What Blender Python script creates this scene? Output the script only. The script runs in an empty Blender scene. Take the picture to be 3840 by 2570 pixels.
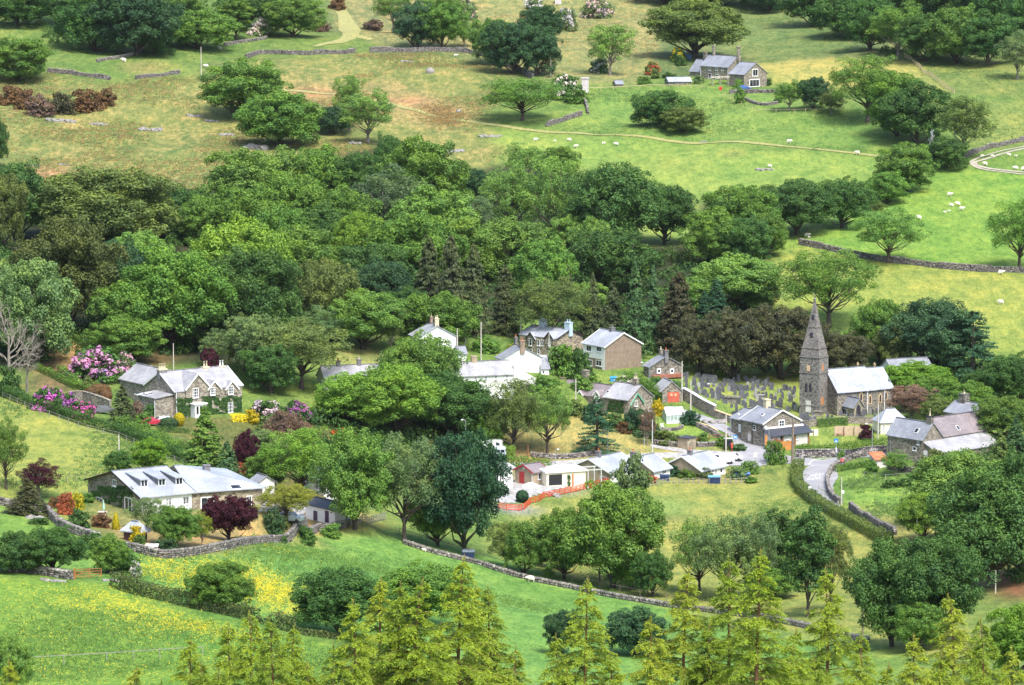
import bpy, bmesh, math, random
import numpy as np
from mathutils import Vector, Matrix
rad = math.radians
random.seed(7); RNG = np.random.default_rng(11)
C = bpy.context.scene.collection
# ------------------------------------------------------------------ camera model (pixels of the 3840 x 2570 photograph)
F, CX, CY, TH, ZC = 14000.0, 1920.0, 1285.0, rad(7.5), 130.0
ST, CT = math.sin(TH), math.cos(TH)
CAM = np.array([0.0, 0.0, ZC])
def ray(px, py):
    a = (px - CX) / F; b = (CY - py) / F
    return np.array([a, CT + b * ST, -ST + b * CT])        # depth 1 along the view axis
def proj(p):
    x, y, z = p[0], p[1], p[2] - ZC
    d = y * CT - z * ST; u = y * ST + z * CT
    return CX + F * x / d, CY - F * u / d
def depth(p): return p[1] * CT - (p[2] - ZC) * ST
def solve_t(p, d, px):                                       # t so that p + t d shows at column px
    k = (px - CX) / F
    D0 = depth(p); dD = d[1] * CT - d[2] * ST
    return (k * D0 - p[0]) / (d[0] - k * dD)
def solve_h(p, py):                                          # h so that p + h z shows at row py
    k = (CY - py) / F; z = p[2] - ZC
    D0 = p[1] * CT - z * ST; U0 = p[1] * ST + z * CT
    return (k * D0 - U0) / (CT + k * ST)
# ------------------------------------------------------------------ terrain: thin plate surface through surveyed points
rows = [(-420, (9.0, 8.6, 8.5, 8.5, 8.8)), (0, (10.8, 10.3, 10, 10, 10.4)), (300, (12.2, 12, 11.9, 12, 12.3)),
        (560, (13.6, 13.35, 13.2, 13.4, 13.6)), (850, (15.6, 15.2, 15, 15, 15.2)), (1150, (18.3, 17.4, 17, 16.8, 16.8)),
        (1400, (19.8, 19.2, 18.5, 18.0, 18.0)), (1700, (22.8, 21.5, 19.8, 19.4, 20)), (1850, (25.3, 23.6, 20.7, 20.4, 21.6)),
        (2050, (28.5, 27, 22.8, 22.5, 24)), (2250, (32, 30.3, 25.5, 25, 27)), (2420, (36, 34, 29, 28.3, 30)),
        (2570, (40, 38, 32.5, 31.5, 33.5)), (2800, (49, 48, 43, 42, 43.5)), (3200, (72, 70, 66, 66, 66))]
cp = []
for py, ss in rows:
    for px, s in zip((0, 960, 1920, 2880, 3840), ss):
        cp.append(CAM + ray(px, py) * (F / s))
for x, y, d in ((0, 90, 30), (0, 0, 2), (-90, 60, 20), (90, 60, 20), (0, -120, -20), (-250, 0, 0), (250, 0, 0)):
    cp.append(np.array([x, y, ZC - d]))
cp = np.array(cp)
SC = 300.0
def tps_phi(r2): return np.where(r2 > 1e-12, 0.5 * r2 * np.log(np.maximum(r2, 1e-12)), 0.0)
n = len(cp); q = cp[:, :2] / SC
K = tps_phi(((q[:, None] - q[None]) ** 2).sum(-1)) + np.eye(n) * 2e-3
Pm = np.c_[np.ones(n), q]
A = np.block([[K, Pm], [Pm.T, np.zeros((3, 3))]])
sol = np.linalg.solve(A, np.r_[cp[:, 2], 0, 0, 0])
def vnoise(x, y, seed=0):                                    # smooth value noise
    xi = np.floor(x).astype(np.int64); yi = np.floor(y).astype(np.int64); fx = x - xi; fy = y - yi
    fx = fx * fx * (3 - 2 * fx); fy = fy * fy * (3 - 2 * fy)
    def h(a, b):
        v = np.sin((a * 127.1 + b * 311.7 + seed * 74.7)) * 43758.5453
        return v - np.floor(v)
    return (h(xi, yi) * (1 - fx) + h(xi + 1, yi) * fx) * (1 - fy) + (h(xi, yi + 1) * (1 - fx) + h(xi + 1, yi + 1) * fx) * fy
def tps(x, y):
    out = np.zeros(len(x))
    for s in range(0, len(x), 20000):
        X = np.c_[x[s:s + 20000], y[s:s + 20000]] / SC
        out[s:s + 20000] = tps_phi(((X[:, None] - q[None]) ** 2).sum(-1)) @ sol[:n] + np.c_[np.ones(len(X)), X] @ sol[n:]
    return out
GX = np.unique(np.r_[np.linspace(-3000, -300, 28), np.arange(-300, -240, 10), np.arange(-240, 240.1, 2.0), np.arange(250, 301, 10), np.linspace(300, 3000, 28)])
GY = np.unique(np.r_[np.linspace(-900, -20, 14), np.arange(-20, 240, 10), np.arange(240, 900, 2.0), np.arange(900, 1700, 4.0), np.arange(1700, 1900, 20), np.linspace(1900, 5000, 24)])
XX, YY = np.meshgrid(GX, GY)
cxx = np.clip(XX.ravel(), -420, 420); cyy = np.clip(YY.ravel(), -150, 1750)
ZZ = tps(cxx, cyy)
ZZ += np.hypot(XX.ravel() - cxx, YY.ravel() - cyy) * 0.16
xr, yr_ = XX.ravel(), YY.ravel()
rough = np.clip((yr_ - 930) / 150, 0, 1)
ZZ += (vnoise(xr / 23, yr_ / 23, 1) - .5) * (0.5 + 1.8 * rough) + (vnoise(xr / 9, yr_ / 9, 2) - .5) * (0.18 + 0.8 * rough)
ZG = ZZ.reshape(XX.shape)
def H(x, y):                                                 # ground height, exactly the mesh's grid
    i = min(max(np.searchsorted(GX, x) - 1, 0), len(GX) - 2); j = min(max(np.searchsorted(GY, y) - 1, 0), len(GY) - 2)
    a = (x - GX[i]) / (GX[i + 1] - GX[i]); b = (y - GY[j]) / (GY[j + 1] - GY[j])
    return float((ZG[j, i] * (1 - a) + ZG[j, i + 1] * a) * (1 - b) + (ZG[j + 1, i] * (1 - a) + ZG[j + 1, i + 1] * a) * b)
def Hv(x, y):                                                # the same for arrays
    i = np.clip(np.searchsorted(GX, x) - 1, 0, len(GX) - 2); j = np.clip(np.searchsorted(GY, y) - 1, 0, len(GY) - 2)
    a = (x - GX[i]) / (GX[i + 1] - GX[i]); b = (y - GY[j]) / (GY[j + 1] - GY[j])
    return (ZG[j, i] * (1 - a) + ZG[j, i + 1] * a) * (1 - b) + (ZG[j + 1, i] * (1 - a) + ZG[j + 1, i + 1] * a) * b
def G(px, py):                                               # the ground point seen at a photograph pixel
    r = ray(px, py); t = 150.0; last = t
    while t < 2600:
        p = CAM + r * t
        if p[2] < H(p[0], p[1]): break
        last = t; t += 14.0
    lo, hi = last, t
    for _ in range(19):
        m = (lo + hi) / 2; p = CAM + r * m
        if p[2] < H(p[0], p[1]): hi = m
        else: lo = m
    p = CAM + r * hi
    return np.array([p[0], p[1], H(p[0], p[1])])
PADS = [((530, 1931), -5, 7, 15, 7), ((720, 1925), 4, 6, 9, 6), ((660, 1570), 3, 6, 12, 6), ((2288, 1813), 2, 4, 6, 4), ((2631, 1798), 1, 4, 6, 4), ((3460, 1742), 0, 5, 11, 5), ((3140, 1559), 0, 5, 12, 6), ((3071, 1558), 0, 2, 4, 4),
        ((2862, 1677), 2, 4, 5, 4), ((2268, 1389), 0, 4, 6, 4), ((2087, 1340), 0, 4, 6, 4), ((2356, 1555), 0, 4, 7, 4), ((2731, 302), 0, 4, 8, 5), ((2790, 330), 3, 3, 6, 5), ((1257, 1970), -1, 3, 5, 4), ((1998, 1822), 0, 3, 6, 4), ((1569, 1350), 3, 3, 6, 5)]
for (px_, py_), ox, oy, r_, fall in PADS:                    # level platforms the buildings stand on
    c_ = G(px_, py_); d_ = np.hypot(XX - c_[0] - ox, YY - c_[1] - oy); w_ = np.clip(1 - (d_ - r_) / fall, 0, 1); w_ = w_ * w_ * (3 - 2 * w_)
    ZG[:] = ZG * (1 - w_) + c_[2] * w_
O = 3840 / 2343.0                                            # survey sheet drawn at 2343 columns
# ------------------------------------------------------------------ tags
def tag(o, label=None, cat=None, group=None, kind=None):
    if label: o['label'] = label
    if cat: o['category'] = cat
    if group: o['group'] = group
    if kind or label: o['kind'] = kind or 'thing'
    return o
def empty(name, loc, rz=0.0):
    o = bpy.data.objects.new(name, None); C.objects.link(o); o.location = tuple(loc); o.rotation_euler = (0, 0, rz)
    o.empty_display_size = .5
    return o
# ------------------------------------------------------------------ materials
MATS = {}
def newmat(name):
    m = bpy.data.materials.new(name); m.use_nodes = True
    return m, m.node_tree, m.node_tree.nodes['Principled BSDF']
def N(nt, t, **kw):
    nd = nt.nodes.new(t)
    for k, v in kw.items(): setattr(nd, k, v)
    return nd
def coords(nt, scale, what='Object'):
    tc = N(nt, 'ShaderNodeTexCoord'); mp = N(nt, 'ShaderNodeMapping'); mp.inputs['Scale'].default_value = scale
    nt.links.new(tc.outputs[what], mp.inputs['Vector']); return mp.outputs['Vector']
def noise(nt, vec, scale, detail=4, rough=.6):
    nd = N(nt, 'ShaderNodeTexNoise'); nd.inputs['Scale'].default_value = scale; nd.inputs['Detail'].default_value = detail
    nd.inputs['Roughness'].default_value = rough
    if vec is not None: nt.links.new(vec, nd.inputs['Vector'])
    return nd.outputs['Fac']
def ramp(nt, fac, stops):
    r = N(nt, 'ShaderNodeValToRGB'); e = r.color_ramp.elements
    while len(e) < len(stops): e.new(.5)
    for k, (p, c) in enumerate(stops): e[k].position = p; e[k].color = (*c, 1) if len(c) == 3 else c
    nt.links.new(fac, r.inputs['Fac']); return r.outputs['Color']
def mixc(nt, a, b, fac, mode='MIX'):
    m = N(nt, 'ShaderNodeMix', data_type='RGBA', blend_type=mode)
    for s, v in ((0, fac), (6, a), (7, b)):
        if isinstance(v, (int, float)): m.inputs[s].default_value = v
        elif isinstance(v, tuple): m.inputs[s].default_value = (*v, 1)
        else: nt.links.new(v, m.inputs[s])
    return m.outputs[2]
def math_(nt, op, a, b=0.0, clamp=False):
    m = N(nt, 'ShaderNodeMath', operation=op); m.use_clamp = clamp
    for s, v in ((0, a), (1, b)):
        if isinstance(v, (int, float)): m.inputs[s].default_value = v
        else: nt.links.new(v, m.inputs[s])
    return m.outputs[0]
def bump(nt, bs, h, strength, dist=.1):
    b = N(nt, 'ShaderNodeBump'); b.inputs['Strength'].default_value = strength; b.inputs['Distance'].default_value = dist
    nt.links.new(h, b.inputs['Height']); nt.links.new(b.outputs['Normal'], bs.inputs['Normal'])
def paint(name, col, rough=.6, var=.12, metal=0.0):
    if name in MATS: return MATS[name]
    m, nt, bs = newmat(name)
    f = noise(nt, coords(nt, (1, 1, 1)), 1.3, 6)
    lo = tuple(c * (1 - var * 1.6) for c in col); hi = tuple(min(1, c * (1 + var)) for c in col)
    nt.links.new(ramp(nt, f, [(.3, lo), (.7, hi)]), bs.inputs['Base Color'])
    bs.inputs['Roughness'].default_value = rough; bs.inputs['Metallic'].default_value = metal
    MATS[name] = m; return m
def stone(name, c1, c2, c3, scale=2.6, mortar=(.30, .28, .24)):
    if name in MATS: return MATS[name]
    m, nt, bs = newmat(name)
    v = coords(nt, (scale, scale, scale * 1.7))
    vo = N(nt, 'ShaderNodeTexVoronoi'); vo.inputs['Scale'].default_value = 1; nt.links.new(v, vo.inputs['Vector'])
    ve = N(nt, 'ShaderNodeTexVoronoi', feature='DISTANCE_TO_EDGE'); ve.inputs['Scale'].default_value = 1; nt.links.new(v, ve.inputs['Vector'])
    sep = N(nt, 'ShaderNodeSeparateColor'); nt.links.new(vo.outputs['Color'], sep.inputs[0])
    col = ramp(nt, sep.outputs[0], [(.1, c1), (.5, c2), (.9, c3)])
    col = mixc(nt, mortar, col, ramp(nt, ve.outputs['Distance'], [(.02, (0, 0, 0)), (.09, (1, 1, 1))]))
    big = noise(nt, coords(nt, (1, 1, 1)), .35, 5)
    col = mixc(nt, col, ramp(nt, big, [(.3, (.55, .55, .55)), (.7, (1.1, 1.08, 1.0))]), .75, 'MULTIPLY')
    nt.links.new(col, bs.inputs['Base Color']); bs.inputs['Roughness'].default_value = .9
    bump(nt, bs, ve.outputs['Distance'], .5, .08)
    MATS[name] = m; return m
def slate(name, col, lichen=(.42, .40, .36), amt=.5, rough=.45):
    if name in MATS: return MATS[name]
    m, nt, bs = newmat(name)
    v = coords(nt, (1, 1, 1))
    br = N(nt, 'ShaderNodeTexBrick'); br.inputs['Scale'].default_value = 3.0; br.inputs['Mortar Size'].default_value = .012
    br.inputs['Color1'].default_value = (*[c * .82 for c in col], 1); br.inputs['Color2'].default_value = (*[min(1, c * 1.15) for c in col], 1)
    br.inputs['Mortar'].default_value = (*[c * .5 for c in col], 1)
    uv = N(nt, 'ShaderNodeUVMap'); nt.links.new(uv.outputs[0], br.inputs['Vector'])
    f = noise(nt, v, .8, 8, .7); f2 = noise(nt, v, 4.5, 4)
    col2 = mixc(nt, br.outputs['Color'], lichen, math_(nt, 'MULTIPLY', ramp(nt, f, [(.52, (0, 0, 0)), (.72, (1, 1, 1))]), amt))
    col2 = mixc(nt, col2, ramp(nt, f2, [(.3, (.72, .73, .75)), (.7, (1.14, 1.12, 1.1))]), 1.0, 'MULTIPLY')
    col2 = mixc(nt, col2, ramp(nt, noise(nt, v, .25, 3), [(.35, (.78, .78, .78)), (.65, (1.1, 1.1, 1.1))]), 1.0, 'MULTIPLY')
    nt.links.new(col2, bs.inputs['Base Color']); bs.inputs['Roughness'].default_value = rough
    MATS[name] = m; return m
def leafmat(name, wet=.0, transl=.22, hue=(1.25, 1.08, .7)):
    if name in MATS: return MATS[name]
    m, nt, bs = newmat(name)
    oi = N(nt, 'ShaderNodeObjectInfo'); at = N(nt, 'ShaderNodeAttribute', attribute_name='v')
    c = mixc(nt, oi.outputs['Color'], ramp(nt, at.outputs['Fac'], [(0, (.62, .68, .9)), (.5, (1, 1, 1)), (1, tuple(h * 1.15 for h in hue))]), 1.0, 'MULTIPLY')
    f = noise(nt, coords(nt, (1, 1, 1)), .35, 3)
    c = mixc(nt, c, ramp(nt, f, [(.3, (.78, .85, .95)), (.7, (1.2, 1.12, .9))]), 1.0, 'MULTIPLY')
    nt.links.new(c, bs.inputs['Base Color']); bs.inputs['Roughness'].default_value = .62
    bs.inputs['Specular IOR Level'].default_value = .25
    tr = N(nt, 'ShaderNodeBsdfTranslucent'); nt.links.new(c, tr.inputs['Color'])
    mx = N(nt, 'ShaderNodeMixShader'); mx.inputs[0].default_value = transl
    nt.links.new(bs.outputs[0], mx.inputs[1]); nt.links.new(tr.outputs[0], mx.inputs[2])
    nt.links.new(mx.outputs[0], nt.nodes['Material Output'].inputs['Surface'])
    MATS[name] = m; return m
def glassmat():
    if 'glass' in MATS: return MATS['glass']
    m, nt, bs = newmat('glass')
    f = noise(nt, coords(nt, (1, 1, 1)), .9, 2)
    nt.links.new(ramp(nt, f, [(.4, (.010, .012, .018)), (.65, (.05, .055, .07))]), bs.inputs['Base Color'])
    bs.inputs['Roughness'].default_value = .12
    MATS['glass'] = m; return m
STONE = stone('rubble_stone', (.10, .085, .07), (.22, .19, .155), (.38, .33, .26))
STONE_D = stone('dark_stone', (.06, .055, .055), (.14, .125, .115), (.27, .24, .21))
STONE_W = stone('warm_stone', (.16, .12, .09), (.33, .27, .18), (.52, .44, .31))
STONE_M = stone('grey_brown_stone', (.14, .12, .10), (.28, .245, .205), (.46, .41, .34))
TOWERST = stone('tower_stone', (.07, .066, .072), (.15, .14, .145), (.26, .24, .24))
DRY = stone('dry_stone', (.07, .06, .065), (.2, .18, .18), (.48, .45, .43), 2.2, (.03, .03, .03))
SLATE = slate('grey_slate', (.28, .295, .335))
SLATE_P = slate('pale_slate', (.40, .43, .485), (.56, .56, .56), .35)
SLATE_V = slate('purple_slate', (.26, .22, .23), (.38, .33, .30), .6)
SLATE_D = slate('dark_slate', (.06, .065, .085), (.1, .1, .1), .2)
SLATE_W = slate('weathered_slate', (.38, .38, .40), (.62, .6, .55), .8)
WHITE = paint('white_render', (.80, .80, .78), .8, .05)
CREAM = paint('cream_paint', (.75, .70, .55), .6, .06)
PEBBLE = paint('brown_pebbledash', (.25, .19, .14), .95, .18)
TANW = paint('tan_pebbledash', (.36, .29, .20), .95, .14)
FRAME = paint('window_white', (.78, .79, .80), .4, .03)
BLACKP = paint('black_paint', (.02, .018, .022), .5, .2)
BROWNB = paint('dark_barge_board', (.035, .022, .02), .6, .2)
GREENB = paint('green_barge_board', (.12, .40, .26), .6, .1)
REDP = paint('red_paint', (.36, .03, .03), .5, .12)
REDF = paint('red_fence_paint', (.62, .07, .025), .6, .2)
ORNG = paint('orange_terracotta', (.52, .16, .06), .7, .15)
CREAMC = paint('cream_chimney', (.60, .52, .36), .8, .12)
GREYC = paint('grey_render', (.17, .165, .175), .85, .2)
BLUEC = paint('pale_blue_render', (.42, .52, .60), .8, .08)
WOODN = paint('new_wood', (.50, .40, .24), .8, .15)
WOODO = paint('old_wood', (.20, .16, .13), .9, .25)
WOODB = paint('brown_fence_wood', (.22, .09, .05), .8, .2)
WOODG = paint('grey_wood', (.30, .28, .25), .9, .2)
PALEST = paint('pale_steel', (.48, .50, .47), .5, .08, .0)
GALV = paint('galvanised_steel', (.38, .42, .46), .4, .08, .4)
BARK = paint('bark', (.085, .065, .055), .95, .35)
BARKL = paint('pale_bark', (.24, .21, .18), .95, .3)
BARKR = paint('reddish_bark', (.20, .10, .055), .95, .3)
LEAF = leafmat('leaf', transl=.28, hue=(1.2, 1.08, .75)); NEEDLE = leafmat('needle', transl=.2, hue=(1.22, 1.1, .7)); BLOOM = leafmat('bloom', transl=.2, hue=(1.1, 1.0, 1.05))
GLASS = glassmat()
# ------------------------------------------------------------------ mesh builder
class M:
    def __init__(s): s.v = []; s.f = []
    def quadbox(s, lo, hi):
        x0, y0, z0 = lo; x1, y1, z1 = hi
        s.hexa([(x0, y0, z0), (x1, y0, z0), (x1, y1, z0), (x0, y1, z0), (x0, y0, z1), (x1, y0, z1), (x1, y1, z1), (x0, y1, z1)])
    def hexa(s, p):
        b = len(s.v); s.v += [tuple(a) for a in p]
        s.f += [tuple(b + i for i in t) for t in ((3, 2, 1, 0), (4, 5, 6, 7), (0, 1, 5, 4), (1, 2, 6, 5), (2, 3, 7, 6), (3, 0, 4, 7))]
    def bar(s, p, q, w, h=None):                              # square bar between two points
        p = Vector(p); q = Vector(q); d = (q - p); h = h or w
        if d.length < 1e-6: return
        d.normalize(); up = Vector((0, 0, 1)) if abs(d.z) < .95 else Vector((0, 1, 0))
        a = d.cross(up).normalized() * (w / 2); b = a.cross(d).normalized() * (h / 2)
        s.hexa([p - a - b, p + a - b, p + a + b, p - a + b, q - a - b, q + a - b, q + a + b, q - a + b])
    def tube(s, pts, rs, k=7, cap=True):
        base = len(s.v); n = len(pts); up0 = Vector((.31, .95, .1))
        for i, p in enumerate(pts):
            p = Vector(p); d = Vector(pts[min(i + 1, n - 1)]) - Vector(pts[max(i - 1, 0)])
            if d.length < 1e-9: d = Vector((0, 0, 1))
            d.normalize(); a = d.cross(up0)
            if a.length < 1e-3: a = d.cross(Vector((1, 0, 0)))
            a.normalize(); b = d.cross(a)
            for j in range(k):
                t = 2 * math.pi * j / k
                s.v.append(tuple(p + (a * math.cos(t) + b * math.sin(t)) * rs[i]))
        for i in range(n - 1):
            for j in range(k):
                s.f.append((base + i * k + j, base + i * k + (j + 1) % k, base + (i + 1) * k + (j + 1) % k, base + (i + 1) * k + j))
        if cap: s.f.append(tuple(base + (n - 1) * k + j for j in range(k))); s.f.append(tuple(base + j for j in reversed(range(k))))
    def lathe(s, prof, c=(0, 0, 0), k=14):
        base = len(s.v)
        for r, z in prof:
            for j in range(k):
                t = 2 * math.pi * j / k; s.v.append((c[0] + r * math.cos(t), c[1] + r * math.sin(t), c[2] + z))
        for i in range(len(prof) - 1):
            for j in range(k): s.f.append((base + i * k + j, base + i * k + (j + 1) % k, base + (i + 1) * k + (j + 1) % k, base + (i + 1) * k + j))
        s.f.append(tuple(base + (len(prof) - 1) * k + j for j in range(k))); s.f.append(tuple(base + j for j in reversed(range(k))))
    def ext(s, poly, d):                                      # polygon (3-D points) pushed along d
        b = len(s.v); k = len(poly); d = Vector(d)
        s.v += [tuple(Vector(p)) for p in poly] + [tuple(Vector(p) + d) for p in poly]
        s.f.append(tuple(b + i for i in reversed(range(k)))); s.f.append(tuple(b + k + i for i in range(k)))
        for i in range(k): s.f.append((b + i, b + (i + 1) % k, b + k + (i + 1) % k, b + k + i))
    def build(s, name, mat, parent=None, loc=None, smooth=False, uv=False, col=None):
        me = bpy.data.meshes.new(name); me.from_pydata(s.v, [], s.f); me.update()
        bm = bmesh.new(); bm.from_mesh(me); bmesh.ops.recalc_face_normals(bm, faces=bm.faces[:]); bm.to_mesh(me); bm.free()
        if uv:
            L = me.uv_layers.new(name='UVMap')
            for p in me.polygons:
                nrm = p.normal; ax = Vector((0, 0, 1)).cross(nrm)
                ax = ax.normalized() if ax.length > 1e-3 else Vector((1, 0, 0)); ay = nrm.cross(ax)
                for li in p.loop_indices:
                    co = me.vertices[me.loops[li].vertex_index].co; L.data[li].uv = (co.dot(ax), co.dot(ay))
        if smooth:
            for p in me.polygons: p.use_smooth = True
        me.materials.append(mat); o = bpy.data.objects.new(name, me); C.objects.link(o)
        if parent: o.parent = parent
        if loc is not None: o.location = tuple(loc)
        if col: o.color = (*col, 1)
        return o
def npmesh(name, V, Q, mat, vals=None, smooth=False):         # fast mesh from numpy quads / triangles
    me = bpy.data.meshes.new(name); V = np.asarray(V, np.float32); Q = np.asarray(Q, np.int32)
    me.vertices.add(len(V)); me.vertices.foreach_set('co', V.ravel())
    k = Q.shape[1]; me.loops.add(Q.size); me.loops.foreach_set('vertex_index', Q.ravel())
    me.polygons.add(len(Q)); me.polygons.foreach_set('loop_start', np.arange(0, Q.size, k, dtype=np.int32))
    me.polygons.foreach_set('loop_total', np.full(len(Q), k, np.int32))
    if smooth: me.polygons.foreach_set('use_smooth', np.ones(len(Q), bool))
    me.update(calc_edges=True); me.validate()
    if vals is not None:
        at = me.attributes.new('v', 'FLOAT', 'POINT'); at.data.foreach_set('value', np.asarray(vals, np.float32))
    me.materials.append(mat)
    return me
def mobj(name, me, parent=None, loc=None, col=None):
    o = bpy.data.objects.new(name, me); C.objects.link(o)
    if parent: o.parent = parent
    if loc is not None: o.location = tuple(loc)
    if col: o.color = (*col, 1)
    return o
# ------------------------------------------------------------------ ground sheet: meadow colours belong to places on the ground
vx, vy, vz = XX.ravel(), YY.ravel(), ZG.ravel()
dd = vy * CT - (vz - ZC) * ST; uu = vy * ST + (vz - ZC) * CT
ok = dd > 5
PX = np.where(ok, CX + F * vx / np.where(ok, dd, 1), -9e3) / O
PY = np.where(ok, CY - F * uu / np.where(ok, dd, 1), -9e3) / O
JX = PX + (vnoise(vx / 5, vy / 5, 5) - .5) * 14; JY = PY + (vnoise(vx / 5, vy / 5, 6) - .5) * 10
def inpoly(poly, X=None, Y=None):
    X = JX if X is None else X; Y = JY if Y is None else Y
    r = np.zeros(len(X), bool); k = len(poly)
    for i in range(k):
        x1, y1 = poly[i]; x2, y2 = poly[(i + 1) % k]
        if y1 == y2: continue
        c = ((y1 > Y) != (y2 > Y)) & (X < (x2 - x1) * (Y - y1) / (y2 - y1) + x1)
        r ^= c
    return r
GC = np.tile(np.array([.105, .20, .034]), (len(vx), 1)); BR = np.zeros(len(vx)); BC = np.zeros(len(vx))
def area(poly, col=None, bracken=None, butter=None):
    m = inpoly(poly)
    if col is not None: GC[m] = col
    if bracken is not None: BR[m] = bracken
    if butter is not None: BC[m] = butter
def blob(x, y, rx, ry, col, amt=1.0, bracken=None):
    w = np.clip(1.35 - np.hypot((JX - x) / rx, (JY - y) / ry), 0, 1) * amt
    GC[:] = GC * (1 - w[:, None]) + np.array(col) * w[:, None]
    if bracken is not None: BR[:] = BR * (1 - w) + bracken * w
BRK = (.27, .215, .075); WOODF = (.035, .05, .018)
far = (vy > 1180); GC[far] = (.09, .15, .04); BR[far] = .25
area([(-300, -300), (2700, -300), (2700, 60), (-300, 60)], (.085, .165, .035), .25)
area([(-200, 20), (560, 60), (900, 90), (820, 130), (430, 150), (-200, 190)], (.10, .19, .035), .25)
area([(760, -60), (1000, -60), (1000, 110), (880, 110), (850, 95), (760, 60)], (.16, .2, .06), .45)
area([(1000, -60), (1530, -60), (1500, 120), (1480, 190), (1240, 190), (1000, 110)], (.17, .22, .06), .48)
area([(-300, 185), (110, 170), (270, 185), (440, 175), (560, 132), (800, 125), (1000, 118), (1190, 172), (1110, 260), (1165, 345), (1060, 410), (520, 440), (-300, 440)], (.14, .20, .045), .50)
area([(640, 180), (900, 190), (1100, 250), (1060, 300), (700, 260)], (.17, .2, .055), .52)
area([(270, 150), (440, 130), (480, 175), (280, 182)], (.13, .22, .04), .2)
area([(1520, -60), (1830, -60), (1960, 120), (1760, 150), (1690, 130), (1540, 60)], (.115, .19, .045), .25)
area([(1690, 150), (1830, 138), (1965, 133), (2085, 138), (2182, 215), (2000, 212), (1760, 196)], (.235, .285, .06), .0)
area([(2090, 135), (2420, 130), (2420, 232), (2185, 216)], (.125, .20, .04), .1)
area([(2180, 232), (2420, 232), (2420, 330), (2220, 340)], (.15, .23, .045), .1)
area([(1290, 215), (1460, 200), (1720, 205), (1910, 255), (2045, 345), (1640, 330), (1250, 295)], (.12, .235, .04), .08)
area([(1150, 296), (1330, 312), (1640, 335), (2040, 362), (1990, 430), (1780, 440), (1580, 570), (1480, 565), (1330, 390), (1120, 330)], (.155, .275, .045), .05)
area([(2420, 395), (2160, 385), (2000, 470), (1780, 560), (1760, 640), (2420, 620)], (.125, .265, .035), .0)
area([(1760, 600), (1830, 560), (2000, 600), (2420, 625), (2420, 840), (2260, 800), (1990, 700), (1740, 720)], (.185, .27, .045), .0)
area([(2230, 350), (2420, 330), (2420, 385), (2240, 385)], (.11, .22, .035), .0)
area([(1480, 565), (1600, 560), (1600, 640), (1500, 640)], (.15, .25, .045), .0)
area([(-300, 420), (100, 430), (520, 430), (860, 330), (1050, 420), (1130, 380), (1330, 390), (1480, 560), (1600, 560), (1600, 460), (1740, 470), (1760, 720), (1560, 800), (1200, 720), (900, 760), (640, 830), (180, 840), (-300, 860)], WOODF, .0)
area([(-60, 575), (35, 575), (35, 610), (-60, 610)], (.15, .26, .045), .0)
area([(750, 775), (860, 800), (925, 822), (890, 850), (760, 850)], (.19, .255, .06), .0)
area([(130, 740), (250, 745), (420, 800), (330, 860), (130, 900), (60, 900)], (.14, .13, .045), .3)
area([(-300, 900), (0, 905), (200, 965), (430, 1070), (340, 1090), (150, 1130), (-300, 1130)], (.18, .265, .045), .04)
area([(300, 950), (620, 960), (700, 1040), (500, 1060)], (.10, .13, .03), .0)
area([(600, 950), (1300, 960), (1140, 1090), (640, 1190), (600, 1060)], (.10, .12, .03), .0)
area([(1240, 940), (1420, 940), (1560, 1010), (1700, 1030), (1700, 1055), (1480, 1050), (1250, 1075), (1200, 1010)], (.215, .255, .065), .0)
area([(1440, 955), (1660, 960), (1690, 1000), (1520, 1005), (1430, 990)], (.15, .27, .04), .0)
area([(1530, 850), (1700, 890), (1680, 960), (1560, 900)], (.12, .22, .04), .0)
area([(1570, 835), (1830, 860), (1840, 960), (1680, 930), (1600, 880)], (.19, .275, .05), .12)
area([(1840, 940), (2010, 920), (2040, 980), (1850, 985)], (.16, .25, .05), .0)
area([(1820, 990), (1900, 985), (2040, 965), (2040, 1010), (1830, 1030)], (.17, .27, .045), .0)
area([(1120, 1210), (1240, 1150), (1480, 1110), (1560, 1095), (1730, 1060), (1812, 1060), (1830, 1120), (2060, 1260), (2240, 1500), (1960, 1500), (1500, 1385), (1130, 1265)], (.20, .265, .05), .02)
area([(1915, 1085), (2080, 1075), (2420, 1100), (2420, 1260), (2120, 1260), (1940, 1150)], (.14, .285, .04), .03)
area([(1950, 1160), (2100, 1180), (2200, 1230), (2080, 1250)], (.21, .26, .06), .1)
area([(-300, 1160), (60, 1150), (280, 1260), (160, 1320), (-300, 1310)], (.115, .25, .035), .02)
area([(170, 1180), (620, 1170), (860, 1170), (860, 1195), (640, 1250), (440, 1275), (300, 1250)], (.235, .215, .065), .25)
area([(210, 1120), (600, 1130), (620, 1190), (330, 1215), (200, 1185)], (.15, .20, .05), .1)
area([(165, 1260), (320, 1255), (450, 1270), (840, 1205), (1050, 1255), (1550, 1390), (1960, 1500), (1400, 1660), (760, 1450), (560, 1420), (240, 1330), (150, 1305)], (.10, .25, .04), .0, .16)
area([(160, 1285), (300, 1262), (560, 1262), (700, 1232), (815, 1222), (800, 1245), (640, 1275), (590, 1310), (720, 1340), (720, 1420), (560, 1400), (330, 1320)], None, None, .52)
area([(560, 1320), (640, 1300), (700, 1340), (720, 1410), (620, 1400)], None, None, .72)
area([(400, 1265), (620, 1270), (560, 1310), (440, 1300)], None, None, .5)
area([(-300, 1305), (240, 1335), (560, 1435), (760, 1470), (900, 1620), (-300, 1700)], (.115, .25, .03), .0, .30)
area([(180, 1340), (330, 1370), (560, 1440), (520, 1470), (300, 1430), (160, 1400)], None, None, .5)
area([(1880, 1440), (2100, 1500), (2050, 1700), (1850, 1700)], (.13, .25, .04), .0, .2)
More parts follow.
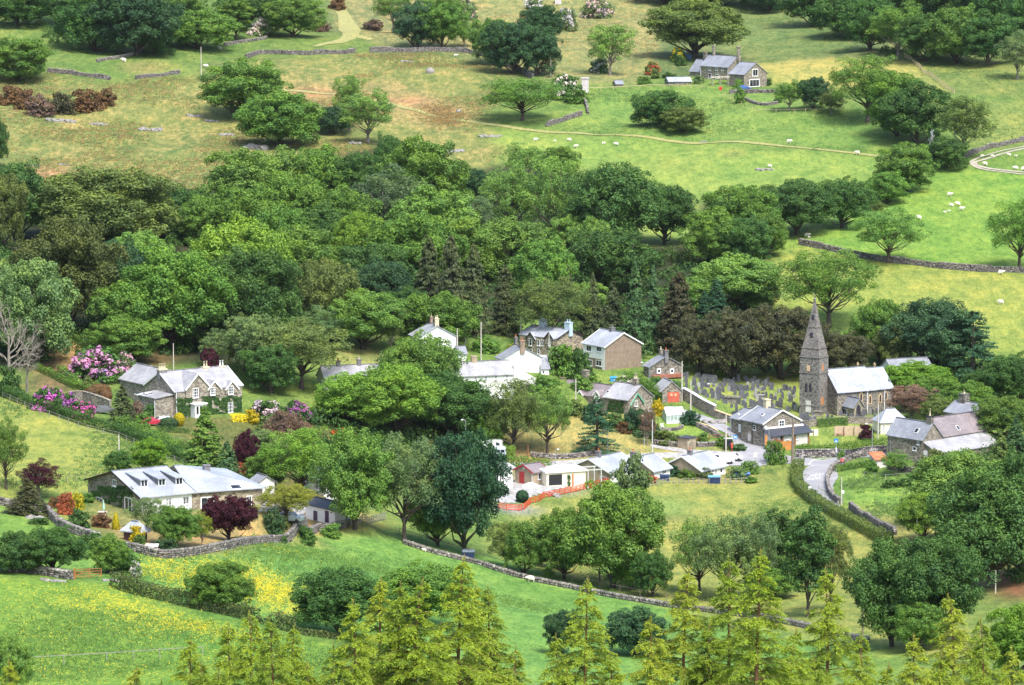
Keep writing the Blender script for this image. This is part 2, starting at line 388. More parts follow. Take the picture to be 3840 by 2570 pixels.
for b in ((1210, 1055, 60, 30, (.30, .25, .08)), (1640, 1090, 120, 22, (.24, .25, .06)), (100, 405, 90, 22, (.30, .14, .08), .8, .8), (330, 155, 60, 12, (.3, .24, .08), .7),
          (700, 215, 70, 10, (.30, .14, .07), .8, .9), (930, 230, 60, 9, (.33, .18, .08), .8, .9), (1010, 250, 60, 8, (.3, .17, .08), .7, .9), (300, 420, 120, 16, (.10, .14, .06), .6), (480, 350, 90, 14, (.1, .19, .04), .6),
          (1680, 352, 24, 7, (.25, .2, .07), .6), (2030, 1010, 12, 10, (.3, .22, .12), .5), (1500, 1190, 60, 8, (.2, .2, .06), .6), (1280, 1200, 50, 14, (.09, .25, .05), .7), (1480, 1160, 110, 26, (.11, .25, .05), .8),
          (1850, 1290, 60, 20, (.11, .22, .05), .5), (2310, 430, 70, 30, (.11, .26, .035), .5), (1880, 640, 60, 60, (.17, .29, .045), .5), (1560, 380, 110, 16, (.18, .27, .05), .5), (2290, 1320, 50, 30, (.16, .05, .035), .9),
          (2330, 1350, 50, 30, (.16, .05, .035), .9), (1180, 1165, 40, 14, (.34, .33, .31), .9), (1130, 1105, 60, 14, (.36, .35, .34), .9), (1270, 1120, 60, 10, (.3, .28, .26), .9), (200, 790, 30, 18, (.36, .26, .07), .9), (165, 815, 30, 14, (.34, .25, .07), .9)):
    blob(*b)
nx, ny = len(GX), len(GY)
def soften(a, it=2):
    a = a.reshape(ny, nx, -1).copy()
    for _ in range(it):
        b = a.copy(); b[1:-1, 1:-1] = (a[1:-1, 1:-1] * 2 + a[:-2, 1:-1] + a[2:, 1:-1] + a[1:-1, :-2] + a[1:-1, 2:]) / 6; a = b
    return a.reshape(ny * nx, -1)
GC = np.clip(GC * np.array([1.12, .93, 1.3]), 0, 1); GC = soften(GC, 3); BR = soften(BR, 4)[:, 0]; BC = soften(BC, 14)[:, 0]
jj, ii = np.meshgrid(np.arange(ny - 1), np.arange(nx - 1), indexing='ij'); k0 = (jj * nx + ii).ravel()
m, nt, bs = newmat('meadow')
ac = N(nt, 'ShaderNodeAttribute', attribute_name='meadow_colour'); ab = N(nt, 'ShaderNodeAttribute', attribute_name='bracken'); ay = N(nt, 'ShaderNodeAttribute', attribute_name='buttercup')
v = coords(nt, (1, .32, .32))
vs = coords(nt, (.8, .4, .4))
f1 = noise(nt, v, .035, 4); f2 = noise(nt, vs, .22, 4, .6); f3 = noise(nt, v, .62, 3, .62); f4 = noise(nt, v, .06, 3, .6); f5 = noise(nt, v, 2.2, 2, .6)
col = mixc(nt, ac.outputs['Color'], ramp(nt, f1, [(.3, (.80, .90, .86)), (.7, (1.2, 1.06, 1.05))]), 1.0, 'MULTIPLY')
col = mixc(nt, col, ramp(nt, f2, [(.3, (.62, .74, .72)), (.5, (1, 1, 1)), (.7, (1.3, 1.13, 1.05))]), .9, 'MULTIPLY')
col = mixc(nt, col, ramp(nt, f3, [(.3, (.62, .72, .68)), (.5, (1, 1, 1)), (.7, (1.32, 1.2, 1.15))]), .8, 'MULTIPLY')
col = mixc(nt, col, ramp(nt, f5, [(.3, (.6, .7, .66)), (.5, (1, 1, 1)), (.7, (1.38, 1.24, 1.2))]), .8, 'MULTIPLY')
brc = ramp(nt, math_(nt, 'ADD', math_(nt, 'MULTIPLY', f3, .5), math_(nt, 'MULTIPLY', f5, .5)), [(.34, (.15, .09, .045)), (.5, (.36, .24, .085)), (.66, (.50, .37, .18))])
brm = math_(nt, 'ADD', math_(nt, 'MULTIPLY', f3, .7), math_(nt, 'ADD', math_(nt, 'MULTIPLY', f2, .6), math_(nt, 'MULTIPLY', f4, .7)))
brw = math_(nt, 'MULTIPLY', math_(nt, 'SUBTRACT', math_(nt, 'ADD', math_(nt, 'MULTIPLY', ab.outputs['Fac'], .55), brm), 1.25), 2.4, True)
col = mixc(nt, col, brc, math_(nt, 'MULTIPLY', brw, math_(nt, 'MULTIPLY', ab.outputs['Fac'], 1.5, True)))
buf = math_(nt, 'ADD', math_(nt, 'MULTIPLY', f3, .8), math_(nt, 'ADD', math_(nt, 'MULTIPLY', f2, .6), math_(nt, 'MULTIPLY', f4, .6)))
buf2 = math_(nt, 'ADD', math_(nt, 'MULTIPLY', f5, .9), math_(nt, 'ADD', math_(nt, 'MULTIPLY', f3, .6), math_(nt, 'MULTIPLY', f2, .5)))
buw = math_(nt, 'MULTIPLY', math_(nt, 'SUBTRACT', math_(nt, 'ADD', math_(nt, 'MULTIPLY', ay.outputs['Fac'], .85), buf2), 1.36), 2.0, True)
col = mixc(nt, col, ramp(nt, f5, [(.35, (.42, .36, .02)), (.65, (.62, .47, .015))]), math_(nt, 'MULTIPLY', buw, math_(nt, 'MULTIPLY', ay.outputs['Fac'], 2.2, True)))
nt.links.new(col, bs.inputs['Base Color']); bs.inputs['Roughness'].default_value = .95; bs.inputs['Specular IOR Level'].default_value = .1
bump(nt, bs, math_(nt, 'ADD', f3, f2), .55, .35)
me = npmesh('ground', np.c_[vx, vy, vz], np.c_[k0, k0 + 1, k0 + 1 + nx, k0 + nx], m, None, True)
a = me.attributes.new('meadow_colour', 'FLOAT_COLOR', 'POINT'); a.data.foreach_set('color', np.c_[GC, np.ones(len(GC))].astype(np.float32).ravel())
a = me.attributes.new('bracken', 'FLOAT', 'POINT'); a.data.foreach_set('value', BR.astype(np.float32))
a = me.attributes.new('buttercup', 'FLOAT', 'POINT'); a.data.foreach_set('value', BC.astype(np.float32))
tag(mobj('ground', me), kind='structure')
# ------------------------------------------------------------------ roads, tracks, yards draped on the ground
ROADM, nt, bs = newmat('asphalt')
f = noise(nt, coords(nt, (1, 1, 1)), .4, 6); g = noise(nt, coords(nt, (1, 1, 1)), 6, 3)
cc = mixc(nt, ramp(nt, f, [(.3, (.24, .24, .26)), (.7, (.34, .335, .345))]), ramp(nt, g, [(.3, (.85, .85, .85)), (.7, (1.12, 1.12, 1.12))]), 1.0, 'MULTIPLY')
nt.links.new(cc, bs.inputs['Base Color']); bs.inputs['Roughness'].default_value = .8
def earth(name, c):
    return paint(name, c, .95, .3)
TRACK = earth('dry_track', (.30, .29, .10)); GRAVEL = earth('pale_gravel', (.36, .35, .34)); DIRT = earth('stony_track', (.38, .34, .27))
def resample(P, step):
    P = [np.array(p, float) for p in P]; out = []
    for a, b in zip(P[:-1], P[1:]):
        k = max(1, int(np.linalg.norm(b[:2] - a[:2]) / step))
        out += [a + (b - a) * i / k for i in range(k)]
    return out + [P[-1]]
def smoothline(P, it=2):
    for _ in range(it):
        Q = [P[0]]
        for a, b in zip(P[:-1], P[1:]): Q += [a * .75 + b * .25, a * .25 + b * .75]
        P = Q + [P[-1]]
    return P
def pixline(pts, step, smooth=True):
    P = [G(*p[:2]) for p in pts]
    return resample(smoothline(P) if smooth else P, step)
def ribbon(name, pts, w, mat, lift=.07, kind='structure', ws=None):
    P = pixline(pts, .8); V = []; Q = []; k = max(4, int(w / .8)); n = len(P)
    for i, p in enumerate(P):
        d = P[min(i + 1, n - 1)][:2] - P[max(i - 1, 0)][:2]; d = d / (np.linalg.norm(d) + 1e-9); nn = np.array([-d[1], d[0]])
        wi = w if ws is None else np.interp(i / (n - 1), np.linspace(0, 1, len(ws)), ws)
        for j in range(k + 1):
            e = p[:2] + nn * wi * (j / k - .5 + (random.uniform(-.02, .02) if j in (0, k) else 0))
            V.append((e[0], e[1], H(e[0], e[1]) + lift))
        if i:
            for j in range(k): b = (i - 1) * (k + 1) + j; Q.append((b, b + 1, b + k + 2, b + k + 1))
    return tag(mobj(name, npmesh(name, V, Q, mat, None, True)), kind=kind)
def yard(name, poly, mat, lift=.06, step=1.0):
    P = [G(*p) for p in poly]; xs = [p[0] for p in P]; ys = [p[1] for p in P]
    gx = np.arange(min(xs), max(xs) + step, step); gy = np.arange(min(ys), max(ys) + step, step)
    X, Y = np.meshgrid(gx, gy); ins = inpoly([(p[0], p[1]) for p in P], X.ravel(), Y.ravel()).reshape(X.shape)
    idx = {}; V = []; Q = []
    for j in range(len(gy) - 1):
        for i in range(len(gx) - 1):
            if ins[j:j + 2, i:i + 2].sum() >= 2:
                q = []
                for (b, a) in ((j, i), (j, i + 1), (j + 1, i + 1), (j + 1, i)):
                    if (b, a) not in idx: idx[(b, a)] = len(V); V.append((gx[a], gy[b], H(gx[a], gy[b]) + lift))
                    q.append(idx[(b, a)])
                Q.append(q)
    return tag(mobj(name, npmesh(name, V, Q, mat, None, True)), kind='structure')
ribbon('road', [(3112, 1915), (3098, 1890), (3060, 1835), (3066, 1785), (3085, 1745), (3150, 1722), (3240, 1712), (3330, 1700)], 5.2, ROADM, .07, ws=(3.8, 4.4, 5.6, 7.5, 5.5, 4))
ribbon('road', [(3060, 1738), (2980, 1728), (2900, 1722), (2830, 1700), (2770, 1640), (2700, 1600), (2640, 1570), (2560, 1545), (2480, 1530), (2400, 1545)], 4.4, ROADM, .078, ws=(6, 6, 8.5, 6, 3.6, 3.2, 3, 2.8, 2.5))
ribbon('lane', [(2900, 1728), (2780, 1712), (2640, 1700), (2520, 1685), (2440, 1672)], 4.0, GRAVEL, .062, ws=(6.5, 6, 3, 1.6))
yard('yard', [(2690, 1710), (2760, 1690), (2900, 1705), (2960, 1730), (2820, 1752), (2700, 1740)], ROADM, .066)
ribbon('lane', [(1330, 1770), (1500, 1760), (1740, 1740), (1900, 1748), (2080, 1740), (2300, 1725), (2500, 1705), (2700, 1712)], 3.6, GRAVEL, .05)
yard('drive', [(1850, 1830), (1930, 1805), (2050, 1822), (2120, 1828), (2000, 1858), (1900, 1890), (1850, 1880)], GRAVEL, .07)
ribbon('track', [(1240, -20), (1280, 40), (1305, 90), (1325, 130), (1270, 160), (1180, 175)], 7, TRACK, .10, ws=(3.5, 4, 5, 8, 5, 2))
ribbon('track', [(1330, 135), (1395, 150)], 4, TRACK, .09)
ribbon('track', [(1060, 338), (1180, 348), (1330, 362), (1460, 388), (1600, 428), (1800, 466), (2000, 490), (2200, 506), (2500, 523), (2800, 538), (3100, 562), (3350, 594)], 2.2, TRACK, .13)
ribbon('track', [(3850, 556), (3760, 578), (3690, 600), (3645, 612), (3680, 628), (3780, 642), (3850, 648)], 1.3, DIRT, .12)
ribbon('track', [(3850, 548), (3750, 568), (3670, 592), (3634, 612), (3670, 634), (3780, 649), (3850, 656)], 1.0, DIRT, .12)
ribbon('path', [(1225, 1900), (1180, 1890), (1100, 1915), (1000, 1920)], 2.5, GRAVEL, .06)
# ------------------------------------------------------------------ foliage prototypes (leaf-sized faces through each crown)
def unit(a): return a / (np.linalg.norm(a, axis=-1, keepdims=True) + 1e-9)
def leaves(P, Nn, size, asp=.62, jit=.55, vv=None):
    """quads at points P roughly facing normals Nn"""
    k = len(P); nn = unit(Nn + RNG.normal(0, jit, (k, 3)))
    t = unit(np.cross(nn, RNG.normal(0, 1, (k, 3)))); b = np.cross(nn, t)
    L = size * RNG.uniform(.65, 1.35, (k, 1)); W = L * asp
    sag = nn * L * .18
    V = np.stack([P - t * L * .5 - sag, P + b * W * .5 + sag * .4, P + t * L * .5 - sag, P - b * W * .5 + sag * .4], 1).reshape(-1, 3)
    Q = np.arange(4 * k).reshape(k, 4)
    v = RNG.uniform(0, 1, k) if vv is None else vv
    return V, Q, np.repeat(v, 4)
def join(parts):
    V = []; Q = []; A = []; o = 0
    for v, q, a in parts: V.append(v); Q.append(q + o); A.append(a); o += len(v)
    return np.concatenate(V), np.concatenate(Q), np.concatenate(A)
def fib(k):
    i = np.arange(k) + .5; ph = np.arccos(1 - 2 * i / k); th = np.pi * (1 + 5 ** .5) * i
    return np.c_[np.cos(th) * np.sin(ph), np.sin(th) * np.sin(ph), np.cos(ph)]
def lobes_crown(R, hz, zc, nl, rl, per, size, flat=.75, gap=.1, low=-.75, sub=5, asp=.62, jit=.5, fill=.5, skirt=.6):
    """crown of lumpy lobes; returns leaf mesh arrays and the lobe centres"""
    d = fib(nl) + RNG.normal(0, .16, (nl, 3)); d = unit(d); d = d[d[:, 2] > low]
    d = d[RNG.uniform(0, 1, len(d)) > gap]
    rr = RNG.uniform(.55, .86, (len(d), 1))
    hr = np.linalg.norm(d[:, :2], axis=1); want = np.where(d[:, 2] < 0, (1 - skirt) * hr + skirt * (1 - .3 * np.abs(d[:, 2])), hr); d[:, :2] *= (want / np.maximum(hr, .05))[:, None]
    c = d * np.array([R, R, hz]) * rr + np.array([0, 0, zc])
    inner = unit(RNG.normal(0, 1, (max(4, nl // 4), 3))) * np.array([R, R, hz]) * .36 + np.array([0, 0, zc])
    parts = []
    for k, cc in enumerate(np.concatenate([c, inner])):
        r = rl * RNG.uniform(.72, 1.25) * (1 if k < len(c) else 1.1); tone = RNG.normal(0, .13)
        sc = unit(fib(sub * 3)[RNG.choice(sub * 3, sub, False)] + RNG.normal(0, .2, (sub, 3)))
        m = int(per * (r / rl) ** 2); per_s = max(4, m // sub)
        for s_ in sc:                                         # little sub-clumps make the lobe's edge uneven
            if s_[2] < -.55: continue
            cen = cc + s_ * r * np.array([1, 1, flat]) * .62
            dirs = unit(RNG.normal(0, 1, (per_s, 3)) + s_ * .55 + np.array([0, 0, .25]))
            rad_ = r * .5 * RNG.uniform(.55, 1.08, (per_s, 1))
            P = cen + dirs * rad_ * np.array([1, 1, flat])
            up = dirs + np.array([0, 0, .35])
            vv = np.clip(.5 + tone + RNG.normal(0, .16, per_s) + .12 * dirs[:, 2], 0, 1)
            parts.append(leaves(P, up, size, asp, jit, vv))
    V, Q, A = join(parts)
    return V, Q, A, c
def limbs(mt, lob, h0, rt, R, n=9, k=6, lean=(0, 0)):
    """tapered trunk forking into limbs that reach the lobes"""
    lob = np.asarray(lob); order = RNG.permutation(len(lob))[:n]
    top = lob[:, 2].mean()
    tr = [(0, 0, -1.0), (0, 0, .15), (lean[0] * .3, lean[1] * .3, h0 * .5), (lean[0], lean[1], h0), (lean[0] * 1.3 + RNG.normal(0, .2), lean[1] * 1.3 + RNG.normal(0, .2), h0 + (top - h0) * .9)]
    mt.tube(tr, [rt * 1.5, rt * 1.15, rt * .85, rt * .7, rt * .22], k + 2)
    for o in order:
        e = lob[o]; z0 = h0 * RNG.uniform(.75, 1.0) + max(0, (e[2] - h0)) * RNG.uniform(.0, .35)
        f = min(1, z0 / max(h0, .1)); s = np.array([lean[0] * f, lean[1] * f, z0]); mid = s * .45 + e * .55 + np.array([0, 0, -.06 * R]) + RNG.normal(0, .04 * R, 3)
        mt.tube([s, s * .7 + mid * .3 + (0, 0, .03 * R), mid, e], [rt * .45, rt * .36, rt * .22, rt * .07], k)
PRO = {}                                                      # kind -> list of (crown mesh, trunk mesh, width, height)
def tree_proto(kind, R, hc, h0, rt, nl, rl, per, size, nlimb=9, trunkmat=BARK, mat=LEAF, lean=(0, 0), low=-.75, **kw):
    zc = h0 * .82 + hc / 2
    V, Q, A, lob = lobes_crown(R - rl * .45, hc / 2 - rl * .3, zc, nl, rl, per, size, low=low, **kw)
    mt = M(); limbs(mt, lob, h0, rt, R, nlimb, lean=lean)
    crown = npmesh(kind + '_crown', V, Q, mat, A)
    o = mt.build('trunk', trunkmat, smooth=True); tm = o.data; bpy.data.objects.remove(o)
    w = np.percentile(np.abs(V[:, 0]), 98.5) + np.percentile(np.abs(V[:, 1]), 98.5)
    PRO.setdefault(kind, []).append((crown, tm, float(w) / (1.12 if kind in ('oak', 'dome', 'fine', 'yew') else 1.04), float(np.percentile(V[:, 2], 99.6))))
for s in range(4): tree_proto('oak', 5.5, 10.6, 1.0, .32, 80, 1.3, 520, .235, 10, gap=.05, flat=.95, low=-.85, skirt=.75)
for s in range(3): tree_proto('dome', 5.5, 9.8, .2, .30, 84, 1.25, 500, .225, 8, gap=.02, flat=1.0, low=-.8, skirt=.95)
for s in range(3): tree_proto('ash', 4.6, 10.6, 1.9, .22, 60, 1.1, 300, .24, 16, gap=.16, asp=.5, jit=.8, trunkmat=BARKL, low=-.85, skirt=.5, flat=1.0)
for s in range(4): tree_proto('fine', 5.5, 9.8, 1.2, .36, 96, 1.25, 600, .21, 16, gap=.08, sub=7, flat=.9, low=-.85, skirt=.7)
for s in range(3): tree_proto('open', 5.2, 9.8, 1.9, .24, 70, 1.1, 360, .215, 24, gap=.2, sub=6, asp=.5, jit=.8, low=-.8, skirt=.45, flat=.95)
for s in range(2): tree_proto('yew', 5.5, 9.4, .3, .5, 84, 1.3, 420, .30, 6, flat=.75, gap=.03, asp=.4, jit=.6, mat=NEEDLE, low=-.85, skirt=1.0)
for s in range(2): tree_proto('pillar', 3.0, 12.2, 1.0, .22, 60, 1.0, 400, .24, 10, gap=.06, flat=.95, low=-.9, skirt=.8)
def bush_proto(kind, R, hc, nl, rl, per, size, n, mat=LEAF, **kw):
    for s in range(n):
        V, Q, A, lob = lobes_crown(R - rl * .4, hc - rl * .5, .1, nl, rl, per, size, low=-.12, **kw)
        V = V[:]; V[:, 2] = np.maximum(V[:, 2], -.25)
        PRO.setdefault(kind, []).append((npmesh(kind, V, Q, mat, A), None, float(np.percentile(np.abs(V[:, 0]), 98.5) * 2), float(np.percentile(V[:, 2], 99.5))))
bush_proto('shrub', 2.0, 2.6, 40, .75, 150, .24, 3, gap=.06)
bush_proto('bloom', 2.05, 2.65, 60, .55, 60, .22, 2, mat=BLOOM, gap=.15, jit=.3)
# smooth clipped topiary
def topiary_proto(kind, prof, n, size):
    zs = np.array([p[1] for p in prof]); rs = np.array([p[0] for p in prof])
    z = RNG.uniform(0, zs[-1], n * 3); r = np.interp(z, zs, rs); keep = RNG.uniform(0, rs.max(), n * 3) < r + .1; z, r = z[keep], r[keep]
    th = RNG.uniform(0, 2 * np.pi, len(z)); r = r * RNG.uniform(.9, 1.03, len(z))
    P = np.c_[r * np.cos(th), r * np.sin(th), z]; slope = np.gradient(rs, zs); nz = -np.interp(z, zs, slope)
    V, Q, A = leaves(P, np.c_[np.cos(th), np.sin(th), nz], size, .7, .35)
    PRO.setdefault(kind, []).append((npmesh(kind, V, Q, LEAF, A), None, float(rs.max() * 2), float(zs[-1])))
topiary_proto('egg', [(.35, 0), (.8, .5), (1.0, 1.3), (.9, 2.1), (.6, 2.7), (.05, 3.0)], 1500, .2)
topiary_proto('cone', [(.6, 0), (.72, .5), (.6, 1.5), (.35, 2.5), (.04, 3.2)], 1500, .2)
topiary_proto('ball', [(.7, 0), (1, .4), (1.0, .9), (.75, 1.4), (.1, 1.7)], 1500, .2)
# mid-distance conifers
def conifer_proto(kind, R, h, nlay, per, size, shape=.85, z0=.06, mat=NEEDLE, trunkmat=BARK, droop=.35):
    parts = []; mt = M(); mt.tube([(0, 0, -1), (0, 0, h * .5), (0, 0, h * .99)], [.34, .2, .02], 6)
    for i in range(nlay):
        t = z0 + (1 - z0) * ((i + RNG.uniform(0, 1)) / nlay); rad_ = R * (1 - t) ** shape * RNG.uniform(.72, 1.12) + .12
        th = RNG.uniform(0, 2 * np.pi); k = max(6, int(per * (.25 + rad_ / R)))
        s = RNG.uniform(.15, 1.0, k) ** .7; ang = th + RNG.normal(0, .22, k) * (1.1 - .5 * s)
        P = np.c_[np.cos(ang) * rad_ * s, np.sin(ang) * rad_ * s, h * t - droop * rad_ * s ** 1.5 + RNG.normal(0, .1, k)]
        nn = np.c_[np.cos(ang) * .5, np.sin(ang) * .5, np.full(k, .75)]
        parts.append(leaves(P, nn, size, .42, .5, np.clip(.5 + RNG.normal(0, .1) + RNG.normal(0, .15, k) + .2 * (s - .6), 0, 1)))
        if i % 3 == 0: mt.bar((0, 0, h * t), (math.cos(th) * rad_ * .8, math.sin(th) * rad_ * .8, h * t - droop * rad_ * .7), .06)
    V, Q, A = join(parts); o = mt.build('trunk', trunkmat); tm = o.data; bpy.data.objects.remove(o)
    PRO.setdefault(kind, []).append((npmesh(kind + '_crown', V, Q, mat, A), tm, float(np.percentile(np.abs(V[:, :2]), 99.3) * 2), h))
for s in range(2): conifer_proto('spruce', 3.0, 12.0, 170, 46, .42)
for s in range(2): conifer_proto('cypress', 3.0, 10.5, 260, 44, .36, shape=.55, z0=.0, droop=.1)
conifer_proto('cedar', 4.6, 12, 90, 95, .36, shape=.62, droop=.12)
# foreground hemlock spruces: whorls of arching branches hung with drooping needle sprays
def hemlock_proto(h, R, lean, nb):
    parts = []; mt = M(); top = np.array([lean[0], lean[1], h])
    def stem(t):
        w = np.array([lean[0] * t ** 6, lean[1] * t ** 6, h * t]); return w + np.array([.1 * math.sin(t * 9), .08 * math.cos(t * 7), 0]) * (1 - t)
    mt.tube([stem(t) if t >= 0 else (0, 0, -1) for t in (-1, 0, .2, .4, .6, .75, .86, .93, .97, 1.0)], [.2, .17, .14, .115, .085, .06, .042, .03, .022, .008], 6)
    def spray(p, d, ln, m):                                   # needle tufts along a twig
        s = np.linspace(.08, 1, m)[:, None]; P = p + d * ln * s + RNG.normal(0, .02, (m, 3)) + np.array([0, 0, -1]) * (ln * s) ** 2 * .25
        sd = unit(np.cross(d + RNG.normal(0, .35, (m, 3)), np.array([0, 0, 1.0]))) * RNG.choice([-1, 1], (m, 1))
        t = unit(d * .8 + sd * .75 + RNG.normal(0, .22, (m, 3))); nn = unit(np.cross(t, sd) + np.array([0, 0, .8])); b = unit(np.cross(nn, t))
        L = RNG.uniform(.08, .18, (m, 1)); W = L * .32
        V = np.stack([P, P + t * L * .5 + b * W * .5, P + t * L, P + t * L * .5 - b * W * .5], 1).reshape(-1, 3)
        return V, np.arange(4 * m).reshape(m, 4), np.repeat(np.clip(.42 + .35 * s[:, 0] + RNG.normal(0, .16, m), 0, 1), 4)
    parts.append(spray(stem(.93), unit(stem(1.0) - stem(.93)), np.linalg.norm(stem(1.0) - stem(.93)) * 1.03, 40))
    for i in range(nb):
        t = 1 - .03 - .93 * ((i + RNG.uniform(0, 1)) / nb) ** 1.15
        ln = min(R * 1.2, .12 + R * 1.7 * (1 - t) ** 1.12 * RNG.uniform(.62, 1.15)) ; th = RNG.uniform(0, 2 * np.pi); s0 = stem(t)
        out = np.array([math.cos(th), math.sin(th), 0]); rise = RNG.uniform(.12, .5); sagk = RNG.uniform(.28, .5)
        q = [s0 + out * ln * u + np.array([0, 0, rise * ln * u - sagk * ln * u ** 2]) for u in (0, .25, .5, .75, 1.0)]
        mt.tube(q, [.03 * ln / R + .008, .02 * ln / R + .007, .012, .009, .004], 4, False)
        k = max(3, int(ln * 15))
        for u in np.linspace(.12, 1, k):
            a = min(3, int(u * 4)); fr = u * 4 - a; p = q[a] * (1 - fr) + q[a + 1] * fr; d = unit(q[a + 1] - q[a])
            side = unit(np.cross(d, [0, 0, 1.0])) * RNG.choice([-1, 1])
            dd_ = unit(d * RNG.uniform(.5, 1) + side * RNG.uniform(.35, 1) + np.array([0, 0, RNG.uniform(-.75, .1)]))
            parts.append(spray(p, dd_, RNG.uniform(.25, .6) * (1.15 - .45 * u) * min(1, ln + .3), 16))
        parts.append(spray(q[3], unit(q[4] - q[3]), np.linalg.norm(q[4] - q[3]) * 1.25, 12))
    V, Q, A = join(parts); o = mt.build('trunk', BARKR, smooth=True); tm = o.data; bpy.data.objects.remove(o)
    PRO.setdefault('hemlock', []).append((npmesh('hemlock_crown', V, Q, NEEDLE, A), tm, float(np.percentile(np.abs(V[:, :2]), 99) * 2), h))
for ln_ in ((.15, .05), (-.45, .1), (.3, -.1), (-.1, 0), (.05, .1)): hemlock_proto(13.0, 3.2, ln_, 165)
# bare dead tree
def bare_proto():
    mt = M(); tw = M()
    mt.tube([(0, 0, -1), (0, 0, 2), (.2, .1, 4.5), (.3, .1, 7)], [.34, .28, .2, .1], 8)
    def grow(p, d, l, r, lev):
        if lev == 0 or l < .25: return
        e = p + d * l; mid = p + d * l * .5 + RNG.normal(0, .06 * l, 3)
        (mt if lev > 3 else tw).tube([p, mid, e], [r, r * .75, r * .5], 5 if lev > 3 else 3, False)
        for _ in range(3 if lev > 1 else 4):
            nd = unit(d + RNG.normal(0, .48, 3) + np.array([0, 0, .12])); grow(p + d * l * RNG.uniform(.45, 1), nd, l * RNG.uniform(.58, .8), r * .52, lev - 1)
    for z in np.linspace(2.6, 7, 9):
        th = RNG.uniform(0, 6.28); grow(np.array([.05 * z, .02 * z, z]), unit(np.array([math.cos(th), math.sin(th), .75])), 2.3, .12, 5)
    o1 = mt.build('trunk', BARKL); o2 = tw.build('twigs', BARKL); a, b = o1.data, o2.data
    bpy.data.objects.remove(o1); bpy.data.objects.remove(o2); PRO['bare'] = [(b, a, 8.0, 11.0)]
bare_proto()
# ------------------------------------------------------------------ planting
CNT = {}
GAIN = 1.85
COL = dict(g=(.074, .142, .027), d=(.042, .092, .024), b=(.031, .072, .031), y=(.098, .176, .026), l=(.094, .170, .038), o=(.080, .115, .032),
           r=(.085, .135, .052), k=(.022, .060, .030), m=(.035, .008, .016), n=(.040, .043, .021), c=(.048, .064, .028), e=(.035, .075, .030), w=(.60, .58, .52),
           v=(.17, .33, .04), q=(.50, .42, .02), h=(.058, .078, .024), j=(.12, .14, .02), p=(.10, .06, .03), u=(.075, .118, .050), t=(.20, .06, .03), z=(.11, .075, .06))
def plant(kind, name, bx, by, ty, w, col, label, cat='tree', group=None, bloom=None, sink=.0, scale=O, rot=None, stretch=1.0):
    """stand a plant at a ground pixel, tall enough to reach row ty and w columns wide"""
    p = G(bx * scale, by * scale); h = max(.3, solve_h(p, ty * scale)); wid = w * scale * depth(p) / F
    k = CNT.get(kind, 0); CNT[kind] = k + 1; cm, tm, pw, ph = PRO[kind][k % len(PRO[kind])]
    if not sink: sink = {'oak': .15, 'dome': .13, 'fine': .09, 'yew': .12}.get(kind, 0) * h
    rz = RNG.uniform(0, 6.28) if rot is None else rot; sx = wid / pw; sz = (h + sink) / ph
    c = COL[col] if isinstance(col, str) else col; jt = RNG.uniform(.88, 1.12); c = tuple(min(.85, x * jt * (GAIN if max(c) < .3 else 1)) * RNG.uniform(.95, 1.05) for x in c)
    if tm is None and bloom is None:
        o = mobj(name, cm, None, (p[0], p[1], p[2] - sink), c); o.scale = (sx, sx, sz); o.rotation_euler = (0, 0, rz)
        return tag(o, label, cat, group)
    root = empty(name, (p[0], p[1], p[2] - sink), rz)
    nm = 'foliage' if tm is None else ('twigs' if kind == 'bare' else 'crown')
    o = mobj(nm, cm, root, None, c); o.scale = (sx, sx, sz)
    if tm is not None:
        t = mobj('trunk', tm, root); t.scale = (sx, sx, sz)
    if bloom is not None:
        bm_, _, bw, bh = PRO['bloom'][k % 2]; q = mobj('blossom', bm_, root, None, bloom); q.scale = (wid / bw * 1.01, wid / bw * 1.01, h / bh * 1.01)
    tag(root, label, cat, group); return root
